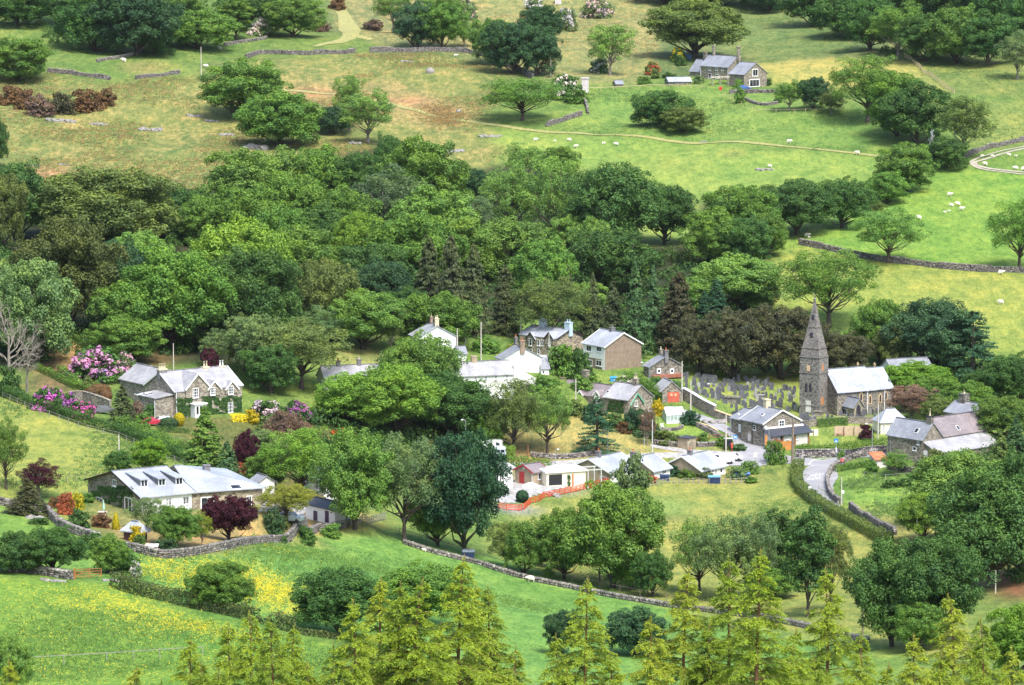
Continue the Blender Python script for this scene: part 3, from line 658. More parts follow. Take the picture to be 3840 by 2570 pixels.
# ------------------------------------------------------------------ every tree and bush: kind, base column, base row, top row, width, colour, label
T = '''
dome 40 60 -45 140 d|dark tree in the top left corner of the photo above the hill meadow
oak 130 58 -60 130 d|dark tree on the top edge left of the round bluish clump
dome 215 118 -8 150 d|broad dark green tree at the left end of the hilltop clump
oak 312 128 -22 165 b|bluish dark tree in the middle of the hilltop clump above the ruined wall
oak 352 127 58 85 d|small low tree tucked under the bluish hilltop tree
oak 400 70 -50 110 g|tree on the top edge behind the broad domed hilltop tree
dome 452 113 24 160 g|broad dome shaped mid green tree behind the grey pole on the hill
pillar 540 93 -8 72 g|upright narrow tree right of the domed hilltop tree
dome 590 70 -30 110 d|dark tree on the top edge above the pale hawthorn by the wall
oak 672 85 -2 125 g|bluish green bushy tree left of the yellow grass track at the top
oak 640 60 -50 110 d|dark tree behind the bushy tree left of the yellow track
ash 900 76 -28 84 l|light green upright tree just right of the yellow grass track
oak 955 112 5 90 b|left stem of the twin blue green trees behind the long wall
oak 1010 112 -12 110 g|right crown of the twin blue green trees behind the long wall
ash 1062 108 40 50 l|thin pale young tree beside the twin blue green trees at the wall
oak 1130 150 45 95 g|left tree of the dark clump on the bend of the hill wall
oak 1175 168 48 120 b|middle tree of the dark clump on the bend of the hill wall
oak 1230 175 62 90 b|right tree of the dark clump beside the white pole on the hill
dome 1240 92 14 85 b|round very dark green tree above the clump on the wall bend
ash 1396 172 58 95 l|light green rounded tree alone on the slope left of the hill farmhouse
fine 1592 132 2 190 o|big spreading olive green tree right above the hill farmhouse
dome 1520 8 -90 130 b|dark tree on the top edge above the big olive farmhouse tree
oak 1650 12 -80 130 b|dark wood edge tree on the top edge right of the olive farmhouse tree
dome 1760 25 -70 130 b|dark wood edge tree on the top edge above the lone small spruce
oak 1860 60 -60 130 d|wood edge tree at the upper left corner of the right hand hill wood
dome 1935 88 -25 130 d|tree second along the lower edge of the right hand hill wood
oak 1990 116 -5 120 d|tree with bare stems third along the edge of the right hand hill wood
ash 2055 130 5 130 g|tall open tree at the bend of the right hand hill wood edge
oak 2120 140 35 120 d|tree at the top end of the zigzag rail fence by the hill wood
dome 2190 146 18 135 g|mid green tree along the wood edge right of the rail fence top
oak 2262 150 25 120 d|dark tree along the wood edge two places from the right border
ash 2328 182 70 85 r|pale grey green tree with slim stem at the wood edge on the right border
oak 1975 40 -90 130 d|tree deep in the hill wood on the top edge above the wood bend
dome 2075 62 -70 140 d|tree deep in the hill wood above the tall open edge tree
oak 2175 70 -70 130 d|tree deep in the hill wood above the rail fence tree
dome 2275 82 -60 140 d|tree deep in the hill wood near the top right corner
dome 2360 90 -40 120 d|tree in the top right corner of the photo
open 1985 280 128 150 g|tall airy tree with gaps showing the yellow hayfield right of the farmhouse
oak 2050 312 170 110 g|tree joining the tall airy tree by the hayfield to its dark neighbour
oak 2098 328 190 145 d|dark dense tree in the row below the zigzag rail fence
ash 2205 362 222 125 o|olive brown half leafed tree with visible twigs right of the hayfield row
dome 2162 386 316 92 d|low dark round bush like tree sheltering sheep beside the looping track
ash 1806 254 184 72 l|bright young tree behind the stake fence right of the farmhouse
oak 1862 250 178 62 b|slim dark tree behind the stake fence right of the farmhouse
ash 1902 262 208 66 o|brownish twiggy tree at the right end of the stake fence
oak 40 186 88 140 g|spreading tree with a pale bare trunk on the left border of the hill
oak 560 272 138 165 g|left tree of the round pair in the rocky gully on the hill
dome 640 336 214 168 g|right domed tree of the round pair in the rocky gully
ash 800 300 174 66 l|thin pale tree behind the light green tree on the middle slope
ash 842 328 205 128 l|light green rounded tree standing on the middle slope below the hill wall
dome 764 306 244 84 b|dark low bushy tree left of the light green slope tree
open 1196 276 178 172 g|low spreading oak with dark shade below near the white hawthorn
dome 1515 288 208 122 d|left dome of the dark thicket in the rough pasture below the farmhouse
dome 1562 302 244 92 o|right lower dome of the dark thicket in the rough pasture
oak -8 382 268 52 d|dark tree edge on the left border beside the rocky hillside
dome 45 545 374 150 d|dark tree at the left end of the wood top against the hillside
oak 10 578 400 95 o|rounded olive tree on the left border above the small bright field
oak 135 540 418 110 g|tree left of the big olive tree at the top of the wood
fine 246 575 388 268 o|biggest olive green tree along the top left edge of the wood
dome 385 545 430 150 d|dark tree right of the biggest olive tree at the wood top
dome 465 560 452 110 g|tree below the hillside left of the long wood ridge
oak 555 500 345 150 l|light tree at the left end of the raised wood ridge under the hillside
dome 548 560 432 160 g|blue green dome under the left end of the wood ridge
oak 655 480 338 140 l|light tree top second along the wood ridge below the gully pair
dome 735 480 336 130 g|domed tree third along the wood ridge below the gully pair
oak 812 480 352 110 d|tree fourth along the wood ridge under the light slope tree
dome 660 560 398 150 g|blue green rounded tree in the second row of the wood ridge
oak 765 575 428 160 g|rounded tree in the middle of the upper wood
dome 890 440 312 78 d|small dark round tree at the top of the wood beside the open slope
oak 965 520 320 175 g|tall domed tree with right flank on the open slope at the wood top
ash 890 560 378 175 u|greyish willow like tree in the upper middle of the wood
oak 985 600 428 165 l|rounded lighter tree right of the greyish willow in the wood
dome 1088 448 388 62 b|small very dark round tree alone on the slope between two wood arms
ash 1085 570 450 90 u|thin grey green tree below the small dark round slope tree
ash 1200 420 328 95 l|pale feathery tree top above the airy birches by the sheep field
dome 1276 410 338 85 g|small dark green dome at the field edge above the airy birches
open 1170 560 372 130 l|left airy birch with pale visible stems at the sheep field edge
open 1268 570 362 130 l|right airy birch with pale visible stems at the sheep field edge
fine 1402 592 380 185 d|big dark sycamore on the edge of the sheep field
fine 1520 560 425 124 d|dark round tree with short trunk and shadow at the tip of the wood
ash 480 520 484 54 p|small copper brown tree top in the left part of the wood
fine 545 722 508 205 y|big bright yellow green tree in the left centre of the wood
fine 320 680 534 130 l|light green tree between the dark beech and the bright yellow green tree
fine 160 760 503 205 h|dark beech with olive bronze top at the left of the wood
fine 262 720 552 145 b|blue black tree beside the bronze topped beech
oak 120 690 660 120 d|low dark tree under the bronze topped beech on the left
fine 395 800 574 215 g|broad mid green tree in front of the bright yellow green tree
fine 580 800 575 185 d|tall dark tree right of the broad mid green tree in the lower wood
oak 640 720 660 60 l|narrow light tree edge right of the tall dark tree in the lower wood
dome 640 640 478 130 g|rounded tree behind the bright yellow green tree
oak 690 690 522 165 g|large tree in the wood left of the brilliant yellow one
oak 730 600 470 140 d|deep green tree above the brilliant yellow tree in the wood
fine 820 620 488 105 y|brilliant yellow green tree in the centre of the wood
oak 850 700 560 150 d|dark green tree under the brilliant yellow tree
dome 945 660 494 180 g|wide domed tree right of the brilliant yellow tree
dome 1055 650 500 150 g|domed tree behind the tall brown green cypresses
oak 1165 640 502 150 l|pale rounded tree left of the bright twin crowns in the wood
oak 1298 600 496 90 l|left crown of the bright twin trees below the airy birches
oak 1352 620 498 80 l|right crown of the bright twin trees below the airy birches
dome 1245 700 552 135 g|dark blue green tree in front of the bright twin trees
dome 1400 670 528 185 d|wide dark dome in the wood above the row of conifers
dome 760 780 600 120 o|olive tree above the small sloping meadow in the village wood
oak 700 740 598 110 o|olive topped tree left above the small sloping meadow
dome 870 720 600 130 b|blue green tree behind the light garden tree above the white house
oak 1000 800 672 150 g|tree directly behind the white chimneyed house at the wood foot
dome 935 760 660 100 d|dark tree left behind the white chimneyed house
cypress 982 745 545 82 c|leftmost of three tall brown green cypresses behind the village
cypress 1032 775 540 92 c|middle of three tall brown green cypresses behind the village
cypress 1085 770 560 74 c|rightmost of three tall brown green cypresses behind the village
cypress 1156 765 608 78 c|single pointed cypress between the cypress trio and the old oak
spruce 1300 712 610 46 c|small pointed conifer top behind the old oak with dead branches
spruce 1356 790 624 68 c|slim conifer left in the conifer row behind the pebbledash house
spruce 1402 792 640 70 c|short conifer in the conifer row behind the pebbledash house chimney
spruce 1452 812 594 86 e|tallest conifer in the row behind the pebbledash house
spruce 1494 800 608 66 e|conifer right of the tallest one in the row behind the village
cypress 1552 812 624 102 n|dense reddish brown cypress at the left end of the churchyard trees
cypress 1640 740 640 66 k|smooth dark green pointed cypress behind the churchyard
cypress 1612 742 666 40 k|shorter smooth dark cypress touching the taller pointed one
open 1262 800 638 160 o|old oak with dead white branches behind the stone house
oak 1340 730 650 90 l|light green tree between old oak and conifer row
dome 75 832 598 175 r|large grey green layered tree on the left border of the wood
oak 40 800 700 130 d|dark lower mass under the grey green layered tree at left
fine 305 792 648 155 g|rounded green tree behind the rhododendron terrace
oak 292 828 728 150 g|lower rounded tree directly behind the big pink rhododendron
oak 445 800 650 150 d|shadowy tree behind the manor house chimneys
oak 610 790 640 90 g|tree behind the willow to the right of the manor
oak 560 850 720 70 o|slim twiggy tree by the pole behind the manor
ash 580 872 724 130 r|pale willow like tree right behind the manor
ash 500 845 755 75 r|small pale tree behind the manor chimney stacks
open 690 890 734 190 o|large olive tree between the manor and the hidden terrace
oak 620 900 790 110 d|dark tree behind the manor's right end
ash 730 800 700 110 r|greyish young tree at the foot of the small sloping meadow
fine 830 800 668 165 l|light green garden tree left of the white chimneyed house
ash 895 812 700 60 o|yellowish tree edge beside the light garden tree
fine 815 975 856 160 y|left half of the great chestnut in front of the terrace
fine 905 1000 838 185 y|great rounded chestnut with orange flower candles in front of the terrace
fine 965 940 772 160 g|tall green tree rising above the great chestnut
fine 1060 1010 872 160 d|dark chestnut on the right of the great rounded one
oak 1000 980 850 130 d|dark infill tree between the great chestnut and the white terrace
open 1175 1042 868 120 o|olive airy tree below the long white terrace
open 1252 1040 888 112 l|lighter tree with single trunk on the tan lawn
oak 1118 1030 920 70 g|bright green tree edge beside the dark chestnut
conic 1366 1038 908 108 k|
ash 1482 1020 935 40 z|
fine 1694 570 428 155 g|tree at the top of the belt dividing the two bright fields
oak 1635 612 478 120 g|left tree of the belt dividing the two bright fields
oak 1700 618 500 110 d|dark tree low in the belt dividing the two bright fields
oak 1755 588 490 80 g|right tree of the belt dividing the two bright fields
fine 1822 538 414 148 d|left of the two dark hedge trees above the fence in the bright fields
fine 1926 522 412 124 d|right of the two dark hedge trees above the fence in the bright fields
oak 2072 440 330 115 g|tall tree on the hedge line between sheep fields on the right
dome 2032 466 394 92 g|lower rounded tree on the hedge line between sheep fields
ash 2000 500 455 50 o|small yellowish bush tree at the end of the hedge trees
open 2033 602 478 156 l|half bare airy tree with split trunk by the dry stone wall
open 2332 618 458 126 g|airy dark tree by the stone wall on the right border
open 1896 748 574 198 g|large spreading oak behind the church spire
fine 1680 712 588 180 l|bright leafy tree group at the foot of the field belt
oak 1740 720 640 70 d|dark tree at the right foot of the field belt
oak 1600 720 640 80 l|light tree behind the reddish cypress
yew 1600 856 726 110 n|leftmost brown yew shading the top of the churchyard
yew 1680 868 712 150 n|second broad brown yew behind the gravestones
yew 1785 868 704 165 n|third and largest brown yew left of the church tower
yew 1925 862 764 130 n|brown yew behind the church nave roof
yew 1868 850 740 90 n|yew directly behind the church tower
oak 1640 800 770 50 l|small yellow green tree poking up between the yews
fine 2012 830 688 105 g|tree right of the church behind the chancel end
oak 1985 800 745 80 g|bluish tree directly behind the church roof ridge
oak 2050 850 730 80 o|dull olive tree between church and dark pine group
fine 2140 850 688 180 b|dark leafy tree left of the spreading pine
cedar 2225 868 712 150 k|spreading dark pine on the right above the slate roof
fine 2320 932 815 120 d|dark tree on the right border above the stone cottage
oak 2250 920 850 80 d|dark undergrowth tree under the spreading pine
fine 2088 905 832 150 v|bright fresh green tree hiding the slate roofed house right of the church
dome 2130 940 862 100 g|mid green tree behind the wooden kiosk gable right of church
dome 2195 952 872 130 g|rounded tree behind the cream capped stone chimney
ash 2086 968 884 100 z|brownish green bushy tree beside the chancel end
ash 2146 975 905 80 o|small olive tree in front of the stone cottage gable
fine 2292 1010 910 120 g|tree right of the stone cottage with the cream capped chimney
spruce 2325 1070 950 90 e|dark conifer on the right border by the barn
spruce 2290 1080 985 60 o|yellowish conifer at the right end of the barn roof
ash 2050 1088 1030 62 g|rounded shrub tree in front of the barn wall
fine 2195 1190 1036 200 l|bright leafy tree in front of the barn's right end
fine 2115 1235 1130 110 y|yellow green drooping tree edge over the green paddock
fine 2265 1345 1080 230 d|big dark tree filling the right border below the barn
fine 2335 1320 1040 140 d|darkest tree on the right border above the reddish bank
fine 2040 1480 1240 170 d|left half of the large dark tree pair at lower right
fine 2145 1475 1232 190 d|right half of the large dark tree pair at lower right
oak 2100 1490 1380 110 g|low green tree under the large dark pair at lower right
oak 2330 1560 1390 130 v|pale green rounded tree low on the right border
fine 1402 1345 1114 195 g|great spreading oak in the middle of the front field
fine 1290 1325 1168 120 g|tree on the left side of the great front field oak
dome 1200 1312 1195 95 g|second small tree left of the great front field oak
ash 1158 1302 1196 80 o|hawthorn like tree with many stems at the left of the field row
oak 1270 1300 1215 80 d|dark low tree under the left arm of the great oak
ash 1372 1330 1240 75 z|greyish purple dead looking bush beside the great oak's trunk
oak 1440 1350 1250 80 g|small tree just right of the great oak's trunk
oak 1492 1366 1262 75 d|small dark round tree further right along the field wall
open 1600 1360 1188 120 l|light green willow like tree in the lower right field row
open 1660 1375 1180 140 r|grey green leaning tree with bare curved trunk in the field row
open 1725 1370 1174 110 r|grey green airy tree left of the dark upright pair
pillar 1780 1345 1168 82 d|left of the two dark upright trees in the field row
pillar 1848 1412 1162 100 d|right taller of the two dark upright trees in the field row
open 1900 1395 1195 90 o|olive thin tree at the right of the dark upright pair
oak 1760 1370 1300 110 g|low bushy tree at the foot of the upright pair
open 690 1142 982 165 y|yellow green spreading tree with forked bare limbs above the white shed
fine 812 1212 988 150 g|green tree with forked brown trunk beside the white shed
open 925 1240 998 170 r|pale green ash like tree in the centre left of the field wall
fine 1062 1268 994 165 k|very dark dense round tree beside the red fence
fine 1002 1250 1128 115 g|smaller green tree in front of the dark round tree
fine 506 1398 1288 128 g|round field tree with a clean pale trunk in the buttercup hedge
fine 776 1455 1304 185 d|broad dark hedge tree at the end of the buttercup field
fine 965 1430 1298 180 g|rounded tree behind the foreground conifers left of centre
oak 250 1312 1224 78 g|leaning bushy tree by the red field gate
dome 36 1312 1218 105 d|left of the two dark bushy trees on the lower left wall
fine 122 1314 1208 125 d|right darker of the two bushy trees on the lower left wall
fine 24 1600 1456 90 l|fresh green tree in the bottom left corner
dome 1456 1500 1393 125 b|bluish dark round tree between the foreground conifers
oak 1290 1500 1400 80 b|bluish small tree low among the foreground conifers
ash 90 1140 1050 95 m|maroon leaved tree at the left edge below the sloping field
spruce 62 1178 1094 105 n|brown green low conifer in front of the maroon tree
open 14 1120 960 90 g|green half tree on the left border above the maroon tree
oak 272 1080 1034 56 d|small dark bush tree behind the slate bungalow
oak 344 1082 1004 72 v|lime green oval tree behind the slate bungalow roof
spruce 470 1112 930 125 g|pale green feathery spruce in front of the manor
spruce 520 1130 1010 100 e|dark lower conifer right of the pale feathery spruce
oak 565 1100 985 56 m|tall maroon column tree right of the feathery spruce
dome 655 1050 944 90 z|dull purplish grey tree above the yellow green forked tree
dome 600 1065 985 90 r|pale green shrub tree right of the maroon column
oak 610 1120 1040 90 g|mid green tree behind the slate bungalow's hipped end
ash 540 1105 1060 50 t|dark red small maple by the bungalow chimney
open 335 1212 1140 82 r|thin round topped garden tree in front of the cream wall
fine 402 1252 1160 96 g|bushy green tree on the bungalow lawn
fine 524 1238 1138 108 m|deep maroon rounded tree on the bungalow lawn
ash 462 1252 1172 46 j|slim variegated tree between the bushy green and maroon trees
open 655 1198 1108 115 j|pale yellowish spreading tree left of the white shed
spruce 280 968 880 66 c|bushy green conifer in front of the manor's stone wing
'''
NAMES = dict(oak='broadleaf_tree', dome='broadleaf_tree', ash='airy_tree', fine='broadleaf_tree', open='airy_tree', yew='yew_tree', pillar='upright_tree', spruce='conifer_tree', cypress='conifer_tree', cedar='pine_tree')
for ln in T.strip().split('\n'):
    a, lb = ln.split('|'); kd, bx, by, ty, w, c = a.split()
    if kd == 'conic': kd, lb = 'cedar', 'dark layered tree with drooping skirts on the tan lawn'
    if lb == '': lb = 'thin leaning reddish brown tree behind the middle bungalow'
    plant(kd, NAMES[kd], float(bx), float(by), float(ty), float(w), c, lb)
plant('bare', 'dead_tree', 22, 905, 690, 125, (.23, .19, .19), 'leafless grey dead tree on the left border')
plant('bare', 'dead_tree', 62, 898, 735, 75, (.3, .27, .25), 'leafless tree with a whitish trunk beside the magenta rhododendron')
# ---- shrubs, hedge plants, topiary
S = '''
shrub 597 82 42 54 r|whitish flowering hawthorn at the top by the hill wall|.62,.55,.52
shrub 1056 45 -12 62 r|cream pink hawthorn on the top edge beside the twin trees|.62,.50,.42
shrub 1222 22 -8 44 r|white hawthorn on the top edge above the dark clump|.7,.68,.66
shrub 1297 70 20 46 r|grey white hawthorn on the slope above the light green tree|.62,.6,.58
shrub 1366 42 -10 62 r|pinkish hawthorn on the top edge above the farm slope|.62,.48,.46
shrub 1372 166 134 46 d|low white flowering bush at the foot of the light green tree|.72,.7,.6
shrub 1522 82 50 30 d|lower white blossom bush on the flank of the olive farmhouse tree|.78,.74,.68
shrub 1530 52 24 28 d|upper white blossom bush on the flank of the olive farmhouse tree|.78,.74,.68
shrub 1295 226 172 68 d|big white hawthorn in full bloom beside the gate pillar|.78,.70,.60
shrub 1551 142 110 34 d|bright yellow flowering bush left of the farmhouse|.65,.55,.03
shrub 1493 172 142 34 o|orange red azalea in the farm garden|.5,.14,.06
shrub 2140 360 300 40 d|small white blossom bush under the olive half leafed tree|.6,.6,.58
shrub 215 868 798 118 d|big pink rhododendron on the terrace above the manor|.62,.30,.52
shrub 287 858 808 50 d|smaller pale pink rhododendron beside the big pink one|.62,.40,.46
shrub 112 938 888 84 d|magenta rhododendron at the foot of the dead trees|.60,.16,.52
shrub 150 950 900 60 d|violet rhododendron in front of the old stone wall|.48,.16,.46
shrub 182 955 918 70 d|pink rhododendron at the lower end of the old stone wall|.62,.14,.42
shrub 612 962 918 90 d|cream and lilac rhododendron right of the manor|.58,.46,.50
shrub 680 965 920 70 d|purple rhododendron left of the great chestnut|.40,.14,.36
shrub 235 835 812 34 d|orange azalea left below the big pink rhododendron|.62,.15,.03
shrub 780 1005 980 44 d|orange red bush under the great chestnut|.62,.14,.02
shrub 1486 1103 1086 36 t|coral red azalea behind the bungalow fence|.7,.09,.06
shrub 600 800 790 44 d|red flowering bush in the trees behind the manor|.5,.08,.06
shrub 1080 895 870 60 z|pinkish brown bush edge on the dark chestnut|
shrub 30 236 198 76 p|dead brown gorse clump on the left border of the hill|
shrub 88 264 218 66 z|dead grey brown gorse clump second from the left border|
shrub 138 260 214 62 n|dark dead gorse clump in the middle of the brown patch|
shrub 195 252 206 84 p|brown gorse clump right of the middle of the brown patch|
shrub 240 240 203 52 p|rightmost clump of the dead brown gorse patch|
shrub 60 250 205 50 p|brown gorse filling between the two left clumps|
shrub 735 72 50 40 z|purplish heather bush beside the yellow track|
shrub 855 68 44 46 z|dull purple bush right of the yellow track below the light tree|
shrub 775 20 -5 46 p|brown heather on the top edge beside the yellow track|
shrub 1690 205 182 28 g|round clipped bush by the farmhouse wall|
shrub 1694 236 198 26 g|narrow dark bush on the stake fence below the farmhouse|
shrub 1757 195 180 26 d|dark bush at the farmhouse's right corner|
shrub 1475 194 175 34 g|green bush beside the slate roofed garden shed|
shrub 1530 178 166 32 d|dark bush on the farm lawn|
shrub 1555 150 126 30 d|dark evergreen under the yellow flowering bush|
shrub 1600 190 172 26 r|grey bush at the farmhouse's left corner|
shrub 1500 180 160 24 o|brown bush in the farm garden|
shrub 1290 195 170 50 g|green bush next to the big white hawthorn|
shrub 1320 235 205 60 g|low thicket below the gate pillar|
shrub 410 975 944 26 q|golden egg shaped yew in front of the manor|EGG
shrub 385 978 955 44 e|round green clipped yew by the red car|BALL
shrub 175 868 843 15 e|left of two blue green cone yews on the terrace|CONE
shrub 193 868 843 15 e|right of two blue green cone yews on the terrace|CONE
shrub 205 895 862 34 o|rounded green terrace bush under the pink rhododendron|
shrub 228 905 878 52 p|big copper clipped dome on the terrace|BALL
shrub 212 905 885 40 p|copper dome at the end of the terrace hedge|BALL
shrub 243 915 893 28 p|small copper ball at the stone wall corner|BALL
shrub 574 965 938 42 q|rounded golden bush right of the manor|
shrub 616 985 950 60 r|pale shrub under the cream rhododendron|
shrub 600 1010 970 70 o|olive shrub right of the feathery spruce|
shrub 345 960 925 40 d|climbing shrub on the manor's side wall|
shrub 310 965 920 34 z|brown shrub between conifer and manor wall|
shrub 325 972 945 44 g|low flowering garden bush by the parked cars|
shrub 152 1182 1128 44 t|dark red shrub left of the bungalow gable|
shrub 174 1178 1130 36 q|golden shrub behind the dark red one|
shrub 183 1208 1164 50 d|rounded dark laurel at the garden corner|
shrub 265 1212 1172 18 q|slim golden conifer on the bungalow lawn|CONE
shrub 312 1242 1204 44 q|golden shrub in front of the summerhouse|
shrub 318 1250 1225 30 d|dark shrub under the golden one by the summerhouse|
shrub 230 1206 1174 48 p|brown heather bush on the bungalow lawn|
shrub 192 1205 1190 12 p|small orange shrub at the garden wall|
shrub 378 1262 1234 70 e|blue green low shrub along the garden wall|
shrub 625 1215 1164 48 e|dark round shrub beside the maroon tree|
shrub 650 1205 1182 34 o|yellowish low shrub right of the bungalow terrace|
shrub 130 1160 1136 50 p|orange brown bush behind the bungalow's gable|
shrub 200 1150 1128 34 g|green rounded bush at the bungalow's back corner|
shrub 90 1200 1185 50 d|dark bush on the left garden wall|
shrub 210 1245 1222 70 d|low dark thicket on the garden wall|
shrub 290 1310 1262 60 d|dark bramble beside the leaning bushy tree|
shrub 310 1324 1285 30 r|white flowering elder at the hedge end|.6,.6,.55
shrub 1195 1150 1121 30 k|dark egg shaped bush by the red fence|EGG
shrub 1174 1120 1112 10 k|small round bush behind the red fence|BALL
shrub 1258 1108 1088 34 o|yellowish bush in front of the red doored shed|
shrub 1445 1128 1040 78 r|grey green bushy tree in front of the middle bungalow|
shrub 1540 1090 1065 40 k|dark round bush beside the bungalow gable|
shrub 1575 1095 1075 44 g|low green bush at the bungalow's brown gable|
shrub 1610 1095 1070 40 o|twiggy brown bush at the white bungalow corner|
shrub 1715 1085 1055 50 l|light bush at the right end of the bungalow garden|
shrub 1690 1095 1070 46 r|pale rounded bush near the blue trailer|
shrub 1720 1105 1090 30 g|small green bush at the garden fence end|
shrub 1520 1015 985 70 o|garden shrubs beside the greenhouse|
shrub 1430 990 965 36 p|rusty shrub in front of the stone cottage|
shrub 1400 975 945 60 d|ivy dark bush on the stone cottage front|
shrub 1445 985 935 40 k|dark upright bush at the cottage corner|
shrub 1475 995 940 70 e|large rounded laurel at the cottage corner|
shrub 1505 950 915 30 q|yellow broom bush on the cottage's right wall|
shrub 1580 972 940 46 k|round dark bush beside the greenhouse|
shrub 1350 965 925 40 k|dark shrub behind the parked black car|
shrub 1310 945 915 60 o|yellowish shrub below the left cottage gable|
shrub 1610 1010 990 30 g|roadside bush by the low stone wall|
shrub 1655 1020 1000 44 g|green bush along the lane wall|
shrub 1690 1030 1015 36 d|dark bush beside the notice board|
shrub 1575 965 1000 10 g|tiny bush|
shrub 1290 860 790 90 g|dark leafy bush between stone house and pebbledash house|
shrub 1330 870 800 60 d|dark bush at the pebbledash house's left wall|
shrub 1250 900 860 70 g|climbing green bush behind the white house|
shrub 1340 890 860 80 g|garden bushes in front of the pebbledash house|
shrub 1430 888 860 60 l|pale flowering garden bush below the pebbledash house|.6,.58,.45
shrub 1270 960 905 70 g|green bush below the white cottage wall|
shrub 1500 880 862 36 g|bush beside the small stone cottage|
shrub 1180 820 785 70 j|yellow green bush behind the white cottage|
shrub 1110 805 770 60 g|bush behind the grey roofed outhouse|
shrub 1980 1005 972 40 m|maroon bush on the pub lawn|
shrub 1775 1060 1010 50 g|green bush beside the big dark pole|
shrub 1925 1060 1030 22 g|bush at the road junction corner|
shrub 2140 1070 1030 60 o|yellow green conifer bush at the barn's front|
shrub 2110 1075 1055 40 h|orange tinted shrub at the barn foot|
shrub 1995 1080 1055 30 g|bush beside the rusty roofed shed|
shrub 2090 1110 1085 60 d|dark bramble below the barn|
shrub 2040 1115 1100 50 d|dark bramble along the paddock fence|
shrub 2060 945 922 22 d|climber on the stone cottage chimney breast|
shrub 1930 870 855 40 n|brown bush under the churchyard yew|
shrub 700 1240 1205 50 d|bramble growing on the garden wall|
shrub 640 1240 1218 30 d|small bramble on the garden wall|
shrub 760 1230 1200 60 g|bramble at the end of the garden wall|
shrub 1640 860 820 40 v|bright bush seen through the yew trunks|
shrub 2180 945 925 60 g|pale bush in front of the right hand trees|
shrub 20 905 840 60 d|shadowy bush under the dead tree|
shrub 480 880 800 60 m|dark maroon bush behind the manor roof|
shrub 1255 1322 1295 24 g|sapling against the field wall|
shrub 1780 235 222 20 d|small bush on the stake fence|
shrub 2235 500 470 0 g|
'''
for ln in S.strip().split('\n'):
    a, lb, ex = (ln + '|').split('|')[:3]; kd, bx, by, ty, w, c = a.split()
    bx, by, ty, w = float(bx), float(by), float(ty), float(w)
    if w < 11 or 'tiny' in lb: continue
    bl = None
    if ex in ('EGG', 'BALL', 'CONE'): kd = ex.lower()
    elif ex: bl = tuple(float(x) for x in ex.split(','))
    plant(kd, 'topiary_bush' if kd != 'shrub' else ('flowering_bush' if bl else 'shrub'), bx, by, ty, w, c, lb, 'bush', None, bl)
# ---- foreground conifers: base far below the frame; leader tip column and row, crown scale
HM = [(710, 2379, .9, 'slim conifer with a bare leader over the buttercup meadow'), (493, 2488, .8, 'small conifer tip left of the bottom centre'), (763, 2464, .8, 'low conifer tip beside the slim bare leader'),
      (857, 2330, 1, 'conifer left of the tall yellow green one in the left group'), (942, 2285, 1.1, 'tall yellow green conifer in the left foreground group'), (38, 2468, .9, 'conifer tip in the bottom left corner'),
      (1022, 2303, .9, 'thin conifer tip right of the left foreground group'), (1089, 2334, .9, 'second thin conifer tip before the dark hedge tree'), (1330, 2240, 1, 'conifer leader in front of the broad dark hedge tree'),
      (1422, 2156, 1.05, 'reddish stemmed conifer leader before the dark hedge tree'), (1491, 2178, 1.1, 'conifer between two reddish leaders left of centre'), (1553, 2160, 1.15, 'conifer leader before the rounded tree left of centre'),
      (1719, 2075, 1.2, 'tallest bent topped conifer left of centre'), (1779, 2178, 1.1, 'bushy conifer just right of the bent topped one'), (1835, 2191, 1, 'conifer at the right end of the central thicket'),
      (2091, 2370, .9, 'short conifer tip left of the drooping topped one'), (2196, 2165, 1.1, 'drooping topped conifer against the green meadow'), (2567, 2120, 1.1, 'slender leaning conifer before the willow tree'),
      (2737, 2075, 1.2, 'straight tall conifer in the right foreground group'), (2844, 2053, 1.2, 'tallest twisted top conifer in the right foreground group'), (3106, 2120, 1.1, 'neatly tiered conifer standing before the dark trees'),
      (3585, 2218, 1.1, 'tiered conifer in the lower right corner group'), (3695, 2307, 1, 'conifer right of the tiered one at lower right'), (3228, 2365, .95, 'short conifer right of the neatly tiered one'),
      (3675, 2405, .9, 'orange tinted conifer tip at lower right'), (3430, 2375, 1, 'wide low conifer between the two lower right groups'), (1250, 2400, 1.1, 'low conifer filling the thicket left of centre'),
      (1640, 2330, 1.2, 'dense conifer in the middle of the central thicket'), (1930, 2420, 1, 'low conifer at the thicket edge before the open meadow'), (2440, 2300, 1.1, 'conifer between drooping topped and leaning ones'),
      (2660, 2330, 1.2, 'dense conifer under the straight tall one'), (2960, 2350, 1.1, 'dense conifer right of the twisted top one'), (3320, 2480, 1, 'low conifer along the bottom edge at right'),
      (3800, 2420, 1.1, 'conifer on the right border at the bottom'), (600, 2540, 1, 'conifer tip at the bottom edge under the left meadow'), (1150, 2480, 1.1, 'conifer at the bottom edge left of the thicket'),
      (2300, 2440, 1.1, 'conifer at the bottom edge below the drooping topped one'), (1480, 2350, 1.2, 'bushy conifer at the heart of the left thicket'), (820, 2500, 1, 'conifer low under the left foreground group'),
      (2130, 2500, 1, 'lowest conifer at the bottom edge right of centre'), (3520, 2450, 1.1, 'bushy conifer below the tiered lower right one'), (2820, 2430, 1.2, 'bushy conifer at the bottom of the right group'), (3060, 2440, 1.0, 'conifer low before the neatly tiered one'), (1380, 2460, 1.1, 'conifer on the bottom edge under the dark hedge tree')]
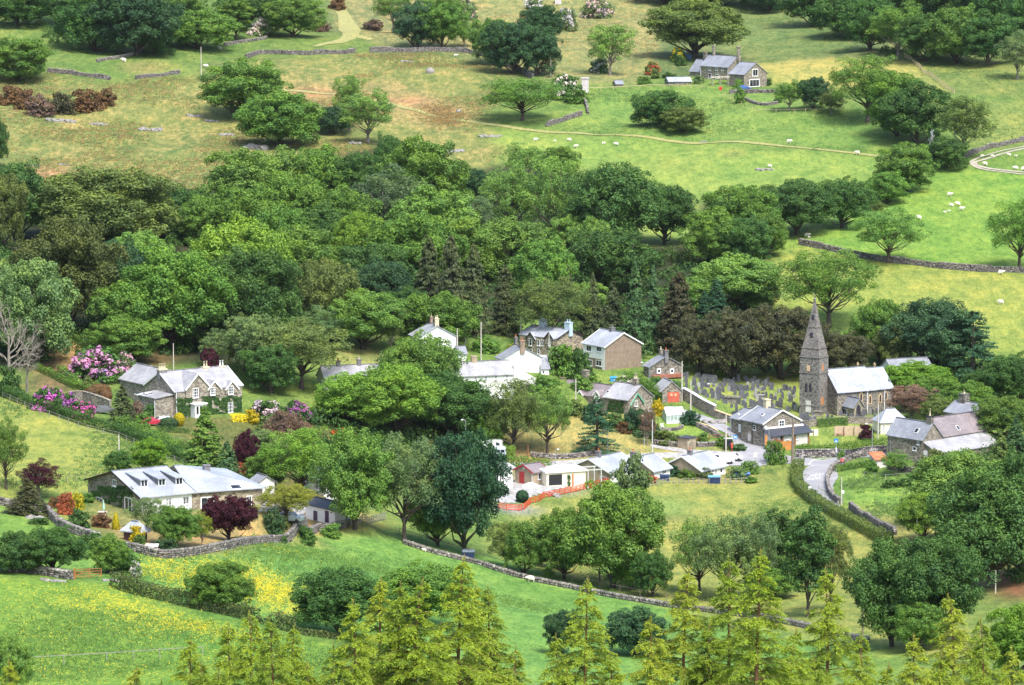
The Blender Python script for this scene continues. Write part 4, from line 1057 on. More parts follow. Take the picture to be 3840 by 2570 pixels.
for i, (tx, ty, sc_, lb) in enumerate(HM):
    D = RNG.uniform(268, 300); p = CAM + ray(tx, ty) * D; gz = H(p[0], p[1]); h = p[2] - gz
    cm, tm, pw, ph = PRO['hemlock'][i % 5]
    s = 1.25 * sc_; root = empty('foreground_conifer', (p[0], p[1], gz), RNG.uniform(0, 6.28))
    col = [(.25, .35, .036), (.28, .36, .04), (.20, .30, .034), (.23, .33, .032)][i % 4]
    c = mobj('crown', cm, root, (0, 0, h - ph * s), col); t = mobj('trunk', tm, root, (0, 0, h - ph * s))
    c.scale = (s, s, s); t.scale = (s, s, s)
    q = math.radians(0)
    mt = M(); zb = h - ph * s
    if zb > 0: mt.tube([(0, 0, -1), (0, 0, zb * .5), (0, 0, zb + .3)], [.34 * s, .27 * s, .17 * s], 7); mt.build('trunk', BARKR, root, smooth=True)
    tag(root, lb, 'conifer', 'foreground conifers')
# ------------------------------------------------------------------ buildings: local x runs along the right-hand wall (v), local y along the left-hand wall (u)
class House:
    def __init__(s, name, label, cat, anchor, a, group=None):
        s.A = np.array(anchor, float) if len(anchor) == 3 else G(*anchor); s.a = rad(a); s.v = np.array([math.sin(s.a), math.cos(s.a), 0]); s.u = np.array([-math.cos(s.a), math.sin(s.a), 0])
        s.root = empty(name, s.A, math.atan2(s.v[1], s.v[0])); tag(s.root, label, cat, group)
    def loc(s, p): q = np.asarray(p) - s.A; return Vector((q @ s.v, q @ s.u, q[2]))
    def wld(s, x, y, z): return s.A + s.v * x + s.u * y + np.array([0, 0, z])
    def body(s, **k): return Body(s, **k)
    def part(s, m, name, mat, parent=None, label=None, **k):
        o = m.build(name, mat, parent or s.root, **k)
        if label: o['label'] = label
        return o
class Body:
    def __init__(b, h, at=None, o=None, xl=None, xg=None, L=None, W=None, ye=None, He=None, yr=None, Hr=None, ridge='u', wall=STONE, roof=SLATE, over=.35, verge=.25, hip=(0, 0), parts=('wall', 'roof'),
                 barge=None, down=2.5, flat=False, mono=None, wlabel=None, rlabel=None, thick=.14):
        b.h = h
        if o is not None: b.o = Vector(o)
        elif at is None: b.o = Vector((0, 0, 0))
        else:
            P = G(*at); l = h.loc(P); b.o = Vector((l.x, l.y, l.z))
        Aw = h.wld(*b.o)
        b.W = W if W else solve_t(Aw, h.v, xg); b.L = L if L else solve_t(Aw, h.u, xl)
        b.He = He if He else solve_h(Aw, ye)
        b.ridge = ridge; b.mono = mono
        if Hr is None:
            ap = Aw + (h.v * b.W / 2 if ridge == 'u' else h.u * b.L / 2); b.Hr = solve_h(ap, yr) if not flat else b.He
        else: b.Hr = Hr
        x0, y0, z0 = b.o; W_, L_, He_, Hr_ = b.W, b.L, b.He, b.Hr; m = M()
        T = lambda x, y, z: (x0 + x, y0 + y, z0 + z)
        hipped = hip[0] > 0 and hip[1] > 0
        if mono:
            z = {'v': (He_, He_, Hr_, Hr_), 'n': (Hr_, Hr_, He_, He_), 'u': (He_, Hr_, Hr_, He_), 'w': (Hr_, He_, He_, Hr_)}[mono]
            c = [(0, 0), (W_, 0), (W_, L_), (0, L_)]
            m.hexa([T(x, y, -down) for x, y in c] + [T(x, y, zz) for (x, y), zz in zip(c, z)])
        elif flat or hipped:
            m.quadbox(T(0, 0, -down), T(W_, L_, He_))
        elif ridge == 'u':
            near = [T(0, 0, -down), T(W_, 0, -down), T(W_, 0, He_), T(W_ / 2, 0, Hr_ if not hip[0] else He_), T(0, 0, He_)]
            m.ext(near, (0, L_, 0)) if not (hip[0] or hip[1]) else m.quadbox(T(0, 0, -down), T(W_, L_, He_))
            if hip[1] and not hip[0]: m.ext([T(0, 0, He_ - .01), T(W_, 0, He_ - .01), T(W_ / 2, 0, Hr_ - .05)], (0, .3, 0))
        else:
            near = [T(0, 0, -down), T(0, L_, -down), T(0, L_, He_), T(0, L_ / 2, Hr_), T(0, 0, He_)]
            m.ext(near, (W_, 0, 0)) if not (hip[0] or hip[1]) else m.quadbox(T(0, 0, -down), T(W_, L_, He_))
            if hip[1] and not hip[0]: m.ext([T(0, 0, He_ - .01), T(0, L_, He_ - .01), T(0, L_ / 2, Hr_ - .05)], (.3, 0, 0))
        b.wallo = h.part(m, parts[0], wall, label=wlabel)
        r = M(); e, g, t = over, verge, thick
        if mono:                                             # lean-to: high side named by mono ('u' wall x=W high / 'v' y=L high / 'n' near y=0 high / 'w' x=0 high)
            z = {'v': (He_, He_, Hr_, Hr_), 'n': (Hr_, Hr_, He_, He_), 'u': (He_, Hr_, Hr_, He_), 'w': (Hr_, He_, He_, Hr_)}[mono]
            c = [(-g, -g), (W_ + g, -g), (W_ + g, L_ + g), (-g, L_ + g)]
            r.hexa([T(x, y, zz + .02) for (x, y), zz in zip(c, z)] + [T(x, y, zz + .02 + t) for (x, y), zz in zip(c, z)])
        elif flat:
            r.quadbox(T(-e, -e, He_ + .01), T(W_ + e, L_ + e, He_ + t))
        else:
            if ridge == 'u': P = lambda a_, c_, z: T(c_, a_, z); n, c2 = L_, W_
            else: P = lambda a_, c_, z: T(a_, c_, z); n, c2 = W_, L_
            sl = (Hr_ - He_) / (c2 / 2); ze = He_ - sl * e + .03; zr = Hr_ + .03
            h0, h1 = hip; a0, a1 = (-g, n + g)
            i0, i1 = (h0 if h0 else -g), (n - h1 if h1 else n + g)
            if h0: a0 = -e
            if h1: a1 = n + e
            for sgn in (0, 1):
                cl = -e if sgn == 0 else c2 + e
                q = [P(a0, cl, ze), P(a1, cl, ze), P(i1, c2 / 2, zr), P(i0, c2 / 2, zr)]
                r.hexa(q + [(p[0], p[1], p[2] + t) for p in q])
            for hh, aa, ii in ((h0, a0, i0), (h1, a1, i1)):
                if hh:
                    q = [P(aa, -e, ze), P(aa, c2 + e, ze), P(ii, c2 / 2, zr)]
                    r.ext(q, (0, 0, t * 1.02))
            if barge:                                        # barge boards on the near gable and the far one
                for aa in ([a0 - .03] if not h0 else []) + ([a1 + .03] if not h1 else []):
                    mb = M()
                    for cl in (-e, c2 + e):
                        p, q = Vector(P(aa, cl, ze + t * .4)), Vector(P(aa, c2 / 2, zr + t * .4)); mb.bar(p, q, .07, .26)
                    h.part(mb, 'barge_board', barge)
        b.roofo = h.part(r, parts[1], roof, uv=True, label=rlabel)
        b.ridge_cap = None
        if not flat and not mono:
            rc = M(); p0 = P(i0, c2 / 2, zr + t + .03); p1 = P(i1, c2 / 2, zr + t + .03); rc.bar(p0, p1, .3, .12); b.ridge_o = h.part(rc, 'ridge_tile', roof, b.roofo)
    # place things on walls by sight line
    def hit(b, wall, px, py):
        h = b.h; r = ray(px, py); o0 = h.loc(CAM); d = Vector((r @ h.v, r @ h.u, r[2]))
        if wall == 'u': t = (b.o.x - o0.x) / d.x
        elif wall == 'v': t = (b.o.y - o0.y) / d.y
        elif wall == 'U': t = (b.o.x + b.W - o0.x) / d.x
        return o0 + d * t, t
    def win(b, wall, px, py, w, hgt, cols=2, rows=2, frame=FRAME, pane=GLASS, name='window', metres=False, bar=.09, label=None, sill=True, surround=0, out=0.):
        p, t = b.hit(wall, px, py); p = p - Vector((out, 0, 0) if wall == 'u' else (0, out, 0)); s = F / t; th = b.h.a
        fore = abs(math.cos(th)) if wall == 'u' else abs(math.sin(th))
        wm = w if metres else w / (s * max(fore, .25)); hm = hgt if metres else hgt / (s * CT); ou = .06
        def pt(a, z, out):
            return (p.x - out, p.y + a, p.z + z) if wall == 'u' else (p.x + a, p.y - out, p.z + z)
        m = M()
        def blk(a0, a1, z0, z1, o0, o1):
            q = [pt(a0, z0, o0), pt(a1, z1, o1)]; m.quadbox(tuple(min(x, y) for x, y in zip(*q)), tuple(max(x, y) for x, y in zip(*q)))
        W2, H2 = wm / 2, hm / 2; B = min(bar, wm * .2)
        blk(-W2, W2, H2 - B, H2, -.02, ou); blk(-W2, W2, -H2, -H2 + B, -.02, ou); blk(-W2, -W2 + B, -H2 + B, H2 - B, -.02, ou); blk(W2 - B, W2, -H2 + B, H2 - B, -.02, ou)
        for i in range(1, cols): x = -W2 + wm * i / cols; blk(x - B * .3, x + B * .3, -H2 + B, H2 - B, -.02, ou * .9)
        for i in range(1, rows): z = -H2 + hm * i / rows; blk(-W2 + B, W2 - B, z - B * .25, z + B * .25, -.02, ou * .8)
        if sill: blk(-W2 - .08, W2 + .08, -H2 - .1, -H2 - .001, -.02, ou + .08)
        if surround:
            S_ = surround
            blk(-W2 - S_, -W2 - .001, -H2 - S_, H2 + S_, -.02, .03); blk(W2 + .001, W2 + S_, -H2 - S_, H2 + S_, -.02, .03); blk(-W2, W2, H2 + .001, H2 + S_, -.02, .03); blk(-W2, W2, -H2 - S_, -H2 - .11, -.02, .03)
        o = b.h.part(m, name, frame, label=label)
        g = M(); q = [pt(-W2 + B * .5, -H2 + B * .5, -.015), pt(W2 - B * .5, H2 - B * .5, .025)]
        g.quadbox(tuple(min(x, y) for x, y in zip(*q)), tuple(max(x, y) for x, y in zip(*q))); b.h.part(g, 'pane', pane, o)
        return o
    def slab(b, wall, px, py, w, hgt, mat, name='door', out=.05, label=None, arch=False):
        p, t = b.hit(wall, px, py); s = F / t; fore = abs(math.cos(b.h.a)) if wall == 'u' else abs(math.sin(b.h.a))
        wm = w / (s * max(fore, .25)); hm = hgt / (s * CT); m = M()
        pt = (lambda a, z, o: (p.x - o, p.y + a, p.z + z)) if wall == 'u' else (lambda a, z, o: (p.x + a, p.y - o, p.z + z))
        W2, H2 = wm / 2, hm / 2
        poly = [(-W2, -H2), (W2, -H2), (W2, H2 * .45), (W2 * .62, H2 * .85), (0, H2), (-W2 * .62, H2 * .85), (-W2, H2 * .45)] if arch else [(-W2, -H2), (W2, -H2), (W2, H2), (-W2, H2)]
        m.ext([pt(a, z, -.03) for a, z in poly], (-(out + .03), 0, 0) if wall == 'u' else (0, -(out + .03), 0))
        return b.h.part(m, name, mat, label=label)
    def ridge_pt(b, px, f=None):
        h = b.h
        base = b.o + (Vector((b.W / 2, 0, b.Hr)) if b.ridge == 'u' else Vector((0, b.L / 2, b.Hr)))
        Pw = h.wld(*base); d = h.u if b.ridge == 'u' else h.v
        t = solve_t(Pw, d, px); return base + (Vector((0, t, 0)) if b.ridge == 'u' else Vector((t, 0, 0)))
    def chim(b, px, pytop, wpx, mat=STONE, pots=1, potmat=ORNG, cap=None, dep=.8, pt=None, roundcap=False, poth=.55, down=1.3, label=None):
        p = pt or b.ridge_pt(px); Pw = b.h.wld(*p); s = F / depth(Pw); w = wpx / s / 1.15; top = solve_h(Pw, pytop) ; x, y = p.x, p.y
        w = max(.45, w * .85); zt = p.z + top
        lx, ly = (w / 2, dep / 2) if b.ridge == 'v' else (dep / 2, w / 2)
        if b.ridge == 'u' and math.sin(b.h.a) > .8: lx, ly = w / 2, dep / 2
        m = M()
        if roundcap:
            m.quadbox((x - lx, y - ly, p.z - down), (x + lx, y + ly, p.z + .5)); m.lathe([(w * .5, .3), (w * .48, top - .5), (w * .62, top - .45), (w * .6, top - .12), (w * .35, top)], (x, y, p.z), 12)
            return b.h.part(m, 'chimney', mat, b.roofo, label)
        m.quadbox((x - lx, y - ly, p.z - down), (x + lx, y + ly, zt - .18)); o = b.h.part(m, 'chimney', mat, b.roofo, label)
        m2 = M(); m2.quadbox((x - lx - .07, y - ly - .07, zt - .18), (x + lx + .07, y + ly + .07, zt))
        co_ = m2.build('cap', cap or mat, None); co_.parent = b.roofo; co_.name = 'chimney_cap'
        for i in range(pots):
            f = (i + .5) / pots - .5; q = M(); px_, py_ = (x + f * lx * 1.7, y) if lx > ly else (x, y + f * ly * 1.7)
            q.lathe([(.15, 0), (.17, .08), (.13, .12), (.12, poth - .05), (.16, poth - .04), (.15, poth)], (px_, py_, zt), 9); r_ = q.build('chimney_pot', potmat, b.roofo, smooth=True)
        return o
    def skylight(b, px, py, w=.8, hgt=1.1, side=0, frame=FRAME):
        """roof window on the near slope (x small for ridge u, y small for ridge v)"""
        h = b.h; c2 = b.W if b.ridge == 'u' else b.L; sl = (b.Hr - b.He) / (c2 if b.mono else c2 / 2)
        o0 = h.loc(CAM); r = ray(px, py); d = Vector((r @ h.v, r @ h.u, r[2]))
        ax = 0 if b.ridge == 'u' else 1                       # plane: z = o.z + He + sl * (coord - o)
        k0 = o0.z - b.o.z - b.He - .2 - sl * (o0[ax] - b.o[ax]); k1 = d.z - sl * d[ax]; t = -k0 / k1; p = o0 + d * t
        n = math.hypot(1, sl); m = M(); g = M()
        e1 = Vector((1, 0, sl)) / n if ax == 0 else Vector((0, 1, sl)) / n; e2 = Vector((0, 1, 0)) if ax == 0 else Vector((1, 0, 0)); nn = e1.cross(e2); nn = nn if nn.z > 0 else -nn
        def bx(mm, a, c_, lo, hi):
            q = [p + e1 * x + e2 * y for x, y in ((-a, -c_), (a, -c_), (a, c_), (-a, c_))]; mm.hexa([v_ + nn * lo for v_ in q] + [v_ + nn * hi for v_ in q])
        bx(m, hgt / 2, w / 2, -.15, .10); o = h.part(m, 'roof_window', frame, b.roofo); bx(g, hgt / 2 - .08, w / 2 - .08, .09, .12)
        q = g.build('pane', GLASS if frame is not BLACKP else FRAME, b.roofo); q.name = 'roof_window_pane'
    def gablet(b, wall, px, ypeak, wpx, wallm, roofm, barge=None, deep=2.5, over=.2, out=.15, ybot=None, name='gablet'):
        """small gable breaking the eaves of wall 'u' or 'v'"""
        p, t = b.hit(wall, px, ypeak); s = F / t; fore = abs(math.cos(b.h.a)) if wall == 'u' else abs(math.sin(b.h.a)); w = wpx / (s * max(fore, .3))
        zt = p.z; zb = b.o.z + b.He - (1.2 if ybot is None else 0)
        ze = zt - w * .5 * 1.05
        if wall == 'u': pt = lambda a, o, z: (p.x - out + o, p.y + a, z)
        else: pt = lambda a, o, z: (p.x + a, p.y - out + o, z)
        m = M(); m.ext([pt(-w / 2, 0, min(zb, ze - .3)), pt(w / 2, 0, min(zb, ze - .3)), pt(w / 2, 0, ze), pt(0, 0, zt), pt(-w / 2, 0, ze)], (deep, 0, 0) if wall == 'u' else (0, deep, 0))
        g = b.h.part(m, name, wallm); r = M()
        for sg in (-1, 1):
            q = [pt(0, -over, zt + .02), pt(sg * (w / 2 + .2), -over, ze - .2), pt(sg * (w / 2 + .2), deep, ze - .2), pt(0, deep, zt + .02)]
            r.hexa(q + [(a, c_, z + .13) for a, c_, z in q])
        b.h.part(r, 'gablet_roof', roofm, g, uv=True)
        if barge:
            k = M()
            for sg in (-1, 1): k.bar(pt(0, -over - .04, zt + .05), pt(sg * (w / 2 + .22), -over - .04, ze - .17), .07, .24)
            b.h.part(k, 'barge_board', barge, g)
        return g
    def panel(b, wall, mat, z0, z1, f0=0, f1=1, out=.025, name='rendered_wall', label=None):
        m = M(); x, y, z = b.o
        if wall == 'u': m.quadbox((x - out, y + b.L * f0, z + z0), (x - .001, y + b.L * f1, z + z1))
        else: m.quadbox((x + b.W * f0, y - out, z + z0), (x + b.W * f1, y - .001, z + z1))
        return b.h.part(m, name, mat, label=label)
    def ivy(b, wall, x0, y0, x1, y1, n=900, size=.26, col=(.05, .13, .03), holes=()):
        P = []
        k = 0
        while len(P) < n and k < n * 6:
            k += 1; px = random.uniform(x0, x1); py = random.uniform(y0, y1)
            if vnoise(np.array([px / 14.]), np.array([py / 14.]), 9)[0] < .22: continue
            if any(abs(px - hx) < hw / 2 and abs(py - hy) < hh / 2 for hx, hy, hw, hh in holes): continue
            p, t = b.hit(wall, px, py); o = random.uniform(.02, .22); P.append((p.x - o, p.y, p.z) if wall == 'u' else (p.x, p.y - o, p.z))
        P = np.array(P); nn = np.tile(np.array([-1., 0, .45]) if wall == 'u' else np.array([0, -1., .45]), (len(P), 1))
        V, Q, A = leaves(P, nn, size, .8, .4)
        return mobj('ivy', npmesh('ivy', V, Q, LEAF, A), b.h.root, None, col)
    def dormer(b, px, py, w, hgt, roofm, cheek, frame=FRAME):
        h = b.h; sl = (b.Hr - b.He) / (b.L / 2); o0 = h.loc(CAM); r = ray(px, py); d = Vector((r @ h.v, r @ h.u, r[2]))
        k0 = o0.z - b.o.z - b.He - .1 - sl * (o0.y - b.o.y); k1 = d.z - sl * d.y; p = o0 + d * (-k0 / k1)
        dp = hgt / sl + .2; m = M(); m.hexa([(p.x - w / 2, p.y, p.z - .3), (p.x + w / 2, p.y, p.z - .3), (p.x + w / 2, p.y + dp, p.z + hgt * .6), (p.x - w / 2, p.y + dp, p.z + hgt * .6),
                (p.x - w / 2, p.y, p.z + hgt), (p.x + w / 2, p.y, p.z + hgt), (p.x + w / 2, p.y + dp, p.z + hgt + .25), (p.x - w / 2, p.y + dp, p.z + hgt + .25)])
        g = h.part(m, 'dormer', cheek); r_ = M(); a = w / 2 + .18
        q = [(p.x - a, p.y - .3, p.z + hgt - .04), (p.x + a, p.y - .3, p.z + hgt - .04), (p.x + a, p.y + dp + .6, p.z + hgt + .36), (p.x - a, p.y + dp + .6, p.z + hgt + .36)]
        r_.hexa(q + [(x, y, z + .12) for x, y, z in q]); h.part(r_, 'dormer_roof', roofm, g, uv=True)
        f = M(); B = .1; yy = p.y - .05; x0, x1, z0, z1 = p.x - w / 2 + .02, p.x + w / 2 - .02, p.z + .0, p.z + hgt - .05
        f.quadbox((x0, yy, z0), (x0 + B, p.y + .02, z1)); f.quadbox((x1 - B, yy, z0), (x1, p.y + .02, z1)); f.quadbox((x0 + B, yy, z0), (x1 - B, p.y + .02, z0 + B)); f.quadbox((x0 + B, yy, z1 - B), (x1 - B, p.y + .02, z1)); f.quadbox((p.x - B * .4, yy + .01, z0 + B), (p.x + B * .4, p.y + .02, z1 - B))
        h.part(f, 'dormer_window', frame, g); k = M(); k.quadbox((x0 + B * .5, p.y - .02, z0 + B * .5), (x1 - B * .5, p.y + .015, z1 - B * .5)); h.part(k, 'dormer_pane', GLASS, g)
def absorb(h1, h2):
    """one building of two wings set at different angles: the second wing's parts join the first root"""
    f = lambda h: Matrix.Translation(Vector(h.A)) @ Matrix.Rotation(math.atan2(h.v[1], h.v[0]), 4, 'Z')
    mt = f(h1).inverted() @ f(h2)
    for c in [o for o in C.objects if o.parent is h2.root]: c.parent = h1.root; c.matrix_basis = mt @ c.matrix_basis
    bpy.data.objects.remove(h2.root)
def pipe(h, wx, wy, z0, z1, mat=FRAME, r=.06):
    m = M(); m.tube([(wx, wy, z0), (wx, wy, z1)], [r, r], 6); h.part(m, 'drainpipe', mat)
RUSTR = paint('rusty_tin', (.45, .16, .07), .8, .3); LOUV = paint('louvre_boards', (.62, .45, .26), .7, .15); PALED = paint('pale_door', (.58, .56, .53), .6, .1)
LANC = paint('lancet_lead', (.045, .042, .06), .3, .3); ORDOOR = paint('orange_board', (.5, .20, .07), .7, .15); TIMBER = paint('orange_timber', (.5, .21, .06), .6, .2); PURP = paint('purple_door', (.06, .03, .08), .5, .2)
MAR = paint('maroon_boards', (.10, .035, .04), .8, .2); BRICKR = paint('red_brown_sheet', (.30, .11, .07), .8, .2); GRN = paint('greenhouse_glass', (.36, .45, .42), .2, .25); BROWNP = paint('brown_post', (.24, .11, .05), .7, .2)
# --- hill farmhouse
h = House('farmhouse', 'stone farmhouse with slate roof and round chimneys alone on the upper hillside', 'house', (2731, 302), 48)
b = h.body(xl=2627, xg=2797, ye=252, yr=213); w = h.body(at=(2790, 330), xl=2734, xg=2876, ye=280, yr=238); l = h.body(at=(2627, 290), xl=2587, W=b.W * .8, ye=268, yr=226)
b.chim(2676, 170, 16, STONE, 0, roundcap=True); b.chim(2769, 174, 18, STONE, 0, roundcap=True); l.chim(2645, 197, 21, STONE_D, 1)
w.win('v', 2832, 273, 20, 25, 2, 1, surround=.12); w.win('v', 2829, 312, 38, 26, 3, 1, surround=.14)
for x in (2661, 2687, 2710): b.win('u', x, 259, 9, 11, 2, 2)
b.win('u', 2662, 285, 12, 18, 1, 2); b.win('u', 2690, 287, 12, 16, 2, 2); pipe(h, -.1, .1, 0, b.He); pipe(h, -.1, b.L - .1, 0, b.He)
# --- white house above the village
h = House('white_house', 'white rendered house with four chimneys on its ridge, highest on the left of the village', 'house', (1569, 1350), 72)
b = h.body(xl=1537, xg=1711, ye=1268, yr=1225, wall=WHITE, roof=SLATE_P)
b.chim(1603, 1181, 14, PEBBLE, 1); b.chim(1617, 1188, 14, PEBBLE, 1, CREAMC); b.chim(1637, 1194, 20, CREAMC, 2, CREAMC)
for y in (1285, 1325): b.win('u', 1553, y, 6, 20, 1, 2)
# --- stone house with blue chimneys
h = House('stone_house', 'stone house with two pale blue chimney stacks and dark barge boards', 'house', (2087, 1340), 44)
b = h.body(xl=1948, xg=2186, ye=1273, yr=1238, wall=STONE_W, roof=SLATE_P, barge=BROWNB, over=.1)
b.chim(2036, 1196, 36, BLUEC, 1, BLUEC, dep=1.0); b.chim(2132, 1208, 36, BLUEC, 2, BLUEC, dep=1.0)
for x in (1993, 2062): b.gablet('u', x, 1248, 30, STONE_W, SLATE_P, BROWNB, deep=3, out=.2)
b.win('u', 1992, 1283, 11, 27, 1, 2, out=.2)
for x in (2020, 2033): b.win('u', x, 1286, 8, 22, 1, 2)
b.win('u', 1991, 1318, 11, 17, 1, 2); b.win('u', 2020, 1318, 9, 19, 1, 2); b.win('u', 2063, 1284, 9, 24, 1, 2, out=.2)
# --- white cottage with a brick stack
h = House('white_cottage', 'white gabled cottage with a brick chimney in front of the blue chimneyed house', 'house', (1885, 1394), 70)
b = h.body(xl=1861, xg=2030, ye=1348, yr=1303, wall=WHITE, roof=SLATE)
b.chim(1934, 1264, 12, GREYC, 1); b.chim(1957, 1277, 24, PEBBLE, 1, dep=.9)
h = House('outhouse', 'small grey roofed outhouse against the right side of the white gabled cottage', 'outbuilding', (2031, 1404), 78)
b = h.body(L=3, xg=2059, ye=1387, yr=1362, mono='v', Hr=3.4, wall=WHITE, roof=SLATE); b.win('v', 2038, 1396, 9, 12, 1, 1)
h = House('outhouse', 'small white outhouse with grey roof below the four chimneyed white house', 'outbuilding', (1718, 1362), 76)
b = h.body(L=4, xg=1749, ye=1327, yr=1302, ridge='v', wall=WHITE, roof=SLATE)
# --- long white terrace
h = House('white_terrace', 'long white terrace with pale slate roof and small windows behind the olive trees', 'house', (1668, 1482), 73)
b = h.body(L=7, xg=1925, ye=1413, yr=1364, ridge='v', wall=WHITE, roof=SLATE_W, barge=None)
b.chim(1777, 1335, 28, TANW, 0, dep=.8)
for x, y in ((1752, 1427), (1784, 1423), (1822, 1419), (1860, 1415), (1901, 1412)): b.win('v', x, y, 9, 15, 2, 2)
for x, y in ((1790, 1455), (1840, 1450), (1885, 1448)): b.win('v', x, y, 9, 16, 2, 2)
h = House('white_outbuilding', 'white lean-to outbuilding sloping down from the right end of the long terrace', 'outbuilding', (1927, 1462), 73)
b = h.body(L=5, xg=2008, ye=1424, Hr=4.6, mono='w', wall=WHITE, roof=WHITE, over=.1, verge=.02)
# --- terrace behind the chestnut
h = House('white_terrace', 'terrace with three dark chimneys, only its pale roof showing above the great chestnut', 'house', (1222, 1484), 74)
b = h.body(L=7.5, xg=1505, ye=1428, yr=1376, ridge='v', wall=WHITE, roof=SLATE_W)
b.chim(1268, 1353, 18, GREYC, 2); b.chim(1346, 1347, 20, GREYC, 1, CREAMC); b.chim(1433, 1344, 20, GREYC, 1, CREAMC, CREAMC); b.chim(1523, 1328, 12, ORNG, 1, WHITE, WHITE)
# --- pebbledash house
h = House('pebbledash_house', 'tall house with brown pebbledash gable and white front', 'house', (2268, 1389), 55)
b = h.body(xl=2186, xg=2405, ye=1302, yr=1250, wall=PEBBLE, roof=SLATE_P, barge=WHITE)
b.panel('u', WHITE, b.He * .44, b.He - .02, 0, 1); b.panel('u', WHITE, -.5, b.He * .44, .8, 1); b.panel('u', WHITE, -.5, b.He * .44, 0, .12)
for x, y, q in ((2209, 1307, 18), (2247, 1308, 19), (2211, 1360, 20), (2246, 1362, 21)): b.win('u', x, y, q, 22, 2, 1, bar=.11)
b.chim(2296, 1228, 24, GREYC, 1, GREYC)
# --- small stone cottage
h = House('stone_cottage', 'small stone cottage with two white framed windows and a red brown porch beside the yews', 'house', (2437, 1421), 64)
b = h.body(xl=2413, xg=2556, ye=1377, yr=1338, wall=STONE_D, roof=SLATE); b.chim(2478, 1310, 14, STONE, 1, CREAMC); b.chim(2497, 1314, 20, GREYC, 1)
for x in (2471, 2520): b.win('v', x, 1392, 11, 14, 1, 1, surround=.14)
b.slab('v', 2498, 1410, 112, 12, BRICKR, 'porch_roof', .9)
# --- long stone cottage
h = House('stone_cottage', 'long stone cottage with green barge boards and white dormers in the village centre', 'house', (2356, 1555), 44)
b = h.body(xl=2266, xg=2447, ye=1500, yr=1447, wall=STONE, roof=SLATE_W)
l = h.body(o=(.5, b.L, -.3), xl=2092, W=b.W * .92, He=b.He - .2, Hr=b.Hr - .55, wall=STONE, roof=SLATE_V, over=.1)
b.chim(2384, 1420, 28, STONE, 2, potmat=CREAMC, poth=1.1); l.chim(2111, 1414, 24, STONE_W, 0, dep=.9); l.chim(2196, 1388, 30, STONE, 0, CREAMC, dep=1.1)
l.gablet('u', 2106, 1449, 52, STONE_W, SLATE_V, GREENB, deep=3.5, out=.8)
for x in (2178, 2240): l.gablet('u', x, 1466, 20, WHITE, SLATE_V, WHITE, deep=2.2, out=.16); l.win('u', x, 1481, 9, 13, 2, 1, out=.16)
b.gablet('v', 2388, 1477, 50, STONE, SLATE_W, GREENB, deep=.8, out=.04); b.win('v', 2385, 1513, 11, 22, 1, 1); b.win('v', 2425, 1555, 6, 16, 1, 1)
b.skylight(2280, 1470, .7, .6); b.ivy('u', 2278, 1502, 2340, 1550, 700)
# --- garage with red doors
h = House('stone_garage', 'little stone garage with red double doors beside the churchyard wall', 'garage', (2482, 1513), 76)
b = h.body(L=5.5, xg=2555, ye=1467, yr=1433, wall=STONE, roof=SLATE_W); d = b.slab('v', 2525, 1492, 44, 42, paint('faded_red_door', (.48, .10, .06), .6, .15), 'garage_door', .05)
for x in (2518, 2533): b.slab('v', x, 1481, 8, 8, LOUV, 'door_light', .07)
# --- slated pub with porch
h = House('stone_chapel', 'stone house with white verges and slated timber porch on the lane below the church', 'house', (2862, 1677), 57)
b = h.body(xl=2779, xg=2999, ye=1590, yr=1540, wall=STONE, roof=SLATE, barge=WHITE)
e = h.body(o=(.5, b.L, .6), xl=2740, W=b.W * .8, He=b.He - .9, Hr=b.Hr - 1.6, wall=STONE, roof=SLATE)
b.win('v', 2931, 1588, 22, 25, 2, 2, bar=.14, surround=.05); b.win('u', 2829, 1604, 10, 18, 1, 2); b.slab('u', 2810, 1640, 10, 26, PALED); b.chim(2876, 1497, 28, CREAMC, 0, CREAMC, dep=1)
b.skylight(2860, 1556, .7, .8); pipe(h, -.1, 3.4, 0, b.He, BLACKP); e.slab('u', 2774, 1606, 8, 30, WHITE)
p = h.body(o=(.2, -2.2, -.2), W=b.W + .5, L=2.2, He=2.5, Hr=4.0, mono='v', wall=PALED, roof=SLATE_D, verge=.6, parts=('porch', 'porch_roof'))
for f in (.02, .3, .62, .97): m = M(); m.quadbox((.2 + p.W * f - .18, -2.32, -2), (.2 + p.W * f + .18, -2.21, 2.45)); h.part(m, 'porch_post', BROWNP)
for x in (2895, 2912, 2953, 2990): p.win('v', x, 1643, 8, 11, 2, 1)
p.slab('v', 2932, 1646, 12, 26, BLACKP, 'doorway', .04); p.slab('v', 2873, 1656, 10, 46, TIMBER, 'door', .06)
m = M(); m.quadbox((.8, -4.6, -1), (.9, -2.3, 1.9)); m.quadbox((.8, -4.7, -1), (3.6, -4.6, 1.6)); h.part(m, 'timber_screen', TIMBER)
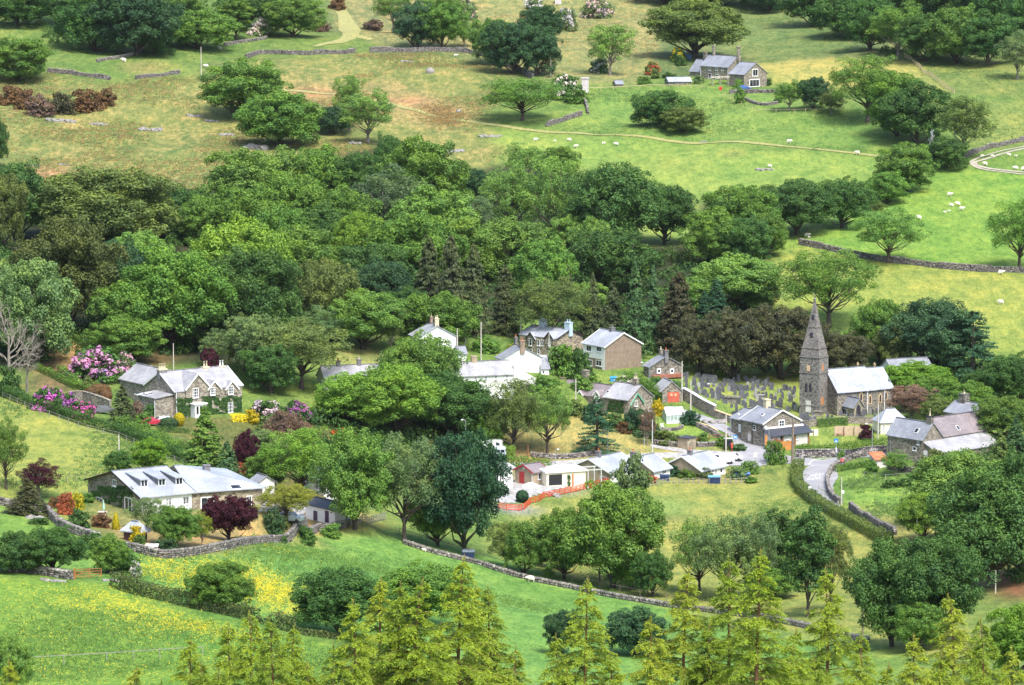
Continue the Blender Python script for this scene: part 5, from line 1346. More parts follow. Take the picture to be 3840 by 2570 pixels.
# --- church
h = House('church', 'stone parish church with tall spire on its left', 'church', (3140, 1559), 62)
n_ = h.body(L=8.4, xg=3281, ye=1470, yr=1388, ridge='v', wall=STONE_D, roof=SLATE_P)
c_ = h.body(o=(n_.W, .25, 0), L=7.9, xg=3346, He=n_.He, Hr=n_.Hr - .35, ridge='v', wall=STONE_D, roof=SLATE_P, parts=('chancel_wall', 'chancel_roof'))
p = h.body(at=(3203, 1567), xl=3156, xg=3237, ye=1526, yr=1497, wall=STONE, roof=SLATE, parts=('porch', 'porch_roof'))
p.slab('v', 3219, 1541, 17, 46, LANC, 'porch_door', .04, arch=True); p.win('u', 3169, 1544, 13, 22, 2, 1)
for b, x, y in ((n_, 3229, 1488), (n_, 3263, 1497), (c_, 3301, 1493), (c_, 3322, 1483)):
    b.slab('v', x, y, 13, 36, LOUV, 'window_surround', .03, arch=True); b.slab('v', x, y + 1, 7, 28, LANC, 'lancet_window', .06, arch=True)
pipe(h, n_.W * .79, -.1, 0, n_.He, FRAME, .09); pipe(h, n_.W + c_.W * .55, .15, 0, n_.He, FRAME, .09)
def cross(b, px, top=1.1):
    q = b.ridge_pt(px); m = M(); m.quadbox((q.x - .09, q.y - .12, q.z), (q.x + .09, q.y + .12, q.z + top)); m.quadbox((q.x - .09, q.y - .38, q.z + top * .55), (q.x + .091, q.y + .38, q.z + top * .75)); b.h.part(m, 'ridge_cross', LOUV, b.roofo)
cross(n_, 3216); cross(c_, 3279)
m = M(); m.quadbox((-.3, -.35, -2), (.45, .5, n_.He * .75)); h.part(m, 'buttress', STONE)
t = House('tower', None, None, (3071, 1558), 35)
tb = t.body(xl=2997, xg=3104, ye=1346, flat=True, wall=TOWERST, roof=TOWERST, parts=('tower', 'string_course'), over=.1, thick=.2)
zs = solve_h(t.wld(tb.W / 2, tb.L / 2, 0), 1126); W_, L_, He = tb.W, tb.L, tb.He
m = M(); q = .0
prof = [(1.0, He + .2), (.86, He + 1.9), (.48, He + (zs - He) * .53), (.05, zs)]
for (f0, z0), (f1, z1) in zip(prof[:-1], prof[1:]):
    r = lambda f, z: [(W_ / 2 + sx * W_ / 2 * f * .97, L_ / 2 + sy * L_ / 2 * f * .97, z) for sx, sy in ((-1, -1), (1, -1), (1, 1), (-1, 1))]
    m.hexa(r(f0, z0) + r(f1, z1))
sp = t.part(m, 'spire', stone('spire_stone', (.085, .075, .082), (.15, .138, .145), (.24, .22, .225), 3.0))
for f, z in ((.87, He + 1.9), (.49, He + (zs - He) * .53), (.09, zs - .3)):
    m = M(); a, c = W_ / 2 * (f + .03), L_ / 2 * (f + .03); m.quadbox((W_ / 2 - a, L_ / 2 - c, z - .1), (W_ / 2 + a, L_ / 2 + c, z + .12)); t.part(m, 'string_course', STONE_D, sp)
m = M(); m.lathe([(.2, 0), (.32, .25), (.1, .5), (.06, 1.2), (.02, 1.6)], (W_ / 2, L_ / 2, zs), 8); t.part(m, 'finial', STONE_D, sp)
for y in (1403, 1525):
    z = solve_h(t.A, y); m = M(); m.quadbox((-.1, -.1, z - .12), (W_ + .1, L_ + .1, z + .12)); t.part(m, 'string_course', STONE_D)
tb.slab('u', 3031, 1378, 18, 30, STONE_D, 'window_surround', .03, arch=True); tb.slab('u', 3032, 1381, 11, 23, LOUV, 'belfry_louvre', .07)
tb.slab('u', 3030, 1449, 34, 48, STONE_D, 'window_surround', .03, arch=True)
for x in (3024, 3039): tb.slab('u', x, 1452, 9, 34, LANC, 'lancet_window', .07, arch=True)
tb.slab('u', 3031, 1525, 18, 44, PALED, 'door', .06); tb.slab('v', 3085, 1378, 6, 24, ORDOOR, 'belfry_louvre', .05, arch=True); tb.slab('v', 3083, 1503, 10, 30, ORDOOR, 'window_board', .05, arch=True)
for y, x in ((1192, 3046), (1258, 3058)):
    z = solve_h(t.wld(0, L_ / 2, 0), y); f = (zs - z) / (zs - He); m = M(); m.quadbox((W_ / 2 - W_ / 2 * f - .12, L_ / 2 - .3, z - .6), (W_ / 2, L_ / 2 + .3, z + .5)); t.part(m, 'spire_light', LANC, sp)
absorb(h, t)
# --- houses right of the church
h = House('slate_roofed_house', 'house with only its grey slate roof showing above the bright tree right of the church', 'house', (3358, 1462), 68)
b = h.body(L=8, xg=3507, ye=1411, yr=1350, ridge='v', wall=WHITE, roof=SLATE)
h = House('stone_cottage', 'stone cottage with a big cream capped chimney on the far right of the village', 'house', (3641, 1632), 50)
b = h.body(xl=3543, xg=3722, ye=1558, yr=1518, wall=STONE_D, roof=SLATE); b.chim(3615, 1476, 42, STONE_D, 1, CREAMC, dep=1.4); b.win('v', 3682, 1579, 18, 26, 1, 2); b.win('v', 3678, 1622, 14, 20, 1, 1)
h = House('barn_house', 'L shaped stone house with one grey and one purple slate roof at the lower right', 'house', (3460, 1742), 48)
A_ = h.body(xl=3327, xg=3531, ye=1648, yr=1589, wall=STONE, roof=SLATE)
B_ = h.body(o=(A_.W, .3, 0), L=A_.L * .7, xg=3692, He=A_.He, Hr=A_.Hr + .2, ridge='v', wall=STONE, roof=SLATE_V)
C_ = h.body(o=(.3, -3.6, -.2), W=A_.W + B_.W - .6, L=3.58, He=A_.He - 2.3, Hr=A_.He - .35, mono='v', wall=STONE, roof=SLATE_W, parts=('lean_to', 'lean_to_roof'))
A_.skylight(3438, 1616, .9, 1.1); B_.skylight(3592, 1606, .7, 1.1); A_.chim(3487, 1560, 30, STONE_D, 1, CREAMC, BLACKP, poth=1.4)
A_.win('u', 3443, 1662, 7, 13, 1, 1); A_.win('u', 3430, 1683, 12, 14, 1, 1); C_.slab('u', 3467, 1701, 19, 23, WHITE, 'white_board', .05); C_.slab('v', 3575, 1712, 20, 26, BLACKP, 'doorway'); pipe(h, -.1, A_.L - .8, 0, A_.He, GALV)
h = House('tin_roofed_shed', 'small pale shed with rusty tin roof beside the barn wall', 'shed', (3283, 1758), 74)
b = h.body(L=3, xg=3326, ye=1727, Hr=2.5, mono='v', wall=PALED, roof=RUSTR)
h = House('garden_pavilion', 'cream pavilion with multi paned windows and a hipped slate roof right of the church', 'pavilion', (3302, 1630), 76)
b = h.body(L=4.4, xg=3404, ye=1583, yr=1536, ridge='v', hip=(2, 2), wall=CREAM, roof=SLATE_P, over=.3)
for x, c in ((3314, 1), (3340, 2), (3358, 2), (3386, 2)): b.win('v', x, 1604, 8 if c == 1 else 12, 24, 2, 3, bar=.1)
# --- bungalows on the lane
def bung(lab, anchor, a, xl, ye, yr, xg=None, W=None, chim=None):
    h = House('bungalow', lab, 'bungalow', anchor, a, 'bungalows on the lane')
    b = h.body(xl=xl, xg=xg, W=W, ye=ye, yr=yr, ridge='v', wall=TANW, roof=SLATE_P, barge=WHITE, over=.45, verge=.35); b.panel('v', WHITE, -.3, b.He - .05)
    if chim: b.chim(*chim, GREYC, 1)
    return h, b
h, b = bung('left bungalow with tan gable and pale slate roof behind the red fence', (2288, 1813), 38, 2132, 1775, 1723, W=9.5, chim=(2244, 1692, 20))
b.win('v', 2313, 1785, 8, 22, 1, 1); b.win('v', 2330, 1783, 8, 16, 1, 1); b.win('u', 2262, 1795, 24, 14, 3, 1)
h, b = bung('middle bungalow, mostly hidden behind the grey green bushy tree', (2452, 1797), 38, 2325, 1767, 1716, xg=2512, chim=(2374, 1694, 22)); b.win('v', 2490, 1771, 16, 14, 2, 1)
h, b = bung('right bungalow with blue bin store at its white front', (2631, 1798), 38, 2487, 1766, 1713, xg=2720, chim=(2587, 1688, 20))
for x, y, q, r in ((2655, 1774, 6, 20), (2672, 1766, 8, 13), (2684, 1771, 6, 24), (2704, 1765, 9, 18)): b.win('v', x, y, q, r, 1, 1)
h = House('garden_shed', 'grey shed with red door and red barge boards', 'shed', (1998, 1822), 46)
b = h.body(xl=1931, xg=2053, ye=1773, yr=1746, ridge='v', wall=TANW, roof=SLATE_V, barge=REDP); b.slab('u', 1957, 1792, 18, 46, REDP); b.win('v', 2026, 1786, 18, 24, 2, 1)
b.slab('u', 1965, 1757, 6, 6, WHITE, 'lamp', .1); pipe(h, -.1, .1, 0, b.He)
h = House('white_bungalow', 'white bungalow with hipped roof half hidden by the very dark round tree', 'bungalow', (1795, 1818), 70)
b = h.body(L=7, xg=1922, ye=1756, yr=1704, ridge='v', hip=(3, 3), wall=WHITE, roof=SLATE_W, over=.5); b.win('v', 1862, 1786, 16, 42, 2, 1); b.win('v', 1885, 1780, 10, 20, 1, 1)
h = House('carport', 'flat roofed cream garage with dark open bay behind the red fence', 'garage', (2050, 1826), 70)
b = h.body(L=5.5, xg=2196, ye=1775, flat=True, wall=CREAM, roof=WHITE, over=.3, thick=.3); b.slab('v', 2083, 1800, 50, 40, BLACKP, 'bay_shade', .03); b.slab('v', 2148, 1800, 6, 44, ORNG, 'post', .06); b.ivy('v', 2128, 1782, 2138, 1822, 90)  # black panel on the wall stands for the shade inside the open bay
m = M(); D_ = b.W
for x in (D_ + .4, D_ + 3): 
    for y in (0, 3.5): m.quadbox((x, y, -1.5), (x + .18, y + .18, b.He))
for y in (0, 3.5): m.quadbox((D_ + .2, y, b.He), (D_ + 3.4, y + .18, b.He + .2))
h.part(m, 'pergola', PALEST)
h = House('stone_hut', 'little flat roofed hut with one stone side by the brown rail fence', 'hut', (2577, 1690), 44)
b = h.body(xl=2541, xg=2609, ye=1646, flat=True, wall=TANW, roof=SLATE_D, over=.2); b.panel('v', STONE_W, -1, b.He - .03, name='stone_face')
h = House('greenhouse', 'white roofed greenhouse below the red doored garage', 'greenhouse', (2500, 1590), 72)
b = h.body(L=2.6, xg=2567, ye=1558, Hr=2.9, ridge='v', wall=GRN, roof=WHITE, over=.05, verge=.05, thick=.06)
m = M()
for f in (0, .2, .4, .6, .8, 1): m.quadbox((b.W * f - .04, -.06, 0), (b.W * f + .04, -.005, b.He))
m.quadbox((0, -.07, 0), (b.W, -.004, .5)); h.part(m, 'glazing_frame', FRAME)
# --- manor
h = House('manor_house', 'large stone house with white edged gables, ivy and many chimney pots at the left', 'house', (660, 1570), 54)
b = h.body(xl=544, xg=908, ye=1472, yr=1398, ridge='v', wall=STONE_M, roof=SLATE_W, barge=WHITE, over=.12)
k = h.body(o=(2.0, b.L - .5, 0), xl=452, W=7.5, He=b.He - .3, Hr=b.Hr - .9, ridge='u', wall=STONE_M, roof=SLATE_W)
lw = h.body(o=(-3.8, .8, -.2), W=3.78, xl=520, ye=1497, Hr=b.He - .3, mono='u', wall=STONE_M, roof=SLATE_W, parts=('low_wing', 'low_wing_roof'))
lw.skylight(520, 1477, 1.1, 1.3, frame=FRAME); lw.skylight(554, 1476, 1.1, 1.3, frame=BLACKP); pipe(h, -3.9, .9, -.5, lw.He); pipe(h, .1, -.1, 0, b.He)
k.chim(511, 1371, 28, GREYC, 1, GREYC, CREAMC, dep=1); b.chim(608, 1384, 48, GREYC, 4, CREAMC, CREAMC, dep=.9, poth=1.0); b.chim(770, 1375, 34, CREAMC, 2, CREAMC, CREAMC, poth=1.0); b.chim(830, 1372, 36, WHITE, 2, WHITE, CREAMC, poth=1.0)
b.gablet('v', 739, 1402, 84, STONE_M, SLATE_W, WHITE, deep=5, out=.22); b.gablet('v', 801, 1430, 42, STONE_M, SLATE_W, WHITE, deep=3.5, out=.22); b.gablet('v', 867, 1430, 42, STONE_M, SLATE_W, WHITE, deep=3.5, out=.22)
for x, y, q, r in ((731, 1473, 20, 36), (795, 1467, 17, 30), (863, 1463, 18, 32), (864, 1528, 18, 40)): b.win('v', x, y, q, r, 3, 3, bar=.12, out=.0 if y > 1500 else .22)
b.ivy('v', 660, 1492, 720, 1562, 900); b.ivy('v', 756, 1486, 906, 1556, 1900, holes=((864, 1528, 22, 46), (795, 1476, 20, 24)))
pp, tt = b.hit('v', 735, 1548); m = M(); m.quadbox((pp.x - 1.2, -1.7, -1), (pp.x + 1.2, -.01, 2.4)); m.quadbox((pp.x - 1.4, -1.9, 2.4), (pp.x + 1.4, -.01, 2.6)); po = h.part(m, 'porch', WHITE)
m = M()
for dx in (-.7, 0, .7): m.quadbox((pp.x + dx - .22, -1.75, .7), (pp.x + dx + .22, -1.69, 2.1))
h.part(m, 'porch_pane', GLASS, po)
# --- slate bungalow at lower left
h = House('slate_bungalow', 'long slate roofed bungalow with ivy gable and three dormers at the lower left', 'bungalow', (530, 1931), 58)
b = h.body(xl=330, xg=722, ye=1866, yr=1771, ridge='v', wall=STONE, roof=SLATE_P, barge=BROWNB, over=.5, verge=.4); b.panel('v', WHITE, -.5, b.He - .1, 0, .985)
for x, y in ((541, 1826), (607, 1822), (672, 1818)): b.dormer(x, y, 1.2, 1.1, SLATE_P, SLATE)
b.win('v', 632, 1882, 22, 30, 2, 1, bar=.12); b.win('v', 697, 1877, 24, 31, 2, 1, bar=.12); b.win('u', 430, 1811, 15, 25, 2, 1, bar=.12); b.win('u', 373, 1893, 30, 58, 2, 1, bar=.18); b.win('u', 482, 1893, 34, 56, 2, 1, bar=.18)
b.ivy('u', 344, 1822, 502, 1902, 2000, .24, holes=((430, 1811, 22, 34), (372, 1893, 36, 62), (482, 1893, 40, 60)))
t = House('wing', None, None, tuple(h.wld(b.W, 0, 0)), 67)
Hs = t.A[2] - h.A[2]
tb = t.body(L=b.L * .98, xg=985, He=b.He - Hs, Hr=b.Hr - Hs, ridge='v', hip=(0, b.L * .55), wall=STONE_W, roof=SLATE_P, over=.5, verge=.0)
tb.win('v', 778, 1890, 50, 54, 2, 1, bar=.16); tb.win('v', 934, 1878, 19, 38, 2, 1, bar=.12); tb.chim(774, 1743, 32, GREYC, 0, GREYC, dep=.9); tb.skylight(884, 1828, 1.6, 1.3)
absorb(h, t)
h = House('white_shed', 'low white shed with dark purple roof between the garden trees', 'shed', (1257, 1970), 50)
b = h.body(xl=1146, xg=1340, ye=1915, Hr=None, yr=1893, wall=WHITE, roof=SLATE_D, over=.3); b.slab('u', 1226, 1938, 15, 44, PURP, 'door', .04); b.slab('u', 1183, 1934, 16, 36, PURP, 'door', .04); b.slab('v', 1300, 1936, 5, 56, PURP, 'post', .05)
h = House('summerhouse', 'small maroon summerhouse with hipped grey roof on the bungalow lawn', 'summerhouse', (528, 2036), 32)
b = h.body(xl=464, xg=552, ye=1988, yr=1962, ridge='u', hip=(.9, .9), wall=MAR, roof=SLATE_P, over=.4); b.slab('v', 542, 2010, 12, 30, BLACKP, 'door', .03)
h = House('grey_house', 'pale house hidden behind the yellow green forked tree', 'house', (1215, 1862), 60)
b = h.body(L=8, xg=1320, ye=1806, yr=1770, wall=WHITE, roof=SLATE); b.win('v', 1240, 1825, 14, 20, 2, 1); b.win('u', 1190, 1828, 10, 20, 2, 1)
h = House('white_outbuilding', 'small white outbuilding with slate roof behind the bungalow\'s right end', 'outbuilding', (968, 1846), 58)
b = h.body(xl=938, xg=1030, ye=1812, yr=1788, wall=WHITE, roof=SLATE)
h = House('stone_shed', 'low stone shed with pale slate roof in the farm garden', 'shed', (2508, 322), 74)
b = h.body(L=4, xg=2592, He=1.3, Hr=2.4, ridge='v', wall=STONE_D, roof=SLATE_P)
h = House('stone_hut', 'tiny grey stone hut along the farm fence', 'hut', (2310, 327), 70)
b = h.body(L=2.5, xg=2337, He=1.0, Hr=1.9, ridge='v', wall=STONE, roof=SLATE)
# ------------------------------------------------------------------ dry stone walls, hedges, fences
m, nt, bs = newmat('wall_stones')
at = N(nt, 'ShaderNodeAttribute', attribute_name='v'); f = noise(nt, coords(nt, (1, 1, 1)), 3, 5)
cc = mixc(nt, ramp(nt, at.outputs['Fac'], [(0, (.05, .047, .052)), (.5, (.20, .18, .175)), (.8, (.27, .25, .235)), (1, (.40, .38, .35))]), ramp(nt, f, [(.3, (.65, .66, .62)), (.7, (1.15, 1.12, 1.08))]), 1.0, 'MULTIPLY')
nt.links.new(cc, bs.inputs['Base Color']); bs.inputs['Roughness'].default_value = .95; WSTONE = m
def hexes(P):                                                # P (n,8,3) -> quads
    n = len(P); b = np.arange(n)[:, None, None] * 8
    t = np.array([(3, 2, 1, 0), (4, 5, 6, 7), (0, 1, 5, 4), (1, 2, 6, 5), (2, 3, 7, 6), (3, 0, 4, 7)])
    return P.reshape(-1, 3), (b + t[None]).reshape(-1, 4)
def drywall(label, pts, h=1.3, w=.6, step=.42, ragged=.35, bright=0., name='stone_wall', cat='wall', gaps=()):
    L = pixline(pts, step); out = []; vals = []; n = len(L); rows_ = max(2, int(h / .26))
    for i in range(n - 1):
        if any(a <= i / n <= b for a, b in gaps): continue
        a, b = np.array(L[i]), np.array(L[i + 1]); d = b - a; ln = np.linalg.norm(d[:2]) + 1e-9; d = d / ln; nn = np.array([-d[1], d[0], 0]); dd_ = np.array([d[0], d[1], 0])
        z0 = H(*((a + b)[:2] / 2)) - .3; hh = h * (1 - ragged * vnoise(np.array([i / 7.]), np.array([1.7]), 3)[0])
        for r in range(-1, rows_):
            zb = r * h / rows_ + .3
            if zb > hh + .3: break
            for sd in (-1, 1):
                c = a * (1 - .5) + b * .5; c = np.array([c[0], c[1], z0]) + nn * sd * w * (.27 - .06 * r / rows_) + dd_ * RNG.uniform(-.14, .14)
                lx, ly, lz = ln * RNG.uniform(.42, .66), w * RNG.uniform(.24, .36), h / rows_ * RNG.uniform(.48, .72)
                ct = c + np.array([0, 0, zb + h / rows_ / 2])
                q = [ct + dd_ * sx * lx * RNG.uniform(.75, 1.05) + nn * sy * ly * RNG.uniform(.75, 1.05) + np.array([0, 0, sz * lz * RNG.uniform(.75, 1.0)]) for sz in (-1, 1) for sx, sy in ((-1, -1), (1, -1), (1, 1), (-1, 1))]
                out.append(q); vals.append(np.clip(RNG.beta(2, 2.4) + bright + (.12 if r == rows_ - 1 else 0), 0, 1))
    V, Q = hexes(np.array(out)); return tag(mobj(name, npmesh(name, V, Q, WSTONE, np.repeat(vals, 8))), label, cat)
def coped(label, pts, h, w, mat, cope, capw=.1, name='stone_wall', cat='wall'):
    """mortared wall with a coping, following the ground"""
    L = pixline(pts, 1.5, False); m = M(); c = M(); a0 = L[0]; root = empty(name, (a0[0], a0[1], H(a0[0], a0[1])))
    for a, b in zip(L[:-1], L[1:]):
        d = (b - a); d[2] = 0; d = d / (np.linalg.norm(d) + 1e-9); nn = np.array([-d[1], d[0], 0]) * w / 2; za, zb = H(a[0], a[1]) - a0[2], H(b[0], b[1]) - a0[2]
        A2, B2 = np.array([a[0] - a0[0], a[1] - a0[1], 0]), np.array([b[0] - a0[0], b[1] - a0[1], 0])
        def ring(P, z, s=1): return [P - nn * s + (0, 0, z), P + nn * s + (0, 0, z)]
        p = ring(A2, za - 1) + ring(B2, zb - 1)[::-1] + ring(A2, za + h) + ring(B2, zb + h)[::-1]; m.hexa(p)
        p = ring(A2, za + h + .004, 1.3) + ring(B2, zb + h + .004, 1.3)[::-1] + ring(A2, za + h + capw, 1.25) + ring(B2, zb + h + capw, 1.25)[::-1]; c.hexa(p)
    m.build('wall', mat, root); c.build('coping', cope, root); return tag(root, label, cat)
def hedge(label, pts, h, w, col, size=.24, dens=46, wob=.18, name='hedge', gap=0.):
    L = np.array(pixline(pts, .5)); P = []; Nn = []
    for a, b in zip(L[:-1], L[1:]):
        d = b - a; ln = np.linalg.norm(d[:2]) + 1e-9; d2 = np.array([d[0], d[1], 0]) / ln; nn = np.array([-d2[1], d2[0], 0])
        sc = 1 + wob * (vnoise(np.array([a[0] / 2.1]), np.array([a[1] / 2.1]), 4)[0] - .5) * 2
        if gap and vnoise(np.array([a[0] / 3.3]), np.array([a[1] / 3.3]), 8)[0] < gap: sc *= .45
        k = int(dens * ln * (h * 2 + w) * sc); t = RNG.uniform(0, 1, (k, 1)); per = RNG.uniform(0, 2 * h + w, k)
        zl = np.where(per < h, per, np.where(per < h + w, h, 2 * h + w - per)); off = np.where(per < h, -w / 2, np.where(per < h + w, per - h - w / 2, w / 2))
        nz = np.where((per >= h) & (per < h + w), 1.0, .15); ny_ = np.where(per < h, -1, np.where(per < h + w, 0, 1)).astype(float)
        dep = RNG.uniform(.72, 1.08, k)
        base = a + (b - a) * t; base[:, 2] = np.array([H(q[0], q[1]) for q in base])
        P.append(base + nn * (off * dep * sc)[:, None] + np.array([0, 0, 1.]) * (zl * dep * sc)[:, None]); Nn.append(nn * ny_[:, None] + np.array([0, 0, 1.]) * nz[:, None])
    P = np.concatenate(P); Nn = np.concatenate(Nn); V, Q, A = leaves(P, Nn, size, .65, .5)
    c = tuple(x * GAIN for x in (COL[col] if isinstance(col, str) else col))
    return tag(mobj(name, npmesh(name, V, Q, LEAF, A), None, None, c), label, 'hedge')
def fence(label, pts, h, gap, rails, mat, rmat=None, r=.06, rail=.07, name='fence', cat='fence', lean=.03, wire=False):
    L = pixline(pts, gap, False); a0 = L[0]; root = empty(name, (a0[0], a0[1], H(a0[0], a0[1]))); tag(root, label, cat)
    m = M(); m.tube([(0, 0, -.5), (0, 0, h * .6), (0, 0, h)], [r, r, r * .9], 6); po = m.build('post', mat, root)
    P = []
    for i, p in enumerate(L[:100]):
        o = po if i == 0 else po.copy()
        if i: C.objects.link(o); o.parent = root
        q = Vector((p[0] - a0[0], p[1] - a0[1], H(p[0], p[1]) - a0[2])); o.location = q; o.rotation_euler = (RNG.normal(0, lean), RNG.normal(0, lean), 0); P.append(q)
    if rails:
        m = M()
        for f in rails:
            for a, b in zip(P[:-1], P[1:]): m.bar(a + Vector((0, -r, h * f)), b + Vector((0, -r, h * f)), .03 if not wire else .015, rail)
        m.build('rail', rmat or mat, root)
    return root
for a in (('tumbled grey wall running from the lone hill tree on the left', [(178, 272), (290, 282), (350, 293), (415, 300)], 1.5), ('short ruined wall right of the small yellow lawn on the hill', [(509, 298), (560, 292), (620, 283), (676, 277)], 1.3),
          ('low ruined wall under the domed hilltop tree', [(362, 233), (415, 224), (473, 215), (540, 196), (592, 185)], 1.0), ('wall climbing right from the domed hilltop tree to the track', [(840, 172), (890, 163), (945, 156), (1000, 146)], 1.0),
          ('humped grey wall left of the gap on the upper hill', [(922, 222), (960, 204), (1000, 203), (1060, 204), (1085, 206), (1110, 205), (1160, 208), (1250, 204), (1332, 198)], 1.7),
          ('long grey hill wall curving down to the dark clump', [(1386, 198), (1480, 196), (1580, 195), (1735, 196), (1800, 210), (1850, 228), (1905, 250), (1955, 274), (2000, 296)], 1.8),
          ('short wall standing end on below the gate pillar', [(2188, 380), (2200, 400), (2205, 428)], 1.4), ('low wall slanting down to the grass track below the gate pillar', [(2182, 434), (2140, 446), (2090, 462), (2049, 476)], 1.5),
          ('long dry stone wall across the right hand sheep fields', [(2996, 918), (3081, 934), (3188, 958), (3322, 984), (3420, 993), (3510, 1006), (3600, 1014), (3688, 1020), (3850, 1024)], 1.6),
          ('stone wall beside the looping farm track on the right border', [(3621, 590), (3688, 563), (3764, 548), (3850, 530)], 1.5),
          ('wall curving along the right side of the lower road', [(3250, 1712), (3215, 1718), (3160, 1738), (3122, 1762), (3104, 1792), (3102, 1826), (3116, 1866), (3146, 1890)], 1.2),
          ('broken wall below the round mirror by the road', [(3188, 1908), (3226, 1938), (3262, 1956), (3300, 1975), (3358, 2008)], 1.3),
          ('garden wall along the upper left of the bungalow lawn', [(-10, 1890), (67, 1903), (144, 1925), (201, 1960), (251, 1992), (301, 2010), (370, 2030)], 1.2),
          ('pale garden wall between the bungalow lawn and the buttercup meadow', [(470, 2062), (540, 2078), (600, 2096), (676, 2090), (802, 2071), (900, 2052), (1000, 2034), (1120, 2010), (1168, 1998), (1232, 1984), (1311, 1973)], 1.15),
          ('long low field wall crossing under the row of field trees', [(1513, 2040), (1634, 2080), (1781, 2112), (1893, 2152), (2000, 2180), (2134, 2206), (2250, 2232), (2402, 2259), (2536, 2282), (2670, 2296), (2867, 2322), (2974, 2345), (3120, 2380), (3255, 2410)], .75),
          ('mossy field wall under the two dark trees at lower left', [(-10, 2140), (90, 2146), (201, 2164), (268, 2174)], 1.1), ('low retaining wall in front of the barn', [(3330, 1760), (3400, 1770), (3470, 1775), (3540, 1790)], 1.0),
          ('boundary wall in front of the hill farmhouse', [(2735, 352), (2800, 350), (2870, 349), (2925, 350)], 1.3), ('curved low wall in the field corner below the farmhouse', [(2790, 375), (2830, 392), (2870, 398), (2915, 390)], .9),
          ('low wall beneath the brown rail fence', [(2452, 1668), (2500, 1672), (2540, 1676)], 1.0), ('low wall right of the flat roofed hut', [(2612, 1676), (2660, 1674), (2715, 1670)], .9),
          ('curved flower bed wall on the lawn below the greenhouse', [(2450, 1612), (2500, 1617), (2545, 1612), (2558, 1604)], .6), ('lane wall running up beside the churchyard lane', [(2612, 1600), (2650, 1618), (2700, 1645), (2722, 1660)], .9),
          ('wall below the white lean-to outbuilding', [(1945, 1470), (2000, 1466), (2070, 1470)], 1.4), ('field bank wall behind the left bungalow', [(1990, 1712), (2080, 1722), (2170, 1716), (2230, 1706)], .9)):
    drywall(a[0], a[1], a[2])
coped('tall mortared churchyard wall with pale coping running down the lane', [(2564, 1500), (2600, 1520), (2640, 1545), (2682, 1566)], 2.4, .6, STONE, WHITE, .12)
coped('lower churchyard wall behind the solar panelled shed', [(2684, 1567), (2720, 1580), (2752, 1592)], 1.5, .5, STONE, LOUV, .1)
coped('churchyard front wall behind the pub garden', [(3000, 1605), (3100, 1592), (3200, 1588), (3300, 1590)], 1.2, .5, STONE, STONE_D, .1)
coped('roadside stone wall under the trimmed hedge', [(2982, 1716), (3060, 1716), (3135, 1714), (3240, 1708), (3324, 1702)], 1.5, .6, DRY, DRY, .08)
coped('old grey garden wall below the rhododendron terrace', [(262, 1515), (310, 1512), (370, 1530), (414, 1548)], 2.2, .5, STONE_D, STONE, .1)
coped('low pale wall along the lane below the greenhouse', [(2608, 1598), (2660, 1612), (2690, 1630)], .8, .4, STONE, LOUV, .08)
for a in (('long dark hedge above the sloping left field', [(-10, 1478), (150, 1538), (330, 1600), (446, 1628), (560, 1680), (700, 1740)], 1.9, 1.5, 'd'), ('big trimmed green hedge in front of the manor', [(444, 1614), (520, 1640), (600, 1680), (690, 1722)], 2.3, 2.4, 'g'),
          ('clipped terrace hedge left of the cone yews', [(138, 1388), (205, 1418), (292, 1464)], 1.3, 1.2, 'g'), ('clipped terrace hedge under the cone yews', [(226, 1398), (280, 1440), (345, 1480)], 1.3, 1.2, 'l'), ('hedge at the top of the terrace garden', [(255, 1262), (300, 1288), (328, 1308)], 1.2, 1.2, 'g'),
          ('low box hedge in front of the parked cars', [(585, 1618), (640, 1622), (710, 1626)], 1.0, .8, 'd'), ('square clipped golden hedge right of the manor', [(868, 1582), (926, 1582)], 1.5, 1.5, 'q'),
          ('steep dark hedge beside the long stone cottage', [(2352, 1432), (2400, 1458), (2430, 1480), (2470, 1520)], 2.6, 2.0, 'g'), ('dark hedge behind the red doored garage', [(2430, 1462), (2490, 1462), (2560, 1464)], 2.0, 1.2, 'e'),
          ('thick roadside hedge on the left of the lower road', [(2998, 1745), (2984, 1790), (2990, 1832), (3040, 1878), (3100, 1915), (3170, 1955), (3250, 2000), (3330, 2040)], 1.6, 2.0, 'o'), ('trimmed bright hedge on top of the roadside wall', [(2982, 1700), (3060, 1703), (3140, 1700), (3240, 1690), (3324, 1676)], 1.9, 1.6, 'g'),
          ('block of clipped bright hedge beside the caravans', [(1886, 1716), (1932, 1722)], 2.2, 1.5, 'y'), ('low hedge behind the red doored shed', [(1896, 1748), (1980, 1752), (2066, 1756)], 1.8, 1.4, 'g'),
          ('rough field hedge between the two meadows at lower left', [(430, 2200), (500, 2226), (625, 2256), (759, 2288), (893, 2316), (1000, 2345), (1134, 2384), (1268, 2398)], 1.7, 1.5, (.065, .085, .03)), ('yellow leaved hedge below the left cottage gable', [(2080, 1530), (2130, 1535), (2142, 1540)], 1.5, 1.2, 'j'),
          ('ivy on the churchyard wall behind the pub garden', [(3065, 1602), (3130, 1596), (3180, 1594)], 1.5, 1.0, 'g'), ('bramble bank along the left of the paddock', [(3130, 1770), (3160, 1765), (3230, 1752), (3290, 1750)], 1.1, 1.2, 'g')):
    hedge(*a, gap=.3 if 'rough' in a[0] else 0)
fence('wire fence on posts below the long dark hedge', [(10, 1492), (150, 1553), (330, 1618), (446, 1645), (560, 1695), (720, 1762)], 1.2, 3.2, (.5, .9), WOODG, wire=True)
fence('new zigzag post and rail fence on the upper right slope', [(3392, 217), (3440, 250), (3500, 295), (3546, 332), (3578, 352)], 1.4, 2.4, (.3, .6, .9), WOODN, rail=.13, r=.09)
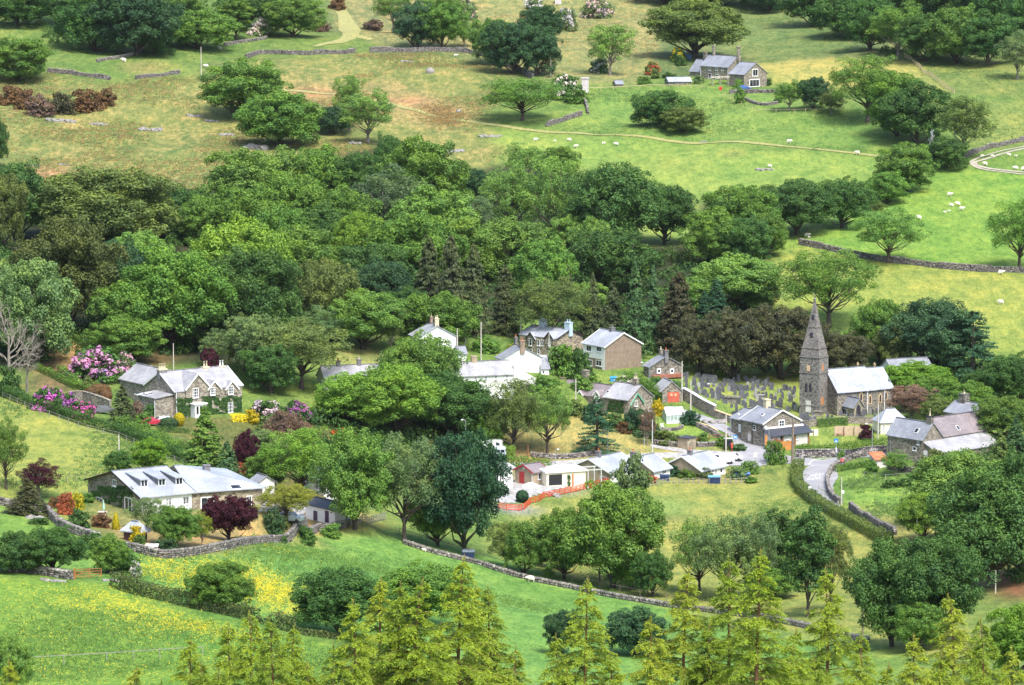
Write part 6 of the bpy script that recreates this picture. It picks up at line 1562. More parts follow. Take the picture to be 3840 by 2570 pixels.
fence('pale rail fence along the farm drive', [(2205, 342), (2300, 338), (2400, 333), (2440, 330), (2540, 331), (2640, 336)], 1.1, 3.5, (.9,), WOODN, rail=.16, r=.08)
fence('row of pale stakes in the pasture below the farmhouse', [(2708, 362), (2760, 386), (2820, 412), (2845, 425), (2910, 426), (2980, 425), (3060, 424), (3140, 418)], 1.3, 3.4, (.85,), WOODN, wire=True, r=.08)
fence('fence under the two dark hedge trees in the bright fields', [(2950, 892), (3000, 880), (3080, 862), (3150, 848)], 1.2, 2.2, (.9,), WOODO, wire=True)
fence('red post and rail fence around the bungalow garden', [(1870, 1908), (1900, 1915), (1945, 1918), (1966, 1912), (1990, 1890), (2022, 1882), (2040, 1868), (2100, 1858), (2160, 1846), (2220, 1830), (2280, 1815)], 1.15, 1.5, (.25, .5, .75, .98), REDF, rail=.13, r=.07)
fence('brown rail fence above the low wall by the flat roofed hut', [(2452, 1656), (2500, 1658), (2540, 1660), (2615, 1656), (2660, 1650), (2730, 1646)], 1.1, 2.2, (.45, .9), WOODB, rail=.15)
fence('grey picket fence along the front of the middle and right bungalows', [(2340, 1822), (2400, 1838), (2450, 1822), (2510, 1812), (2600, 1812), (2660, 1814), (2760, 1812), (2822, 1808)], 1.0, .9, (.3, .85), WOODG, r=.08)
fence('grey ranch fence right of the white shed', [(1312, 1975), (1345, 1972), (1400, 1962), (1445, 1950)], 1.2, 2.0, (.35, .65, .95), WOODG, rail=.16)
fence('thin wire fence across the bottom left meadow', [(110, 2500), (240, 2494), (400, 2484), (600, 2470), (760, 2460)], 1.1, 4.5, (.9,), WOODG, wire=True, r=.045)
fence('short fence beside the green bush at the road corner', [(2890, 1730), (2930, 1732), (2965, 1738)], 1.1, 1.6, (.5, .9), WOODG)
fence('row of thin posts behind the field wall', [(1500, 2010), (1600, 2040), (1760, 2090), (1900, 2135), (2040, 2165), (2250, 2210), (2400, 2240), (2600, 2270)], 1.3, 4.2, (.9,), WOODO, wire=True, r=.05)
fence('thin fence along the tan lawn above the left bungalow', [(2210, 1690), (2300, 1700), (2400, 1705)], 1.0, 3, (.9,), WOODO, wire=True, r=.04)
fence('little fence behind the slate bungalow at the field edge', [(250, 1812), (320, 1806), (400, 1800)], 1.1, 2.5, (.9,), WOODO, wire=True, r=.05)
fence('field fence at the small bright field on the left border', [(-5, 942), (30, 945), (62, 948)], 1.2, 1.5, (.9,), WOODN, wire=True, r=.07)
fence('fence along the barn paddock', [(3240, 1790), (3320, 1800), (3400, 1795), (3480, 1800)], 1.1, 3.0, (.9,), WOODG, wire=True)
# gate
def gate(label, p0, p1, h, mat):
    a, b = G(*p0), G(*p1); root = empty('field_gate', a); d = Vector(b - a); m = M(); tag(root, label, 'gate')
    for f in (0, .55, 1): m.bar(d * f + Vector((0, 0, .1)), d * f + Vector((0, 0, h)), .09)
    for z in (.25, .5, .75, 1.0): m.bar(Vector((0, 0, h * z)), d + Vector((0, 0, h * z)), .05, .07)
    m.bar(Vector((0, 0, h * .25)), d * .55 + Vector((0, 0, h)), .05); m.build('gate_frame', mat, root)
    m = M(); m.bar(Vector((0, 0, -.4)) - d * .03, Vector((0, 0, h * 1.15)) - d * .03, .16); m.build('post', mat, root)
gate('rust red field gate between the two lower left meadows', (282, 2172), (380, 2168), 1.2, paint('rust_gate', (.40, .15, .05), .7, .2))
# ------------------------------------------------------------------ poles, lamps, signs
def pole(label, bx, by, ty, r=.12, mat=WOODO, name='utility_pole', cat='pole', arm=0):
    p = G(bx, by); h = solve_h(p, ty); m = M(); m.tube([(0, 0, -.6), (0, 0, h * .5), (0, 0, h)], [r * 1.15, r, r * .8], 8)
    if arm: m.bar((-arm, 0, h - .5), (arm, 0, h - .5), .1); m.tube([(-arm * .8, 0, h - .45), (-arm * .8, 0, h - .2)], [.05, .05], 6); m.tube([(arm * .8, 0, h - .45), (arm * .8, 0, h - .2)], [.05, .05], 6)
    return tag(m.build(name, mat, None, tuple(p)), label, cat)
PW = paint('pale_pole', (.52, .48, .42), .8, .15)
for a in (('pale pole standing alone on the upper left hillside', 755, 308, 176, .13, PW), ('white pole by the dark clump on the hill', 2065, 287, 200, .16, PW), ('bleached pole in the trees behind the manor', 651, 1388, 1288, .1, PW), ('whitish stump pole in the sloping left field', 446, 1692, 1632, .12, PW),
          ('slim mast behind the four chimneyed house', 1541, 1262, 1113, .07, GALV), ('pole nearest the right of the four chimneyed house', 1715, 1345, 1232, .13, PW), ('tall pole beside the grey roofed outhouse', 1804, 1352, 1208, .12, PW),
          ('pole behind the blue chimneyed house', 1953, 1300, 1186, .11, PW), ('pole left of the pebbledash house', 2059, 1366, 1252, .1, PW), ('pale pole in front of the long stone cottage', 2159, 1550, 1420, .12, PW), ('pole beside the red doored garage', 2557, 1505, 1355, .13, PW),
          ('leaning pale post at the top of the churchyard wall', 2590, 1545, 1428, .13, PW), ('tall pale green pole between the bungalows', 2446, 1712, 1575, .11, PALEST), ('wooden pole next to the notice board', 2722, 1692, 1552, .13, PW), ('massive dark telegraph pole at the road junction', 2972, 1758, 1568, .26, WOODO),
          ('pole in front of the church chancel', 3292, 1650, 1515, .13, PW), ('old post beside the round mirror on the lower road', 3155, 1896, 1788, .1, PW), ('brown telegraph pole rising by the caravans', 1790, 1672, 1555, .14, BROWNP), ('reddish pole in the shade of the lawn trees', 1980, 1716, 1668, .1, BROWNP),
          ('slim aerial mast right of the pebbledash house', 2397, 1330, 1194, .05, GALV), ('thin aerial behind the pebbledash house roof', 2349, 1300, 1208, .04, GALV), ('bare post in the lower right trees', 3733, 2225, 2138, .08, PW), ('pale pole standing in the green paddock', 3438, 2036, 1945, .09, PW), ('slim dark trunk like pole before the dark tree pair', 3235, 2378, 2262, .1, WOODO), ('dark pole under the spreading pine', 3681, 1452, 1374, .09, WOODO), ('pole in the trees left of the sloping meadow', 856, 1300, 1236, .1, PW)):
    pole(*a)
def lamp(label, bx, by, ty, hx, mat=GALV):
    p = G(bx, by); h = solve_h(p, ty); root = empty('street_lamp', p); tag(root, label, 'street lamp', 'street lamps of the village'); m = M(); m.tube([(0, 0, -.4), (0, 0, 1.2), (0, 0, 1.25), (0, 0, h)], [.1, .1, .07, .055], 8); m.build('post', mat, root)
    dx = (hx - bx) / (F / depth(p)); sg = 1 if dx > 0 else -1; m = M(); m.tube([(0, 0, h - .05), (dx * .3, 0, h + .1), (dx, 0, h + .12)], [.05, .045, .04], 6); m.build('arm', mat, root)
    m = M(); m.lathe([(.05, .14), (.24, .07), (.26, .0), (.2, -.09), (.08, -.14)], (dx, 0, h + .1), 10); o = m.build('lamp_head', FRAME, root, smooth=True)
for a in (('lamp left of the leaning brown trees behind the bungalows', 2416, 1672, 1562, 2409), ('lamp behind the left bungalow roof', 2279, 1712, 1616, 2266), ('lamp standing on the grass behind the carport', 2083, 1742, 1688, 2092), ('bluish lamp in front of the dark chestnut', 1746, 1700, 1577, 1733), ('lamp against the tall churchyard wall', 2681, 1566, 1442, 2656),
          ('lamp at the left corner of the porch house', 2740, 1648, 1556, 2769), ('lamp at the right end of the roadside hedge', 3270, 1712, 1592, 3247), ('lamp in front of the timber porch', 2883, 1733, 1602, 2870), ('lamp between pebbledash house and stone cottage', 2434, 1450, 1362, 2406), ('lamp behind the small outhouse', 1746, 1290, 1206, 1762)):
    lamp(*a)
BLUE = paint('sign_blue', (.03, .22, .60), .4, .05); RED = paint('sign_red', (.60, .03, .03), .4, .08)
def sign(label, bx, by, y0, y1, w, mat, bars=(), name='road_sign', disc=False, cat='sign'):
    p = G(bx, by); s = F / depth(p); root = empty(name, p); tag(root, label, cat); zt, zb = solve_h(p, y0), solve_h(p, y1); m = M(); m.tube([(0, .06, -.3), (0, .06, zt - .1)], [.045, .045], 6); m.build('post', GALV, root); wm = w / s; m = M()
    if disc:
        k = 16; c = (zt + zb) / 2; r = (zt - zb) / 2; m.ext([(math.cos(6.283 * i / k) * r, 0, c + math.sin(6.283 * i / k) * r) for i in range(k)], (0, .05, 0))
    else: m.quadbox((-wm / 2, -.02, zb), (wm / 2, .02, zt))
    m.build('plate', mat, root)
    for x0, x1, z0, z1 in bars: m = M(); m.quadbox((-wm / 2 + wm * x0, -.03, zb + (zt - zb) * z0), (-wm / 2 + wm * x1, -.021, zb + (zt - zb) * z1)); m.build('symbol', FRAME, root)
sign('square blue road sign with white plate on the roadside wall', 3135, 1712, 1646, 1660, 15, BLUE, ((.3, .75, .2, .5),)); sign('blue information sign beside the notice board', 2757, 1680, 1632, 1647, 15, BLUE, ((.18, .38, .2, .75), (.55, .78, .2, .75)))
sign('small red sign at the road junction', 3158, 1745, 1721, 1731, 11, RED, ((.3, .75, .35, .5),)); sign('round white traffic mirror beside the lower road', 3160, 1890, 1839, 1852, 11, FRAME, disc=True, name='traffic_mirror', cat='mirror'); sign('round white sign back above the thick roadside hedge', 3037, 1862, 1824, 1838, 11, FRAME, disc=True)
sign('white plate low on the roadside wall', 3136, 1716, 1679, 1696, 5, FRAME); sign('small brown framed notice in the front field corner', 2832, 1742, 1697, 1715, 14, PALED, name='notice_sign')
p = G(2730, 1690); root = empty('notice_board', p); tag(root, 'dark framed notice board shelter beside the red post box', 'notice board'); m = M(); m.quadbox((-.75, 0, -.3), (-.62, .15, 2.3)); m.quadbox((.62, 0, -.3), (.75, .15, 2.3)); m.quadbox((-.62, .0, .8), (.62, .12, 2.15)); m.build('frame', BLACKP, root); m = M(); m.quadbox((-.85, -.1, 2.3), (.85, .3, 2.45)); m.build('roof', FRAME, root); m = M(); m.quadbox((-.5, -.02, .95), (.5, -.001, 2.0)); m.build('pane', GLASS, root)
p = G(2744, 1694); m = M(); m.lathe([(.06, -.3), (.06, .75), (.2, .76), (.21, 1.5), (.24, 1.55), (.12, 1.68)], k=10); tag(m.build('post_box', paint('post_red', (.62, .07, .06), .4, .08), None, tuple(p)), 'red post box on the verge beside the notice board', 'post box')
# ------------------------------------------------------------------ road writing
def roadtext(txt, px, py, hgt, wid):
    cu = bpy.data.curves.new('t', 'FONT'); cu.body = txt; cu.align_x = 'CENTER'; cu.align_y = 'CENTER'; cu.size = 1; ob = bpy.data.objects.new('t', cu); C.objects.link(ob); bpy.context.view_layer.update()
    me = bpy.data.meshes.new_from_object(ob.evaluated_get(bpy.context.evaluated_depsgraph_get())); bpy.data.objects.remove(ob)
    xs = [v.co.x for v in me.vertices]; ys = [v.co.y for v in me.vertices]; cx, cy = (min(xs) + max(xs)) / 2, (min(ys) + max(ys)) / 2; kx, ky = wid / (max(xs) - min(xs)), hgt / (max(ys) - min(ys)); p = G(px, py)
    for v in me.vertices:
        a, b = (v.co.x - cx) * kx * 1.0, (v.co.y - cy) * ky; x, y = p[0] + a + b * .32, p[1] + b + a * .05; v.co = (x, y, H(x, y) + .13)
    me.materials.append(FRAME); tag(mobj('road_marking', me), kind='structure')
roadtext('ARAF', 3062, 1784, 2.4, 2.5); roadtext('SLOW', 3053, 1797, 2.4, 2.9)
def dashline(pts, w=.14, dash=None):
    L = pixline(pts, .5); V = []; Q = []
    for i, (a, b) in enumerate(zip(L[:-1], L[1:])):
        if dash and (i // dash) % 2: continue
        d = (b - a)[:2]; d = d / (np.linalg.norm(d) + 1e-9); nn = np.array([-d[1], d[0]]) * w / 2; k = len(V)
        for q in (a[:2] - nn, b[:2] - nn, b[:2] + nn, a[:2] + nn): V.append((q[0], q[1], H(*q) + .125))
        Q.append((k, k + 1, k + 2, k + 3))
    tag(mobj('road_marking', npmesh('road_marking', V, Q, FRAME)), kind='structure')
dashline([(3033, 1745), (3042, 1732), (3060, 1725), (3085, 1722), (3110, 1720)], .22)
# ------------------------------------------------------------------ gravestones
def slabm(w, h, t, rnd):
    m = M(); pts = [(-w / 2, -.3), (w / 2, -.3), (w / 2, h - rnd * w / 2)] + [(math.cos(a) * w / 2, h - rnd * w / 2 + math.sin(a) * rnd * w / 2) for a in np.linspace(.3, math.pi - .3, 6)] + [(-w / 2, h - rnd * w / 2)]
    m.ext([(x, -t / 2, z) for x, z in pts], (0, t, 0)); return m
GSM = [stone('grave_slate', (.10, .105, .12), (.15, .155, .175), (.22, .22, .24), 1.2, (.12, .12, .14)), paint('grave_pale', (.34, .33, .31), .8, .25)]
gp = [slabm(.85, 1.35, .12, .9).build('gravestone', GSM[0]), slabm(.75, 1.7, .12, 1.0).build('gravestone', GSM[0]), slabm(1.0, 1.1, .14, .4).build('gravestone', GSM[0]), slabm(.7, 1.2, .14, .9).build('gravestone', GSM[1])]
GR = [(25, 330), (80, 340), (235, 340), (270, 345), (190, 420), (205, 480), (270, 500), (310, 500), (345, 500), (375, 500), (430, 430), (470, 430), (560, 440), (575, 530), (605, 530), (520, 500), (700, 480), (770, 440), (830, 455), (935, 420), (780, 570), (830, 580), (850, 510), (885, 540), (930, 550), (990, 545), (1090, 560), (1095, 500), (1160, 560), (1180, 560), (1060, 410), (1110, 420), (1150, 430), (1260, 530), (1310, 560), (1350, 570), (1380, 550), (1490, 560), (1500, 500), (1350, 480), (1420, 460), (1610, 600), (1650, 600), (1680, 690), (1740, 560), (1800, 570), (1880, 570), (500, 690), (540, 690), (560, 640), (600, 680), (640, 690), (680, 710), (490, 610), (620, 620), (1210, 670), (1350, 670), (1400, 680), (1500, 730), (1550, 720), (1640, 780), (1050, 890), (1060, 830), (1190, 850), (1310, 800), (820, 850), (1530, 830), (1590, 830), (1860, 640), (1890, 880), (1960, 910), (880, 640), (960, 650), (1000, 620), (1080, 660), (240, 580), (300, 620), (340, 640), (380, 650), (320, 560), (410, 680), (1650, 850), (1700, 560), (1230, 590), (1980, 1010), (1995, 1080), (2040, 1060), (2110, 1070), (2150, 1080), (2090, 1040), (2190, 1070), (2220, 1090), (910, 950), (970, 960), (1100, 960), (1210, 420), (1290, 440), (1180, 480), (700, 430), (860, 430)]
GR2 = [(3152, 1560), (3190, 1572), (3262, 1556), (3270, 1555), (3238, 1566), (3245, 1558), (3290, 1552), (3120, 1575), (3105, 1572), (3100, 1566), (3300, 1570), (3280, 1575), (3215, 1578)]
_r = random.Random(5)
while len(GR) < 165:
    x, y = _r.uniform(40, 1900), _r.uniform(400, 940)
    if y < 380 + (x / 1900) * 130 or y > 620 + x * .28 or (700 < x < 1000 and 620 < y < 780) or y > 1000 - x * .05: continue
    GR.append((x, y))
for i, (x, y) in enumerate([(2560 + a / 4.48, 1340 + b / 4.48) for a, b in GR] + GR2):
    k = [0, 1, 0, 2, 0, 1, 3][i % 7]; o = gp[k].copy(); C.objects.link(o); p = G(x, y); o.location = tuple(p); s = RNG.uniform(.65, 1.0); o.scale = (s, 1, s * RNG.uniform(.85, 1.15)); o.rotation_euler = (RNG.normal(0, .05), RNG.normal(0, .05), RNG.normal(-.35, .15))
    tag(o, 'pale weathered gravestone standing in the churchyard grass' if k == 3 else 'dark slate gravestone standing in the churchyard grass', 'gravestone', 'pale gravestones in the churchyard' if k == 3 else 'slate gravestones in the churchyard')
for g in gp: bpy.data.objects.remove(g)
def tomb(label, x, y, w, mat, dx=1.0, flat=False):
    p = G(x, y); root = empty('table_tomb', p, -.35); tag(root, label, 'tomb'); m = M(); m.quadbox((-w / 2, -dx / 2, -.4), (w / 2, dx / 2, .95)); m.build('chest', mat, root); m = M(); m.quadbox((-w / 2 - .15, -dx / 2 - .15, .951), (w / 2 + .15, dx / 2 + .15, 1.1)); m.build('top_slab', mat, root)
tomb('pale table tomb on little pillars under the yews', 2660, 1425, 2.4, GSM[1]); tomb('grey chest tomb with dark openings in the middle of the churchyard', 2748, 1508, 3.0, STONE_D, 1.6); tomb('low pale tomb slab beside the cream chimney', 2850, 1500, 1.6, GSM[1]); tomb('chest tomb at the foot of the church tower', 3070, 1562, 1.4, STONE)
p = G(2780, 1584); root = empty('panelled_shed', p, .5); tag(root, 'low shed with black panels on its roof beside the lane', 'shed'); m = M(); m.hexa([(-1.6, -1, -1), (1.6, -1, -1), (1.6, 1, -1), (-1.6, 1, -1), (-1.6, -1, 1.3), (1.6, -1, 1.3), (1.6, 1, 1.9), (-1.6, 1, 1.9)]); m.build('wall', STONE, root); m = M(); m.hexa([(-1.8, -1.2, 1.28), (1.8, -1.2, 1.28), (1.8, 1.2, 2.0), (-1.8, 1.2, 2.0), (-1.8, -1.2, 1.38), (1.8, -1.2, 1.38), (1.8, 1.2, 2.1), (-1.8, 1.2, 2.1)]); m.build('roof', SLATE_D, root)
# ------------------------------------------------------------------ sheep (each one skinned mesh)
WOOL = paint('wool', (.78, .72, .60), .95, .1); DARKW = paint('dark_fleece', (.10, .08, .07), .95, .2)
def sheepmesh():
    me = bpy.data.meshes.new('sheep'); V = [(0, 0, .62), (.38, 0, .66), (-.38, 0, .66), (.62, 0, .78), (.80, 0, .72), (.92, 0, .62), (.34, .15, .40), (.34, .16, .02), (.34, -.15, .40), (.34, -.16, .02), (-.36, .15, .40), (-.38, .16, .02), (-.36, -.15, .40), (-.38, -.16, .02), (-.56, 0, .60)]
    E = [(0, 1), (0, 2), (1, 3), (3, 4), (4, 5), (1, 6), (6, 7), (1, 8), (8, 9), (2, 10), (10, 11), (2, 12), (12, 13), (2, 14)]; R = [.33, .30, .31, .17, .12, .08, .09, .05, .09, .05, .10, .05, .10, .05, .08]
    me.from_pydata(V, E, []); me.update(); o = bpy.data.objects.new('sheep', me); C.objects.link(o); sk_ = o.modifiers.new('skin', 'SKIN')
    for v, r in zip(me.skin_vertices[0].data if me.skin_vertices else [], R): v.radius = (r, r)
    if not me.skin_vertices: o.modifiers.remove(sk_)
    else: me.skin_vertices[0].data[0].use_root = True
    o.modifiers.new('sub', 'SUBSURF').levels = 1; me.materials.append(WOOL); bpy.context.view_layer.update()
    m2 = bpy.data.meshes.new_from_object(o.evaluated_get(bpy.context.evaluated_depsgraph_get())); bpy.data.objects.remove(o)
    for p in m2.polygons: p.use_smooth = True
    return m2
SH = sheepmesh()
for x, y, s, lb in ((2007, 530, 1, 'sheep at the left end of the upper sheep field below the track'), (2082, 532, .55, 'lamb near the left end of the upper sheep field'), (2136, 531, 1, 'sheep just above the pale tree top in the upper sheep field'), (2158, 555, 1, 'lowest sheep of the left group in the upper sheep field'), (2262, 543, .85, 'sheep fifth from the left in the upper sheep field'), (2312, 547, 1, 'sheep at the right of the left group in the upper sheep field'),
                    (2958, 538, 1.15, 'sheep standing on the grass track at the right of the upper field'), (3216, 581, 1.15, 'sheep lying beside the right end of the grass track'), (3681, 592, .9, 'sheep at the tip of the looping farm track'), (3723, 590, .7, 'lamb inside the top of the looping farm track'), (3785, 587, .9, 'sheep inside the track loop nearer the border'), (3808, 590, .7, 'lamb nearest the border inside the track loop'), (3695, 622, 1.1, 'sheep on the lower arm of the looping farm track'), (3810, 638, 1.1, 'sheep below the track loop near the border'), (3836, 641, 1.1, 'sheep cut by the right border below the track loop'),
                    (3506, 614, 1, 'sheep left in the shade of the low dark bush tree'), (3554, 627, 1, 'sheep in the middle of the shade of the low dark bush tree'), (3574, 627, 1, 'sheep right in the shade of the low dark bush tree'), (3560, 737, 1.1, 'topmost sheep of the right hand field flock'), (3569, 776, .9, 'left sheep of the close trio in the right hand field'), (3593, 772, 1.05, 'upper right sheep of the close trio in the right hand field'), (3605, 790, 1.05, 'lower right sheep of the close trio in the right hand field'), (3557, 796, .6, 'right one of two lambs in the right hand field'), (3544, 801, .65, 'left one of two lambs in the right hand field'), (3446, 825, 1.2, 'bright white sheep right of the half bare airy tree'), (3341, 826, .6, 'lamb seen beside the half bare airy tree'),
                    (3025, 890, 1.1, 'sheep near the left end of the long dry stone wall'), (3033, 894, .6, 'lamb beside the sheep at the end of the long wall'), (3752, 1030, 1.1, 'sheep resting under the long dry stone wall at right'), (3754, 1142, 1.1, 'single sheep in the yellow green field on the right'), (465, 234, 1.4, 'sheep on the upper left meadow above the small yellow lawn'), (774, 255, 1.2, 'sheep below the pale pole on the upper left hill'), (826, 186, 1.1, 'sheep right of the domed hilltop tree'), (1708, 214, 1, 'sheep below the long grey hill wall'), (1592, 2070, .6, 'left lamb beside the low field wall'), (1636, 2078, .6, 'right lamb beside the low field wall'), (1992, 2183, 1.0, 'sheep lying at the low field wall behind the foreground conifers'), (2888, 629, .9, 'sheep at the rock pile in the sheep field'), (1990, 2470, .01, '')):
    if s < .1: continue
    o = mobj('sheep', SH); p = G(x, y); o.location = (p[0], p[1], p[2] - .03); o.scale = (1.05 * s,) * 3; o.rotation_euler = (0, 0, RNG.uniform(-.6, .6) + (math.pi if RNG.uniform() < .5 else 0)); tag(o, lb, 'lamb' if s < .72 else 'sheep', 'sheep and lambs in the fields')
# ------------------------------------------------------------------ boulders and outcrops
def rockmesh(seed):
    bm = bmesh.new(); bmesh.ops.create_icosphere(bm, subdivisions=3, radius=1); r = np.random.default_rng(seed)
    cut = unit(r.normal(0, 1, (9, 3))); off = r.uniform(.55, .9, 9)
    for v in bm.verts:
        p = np.array(v.co)
        for c, o_ in zip(cut, off):
            d = p @ c
            if d > o_: p = p - c * (d - o_)
        v.co = p * (1 + r.normal(0, .02))
    me = bpy.data.meshes.new('boulder'); bm.to_mesh(me); bm.free(); me.materials.append(ROCK); return me
ROCK = paint('lichen_rock', (.24, .225, .215), .95, .38); RK = [rockmesh(i) for i in range(4)]
def rock(x, y, w, h, lb, n=1, name='boulder', spread=0, cat='rock'):
    p = G(x, y); s = F / depth(p); name = name if n == 1 else 'rock_outcrop'; n = n if n == 1 else n + 5
    if n == 1:
        o = mobj(name, RK[int(x + y) % 4]); o.location = (p[0], p[1], p[2]); o.scale = (w / s / 2, w / s / 2.4, h / s * .8); o.rotation_euler = (RNG.normal(0, .2), RNG.normal(0, .2), RNG.uniform(0, 6)); return tag(o, lb, cat)
    bm = bmesh.new()
    for i in range(n):
        dx, dy = (i / (n - 1) - .5) * w / s + RNG.normal(0, .1), RNG.normal(0, .35); r = max(w / s / n * .95, RNG.uniform(.12, .38) * h / s); k = len(bm.verts); bm.from_mesh(RK[i % 4]); bm.verts.ensure_lookup_table(); z = H(p[0] + dx, p[1] + dy)
        for v in bm.verts[k:]: v.co = (v.co.x * r * 1.4 + p[0] + dx, v.co.y * r * 1.2 + p[1] + dy, v.co.z * r + z + r * .05)
    me = bpy.data.meshes.new(name); bm.to_mesh(me); bm.free(); me.materials.append(ROCK); return tag(mobj(name, me), lb, cat)
for a in ((225, 456, 90, 34, 'broken grey outcrop left on the rocky hillside', 9), (370, 468, 60, 24, 'low outcrop in the middle of the rocky hillside', 6), (560, 490, 70, 34, 'largest grey outcrop on the rocky hillside', 7), (735, 438, 60, 22, 'outcrop at the upper right of the rocky hillside', 6), (795, 456, 50, 22, 'outcrop near the gully edge', 5), (955, 558, 70, 50, 'pale rock face at the foot of the gully pair', 8), (850, 508, 50, 26, 'rocks above the pale rock face', 5), (125, 622, 40, 18, 'small rock low on the left hillside', 3), (240, 620, 36, 16, 'rock above the reddish bracken patch', 3), (1618, 272, 44, 26, 'pointed white boulder on the middle slope', 1), (1525, 232, 40, 14, 'flat rocks left above the pointed white boulder', 3), (1840, 514, 80, 24, 'low grey outcrop above the pale feathery tree', 9), (1690, 570, 90, 28, 'outcrop on the open slope above the small dark tree', 8), (1720, 420, 24, 14, 'rock beside the grass track', 1), (1330, 540, 40, 24, 'rocks under the light green slope tree', 4), (2868, 638, 60, 24, 'rock pile overgrown with nettles in the sheep field', 7), (2636, 533, 24, 10, 'rock beside the grass track below the thicket', 2),
          (1900, 1850, 90, 28, 'row of garden boulders below the white bungalow', 14), (2080, 1862, 40, 40, 'pale brown boulder at the red fence', 2), (2680, 1585, 70, 34, 'heap of pale stones at the foot of the churchyard wall', 16), (130, 1945, 60, 40, 'big pale boulders by the garden wall on the left', 6), (420, 2180, 60, 36, 'mossy boulder at the hedge end by the red gate', 3), (200, 2180, 70, 26, 'mossy log like rock beside the lower left wall', 3), (3580, 2100, .1, .1, '', 1)):
    if a[4]: rock(*a)
m = M(); p = G(1990, 1826); m.lathe([(2.0, -.2), (1.5, .25), (.9, .6), (.3, .8)], k=16); tag(m.build('gravel_heap', paint('white_gravel', (.75, .74, .74), .95, .15), None, tuple(p), smooth=True), 'heap of white gravel in front of the red doored shed', 'heap')
p = G(2194, 346); m = M(); m.quadbox((-1.1, -.9, -.5), (1.1, .9, 4.2)); m.quadbox((-1.3, -1.1, 4.2), (1.3, 1.1, 4.5)); tag(m.build('gate_pillar', paint('pale_pillar', (.50, .46, .46), .9, .15), None, tuple(p)), 'stout pale stone pillar right of the big white hawthorn', 'pillar')
p = G(2093, 14); m = M(); m.quadbox((-1.2, -1, -.5), (1.2, 1, 3.6)); tag(m.build('stone_pillar', MATS['pale_pillar'], None, tuple(p)), 'pale block of masonry on the top edge among the hawthorns', 'pillar')
# ------------------------------------------------------------------ cars, caravans and garden things
TYRE = paint('tyre', (.02, .02, .02), .8, .1)
def car(label, px, py, yaw, col, L=4.1, W_=1.7, Hh=1.45, van=False, name='parked_car'):
    p = G(px, py); root = empty(name, p, yaw); tag(root, label, 'car'); b = paint('car_' + '_'.join('%02d' % int(c * 99) for c in col), col, .25, .03)
    pr = [(-.5, .25), (.5, .25), (.5, .5), (.47, .62), (.28, .66), (.13, 1.0), (-.30, 1.0), (-.46, .68), (-.5, .6)]
    m = M(); base = [[(x * L, sy * W_ / 2 * (1 if z < .7 else .84), z * Hh) for x, z in pr] for sy in (-1, 1)]; k = len(pr); m.v += base[0] + base[1]; m.f += [tuple(range(k))[::-1], tuple(range(k, 2 * k))] + [(i, (i + 1) % k, k + (i + 1) % k, k + i) for i in range(k)]; m.build('body', b, root)
    g = M()
    for sy in (-1, 1):
        y = sy * W_ / 2 * .86; g.hexa([(-.40 * L, y - .01, .70 * Hh), (.22 * L, y - .01, .70 * Hh), (.22 * L, y + .02, .70 * Hh), (-.40 * L, y + .02, .70 * Hh), (-.29 * L, y * .99 - .01, .95 * Hh), (.12 * L, y * .99 - .01, .95 * Hh), (.12 * L, y * .99 + .02, .95 * Hh), (-.29 * L, y * .99 + .02, .95 * Hh)])
    for x0, x1, z0, z1 in ((.285, .15, .68, .96), (-.455, -.325, .71, .96)):
        s = .02 if x0 > 0 else -.02; w = W_ * .38; g.hexa([(x0 * L, -w, z0 * Hh), (x0 * L + s, -w, z0 * Hh), (x0 * L + s, w, z0 * Hh), (x0 * L, w, z0 * Hh), (x1 * L, -w, z1 * Hh), (x1 * L + s, -w, z1 * Hh), (x1 * L + s, w, z1 * Hh), (x1 * L, w, z1 * Hh)])
    g.build('window', GLASS, root)
    for x in (-.31, .32):
        for sy in (-1, 1):
            w = M(); w.tube([(x * L, sy * (W_ / 2 - .2), .31), (x * L, sy * (W_ / 2 + .02), .31)], [.31, .31], 14); w.build('wheel', TYRE, root)
car('white estate car parked on the lane behind the right bungalow', 2746, 1727, -.15, (.72, .74, .76)); car('black car parked beside the long stone cottage', 2118, 1553, -.5, (.02, .025, .03)); car('dark red car parked in front of the manor', 566, 1596, .3, (.40, .03, .06)); car('silver car parked beside the golden egg yew', 624, 1592, .2, (.62, .68, .74)); car('white van nosing past the right bungalow roof', 2712, 1742, .6, (.78, .78, .8), Hh=2.0); car('blue car beside the hill farmhouse gable', 2790, 338, .1, (.05, .11, .30)); car('white car half hidden behind the forked tree', 1270, 1886, .1, (.75, .76, .78)); car('dark car parked behind the slate bungalow', 905, 1812, .8, (.03, .035, .05)); car('dark green car left of the old wall by the manor', 392, 1552, .2, (.12, .13, .14)); car('pale car beside the white shed', 1085, 1958, -.2, (.35, .4, .42))
def caravan(label, px, py, yaw, L, Hh, col):
    p = G(px, py); root = empty('caravan', p, yaw); tag(root, label, 'caravan'); w = 1.1; k = [(-.5, .28), (.5, .28), (.5, .55), (.47, .85), (.42, .97), (.1, 1.0), (-.3, .98), (-.45, .9), (-.5, .6)]; m = M(); m.ext([(x * L, -w, z * Hh) for x, z in k], (0, 2 * w, 0)); m.build('body', col, root); g = M()
    for x in (-.3, .05, .33): g.quadbox((x * L - .35, -w - .02, Hh * .58), (x * L + .35, -w - .001, Hh * .8))
    g.quadbox((L * .5 - .02, -.7, Hh * .58), (L * .505, .7, Hh * .8)); g.build('window', GLASS, root); d = M(); d.quadbox((-L * .16, -w - .015, Hh * .32), (-L * .07, -w - .001, Hh * .88)); d.build('door', PALED, root)
    for sy in (-1, 1): q = M(); q.tube([(0, sy * (w - .2), .3), (0, sy * w, .3)], [.3, .3], 12); q.build('wheel', TYRE, root)
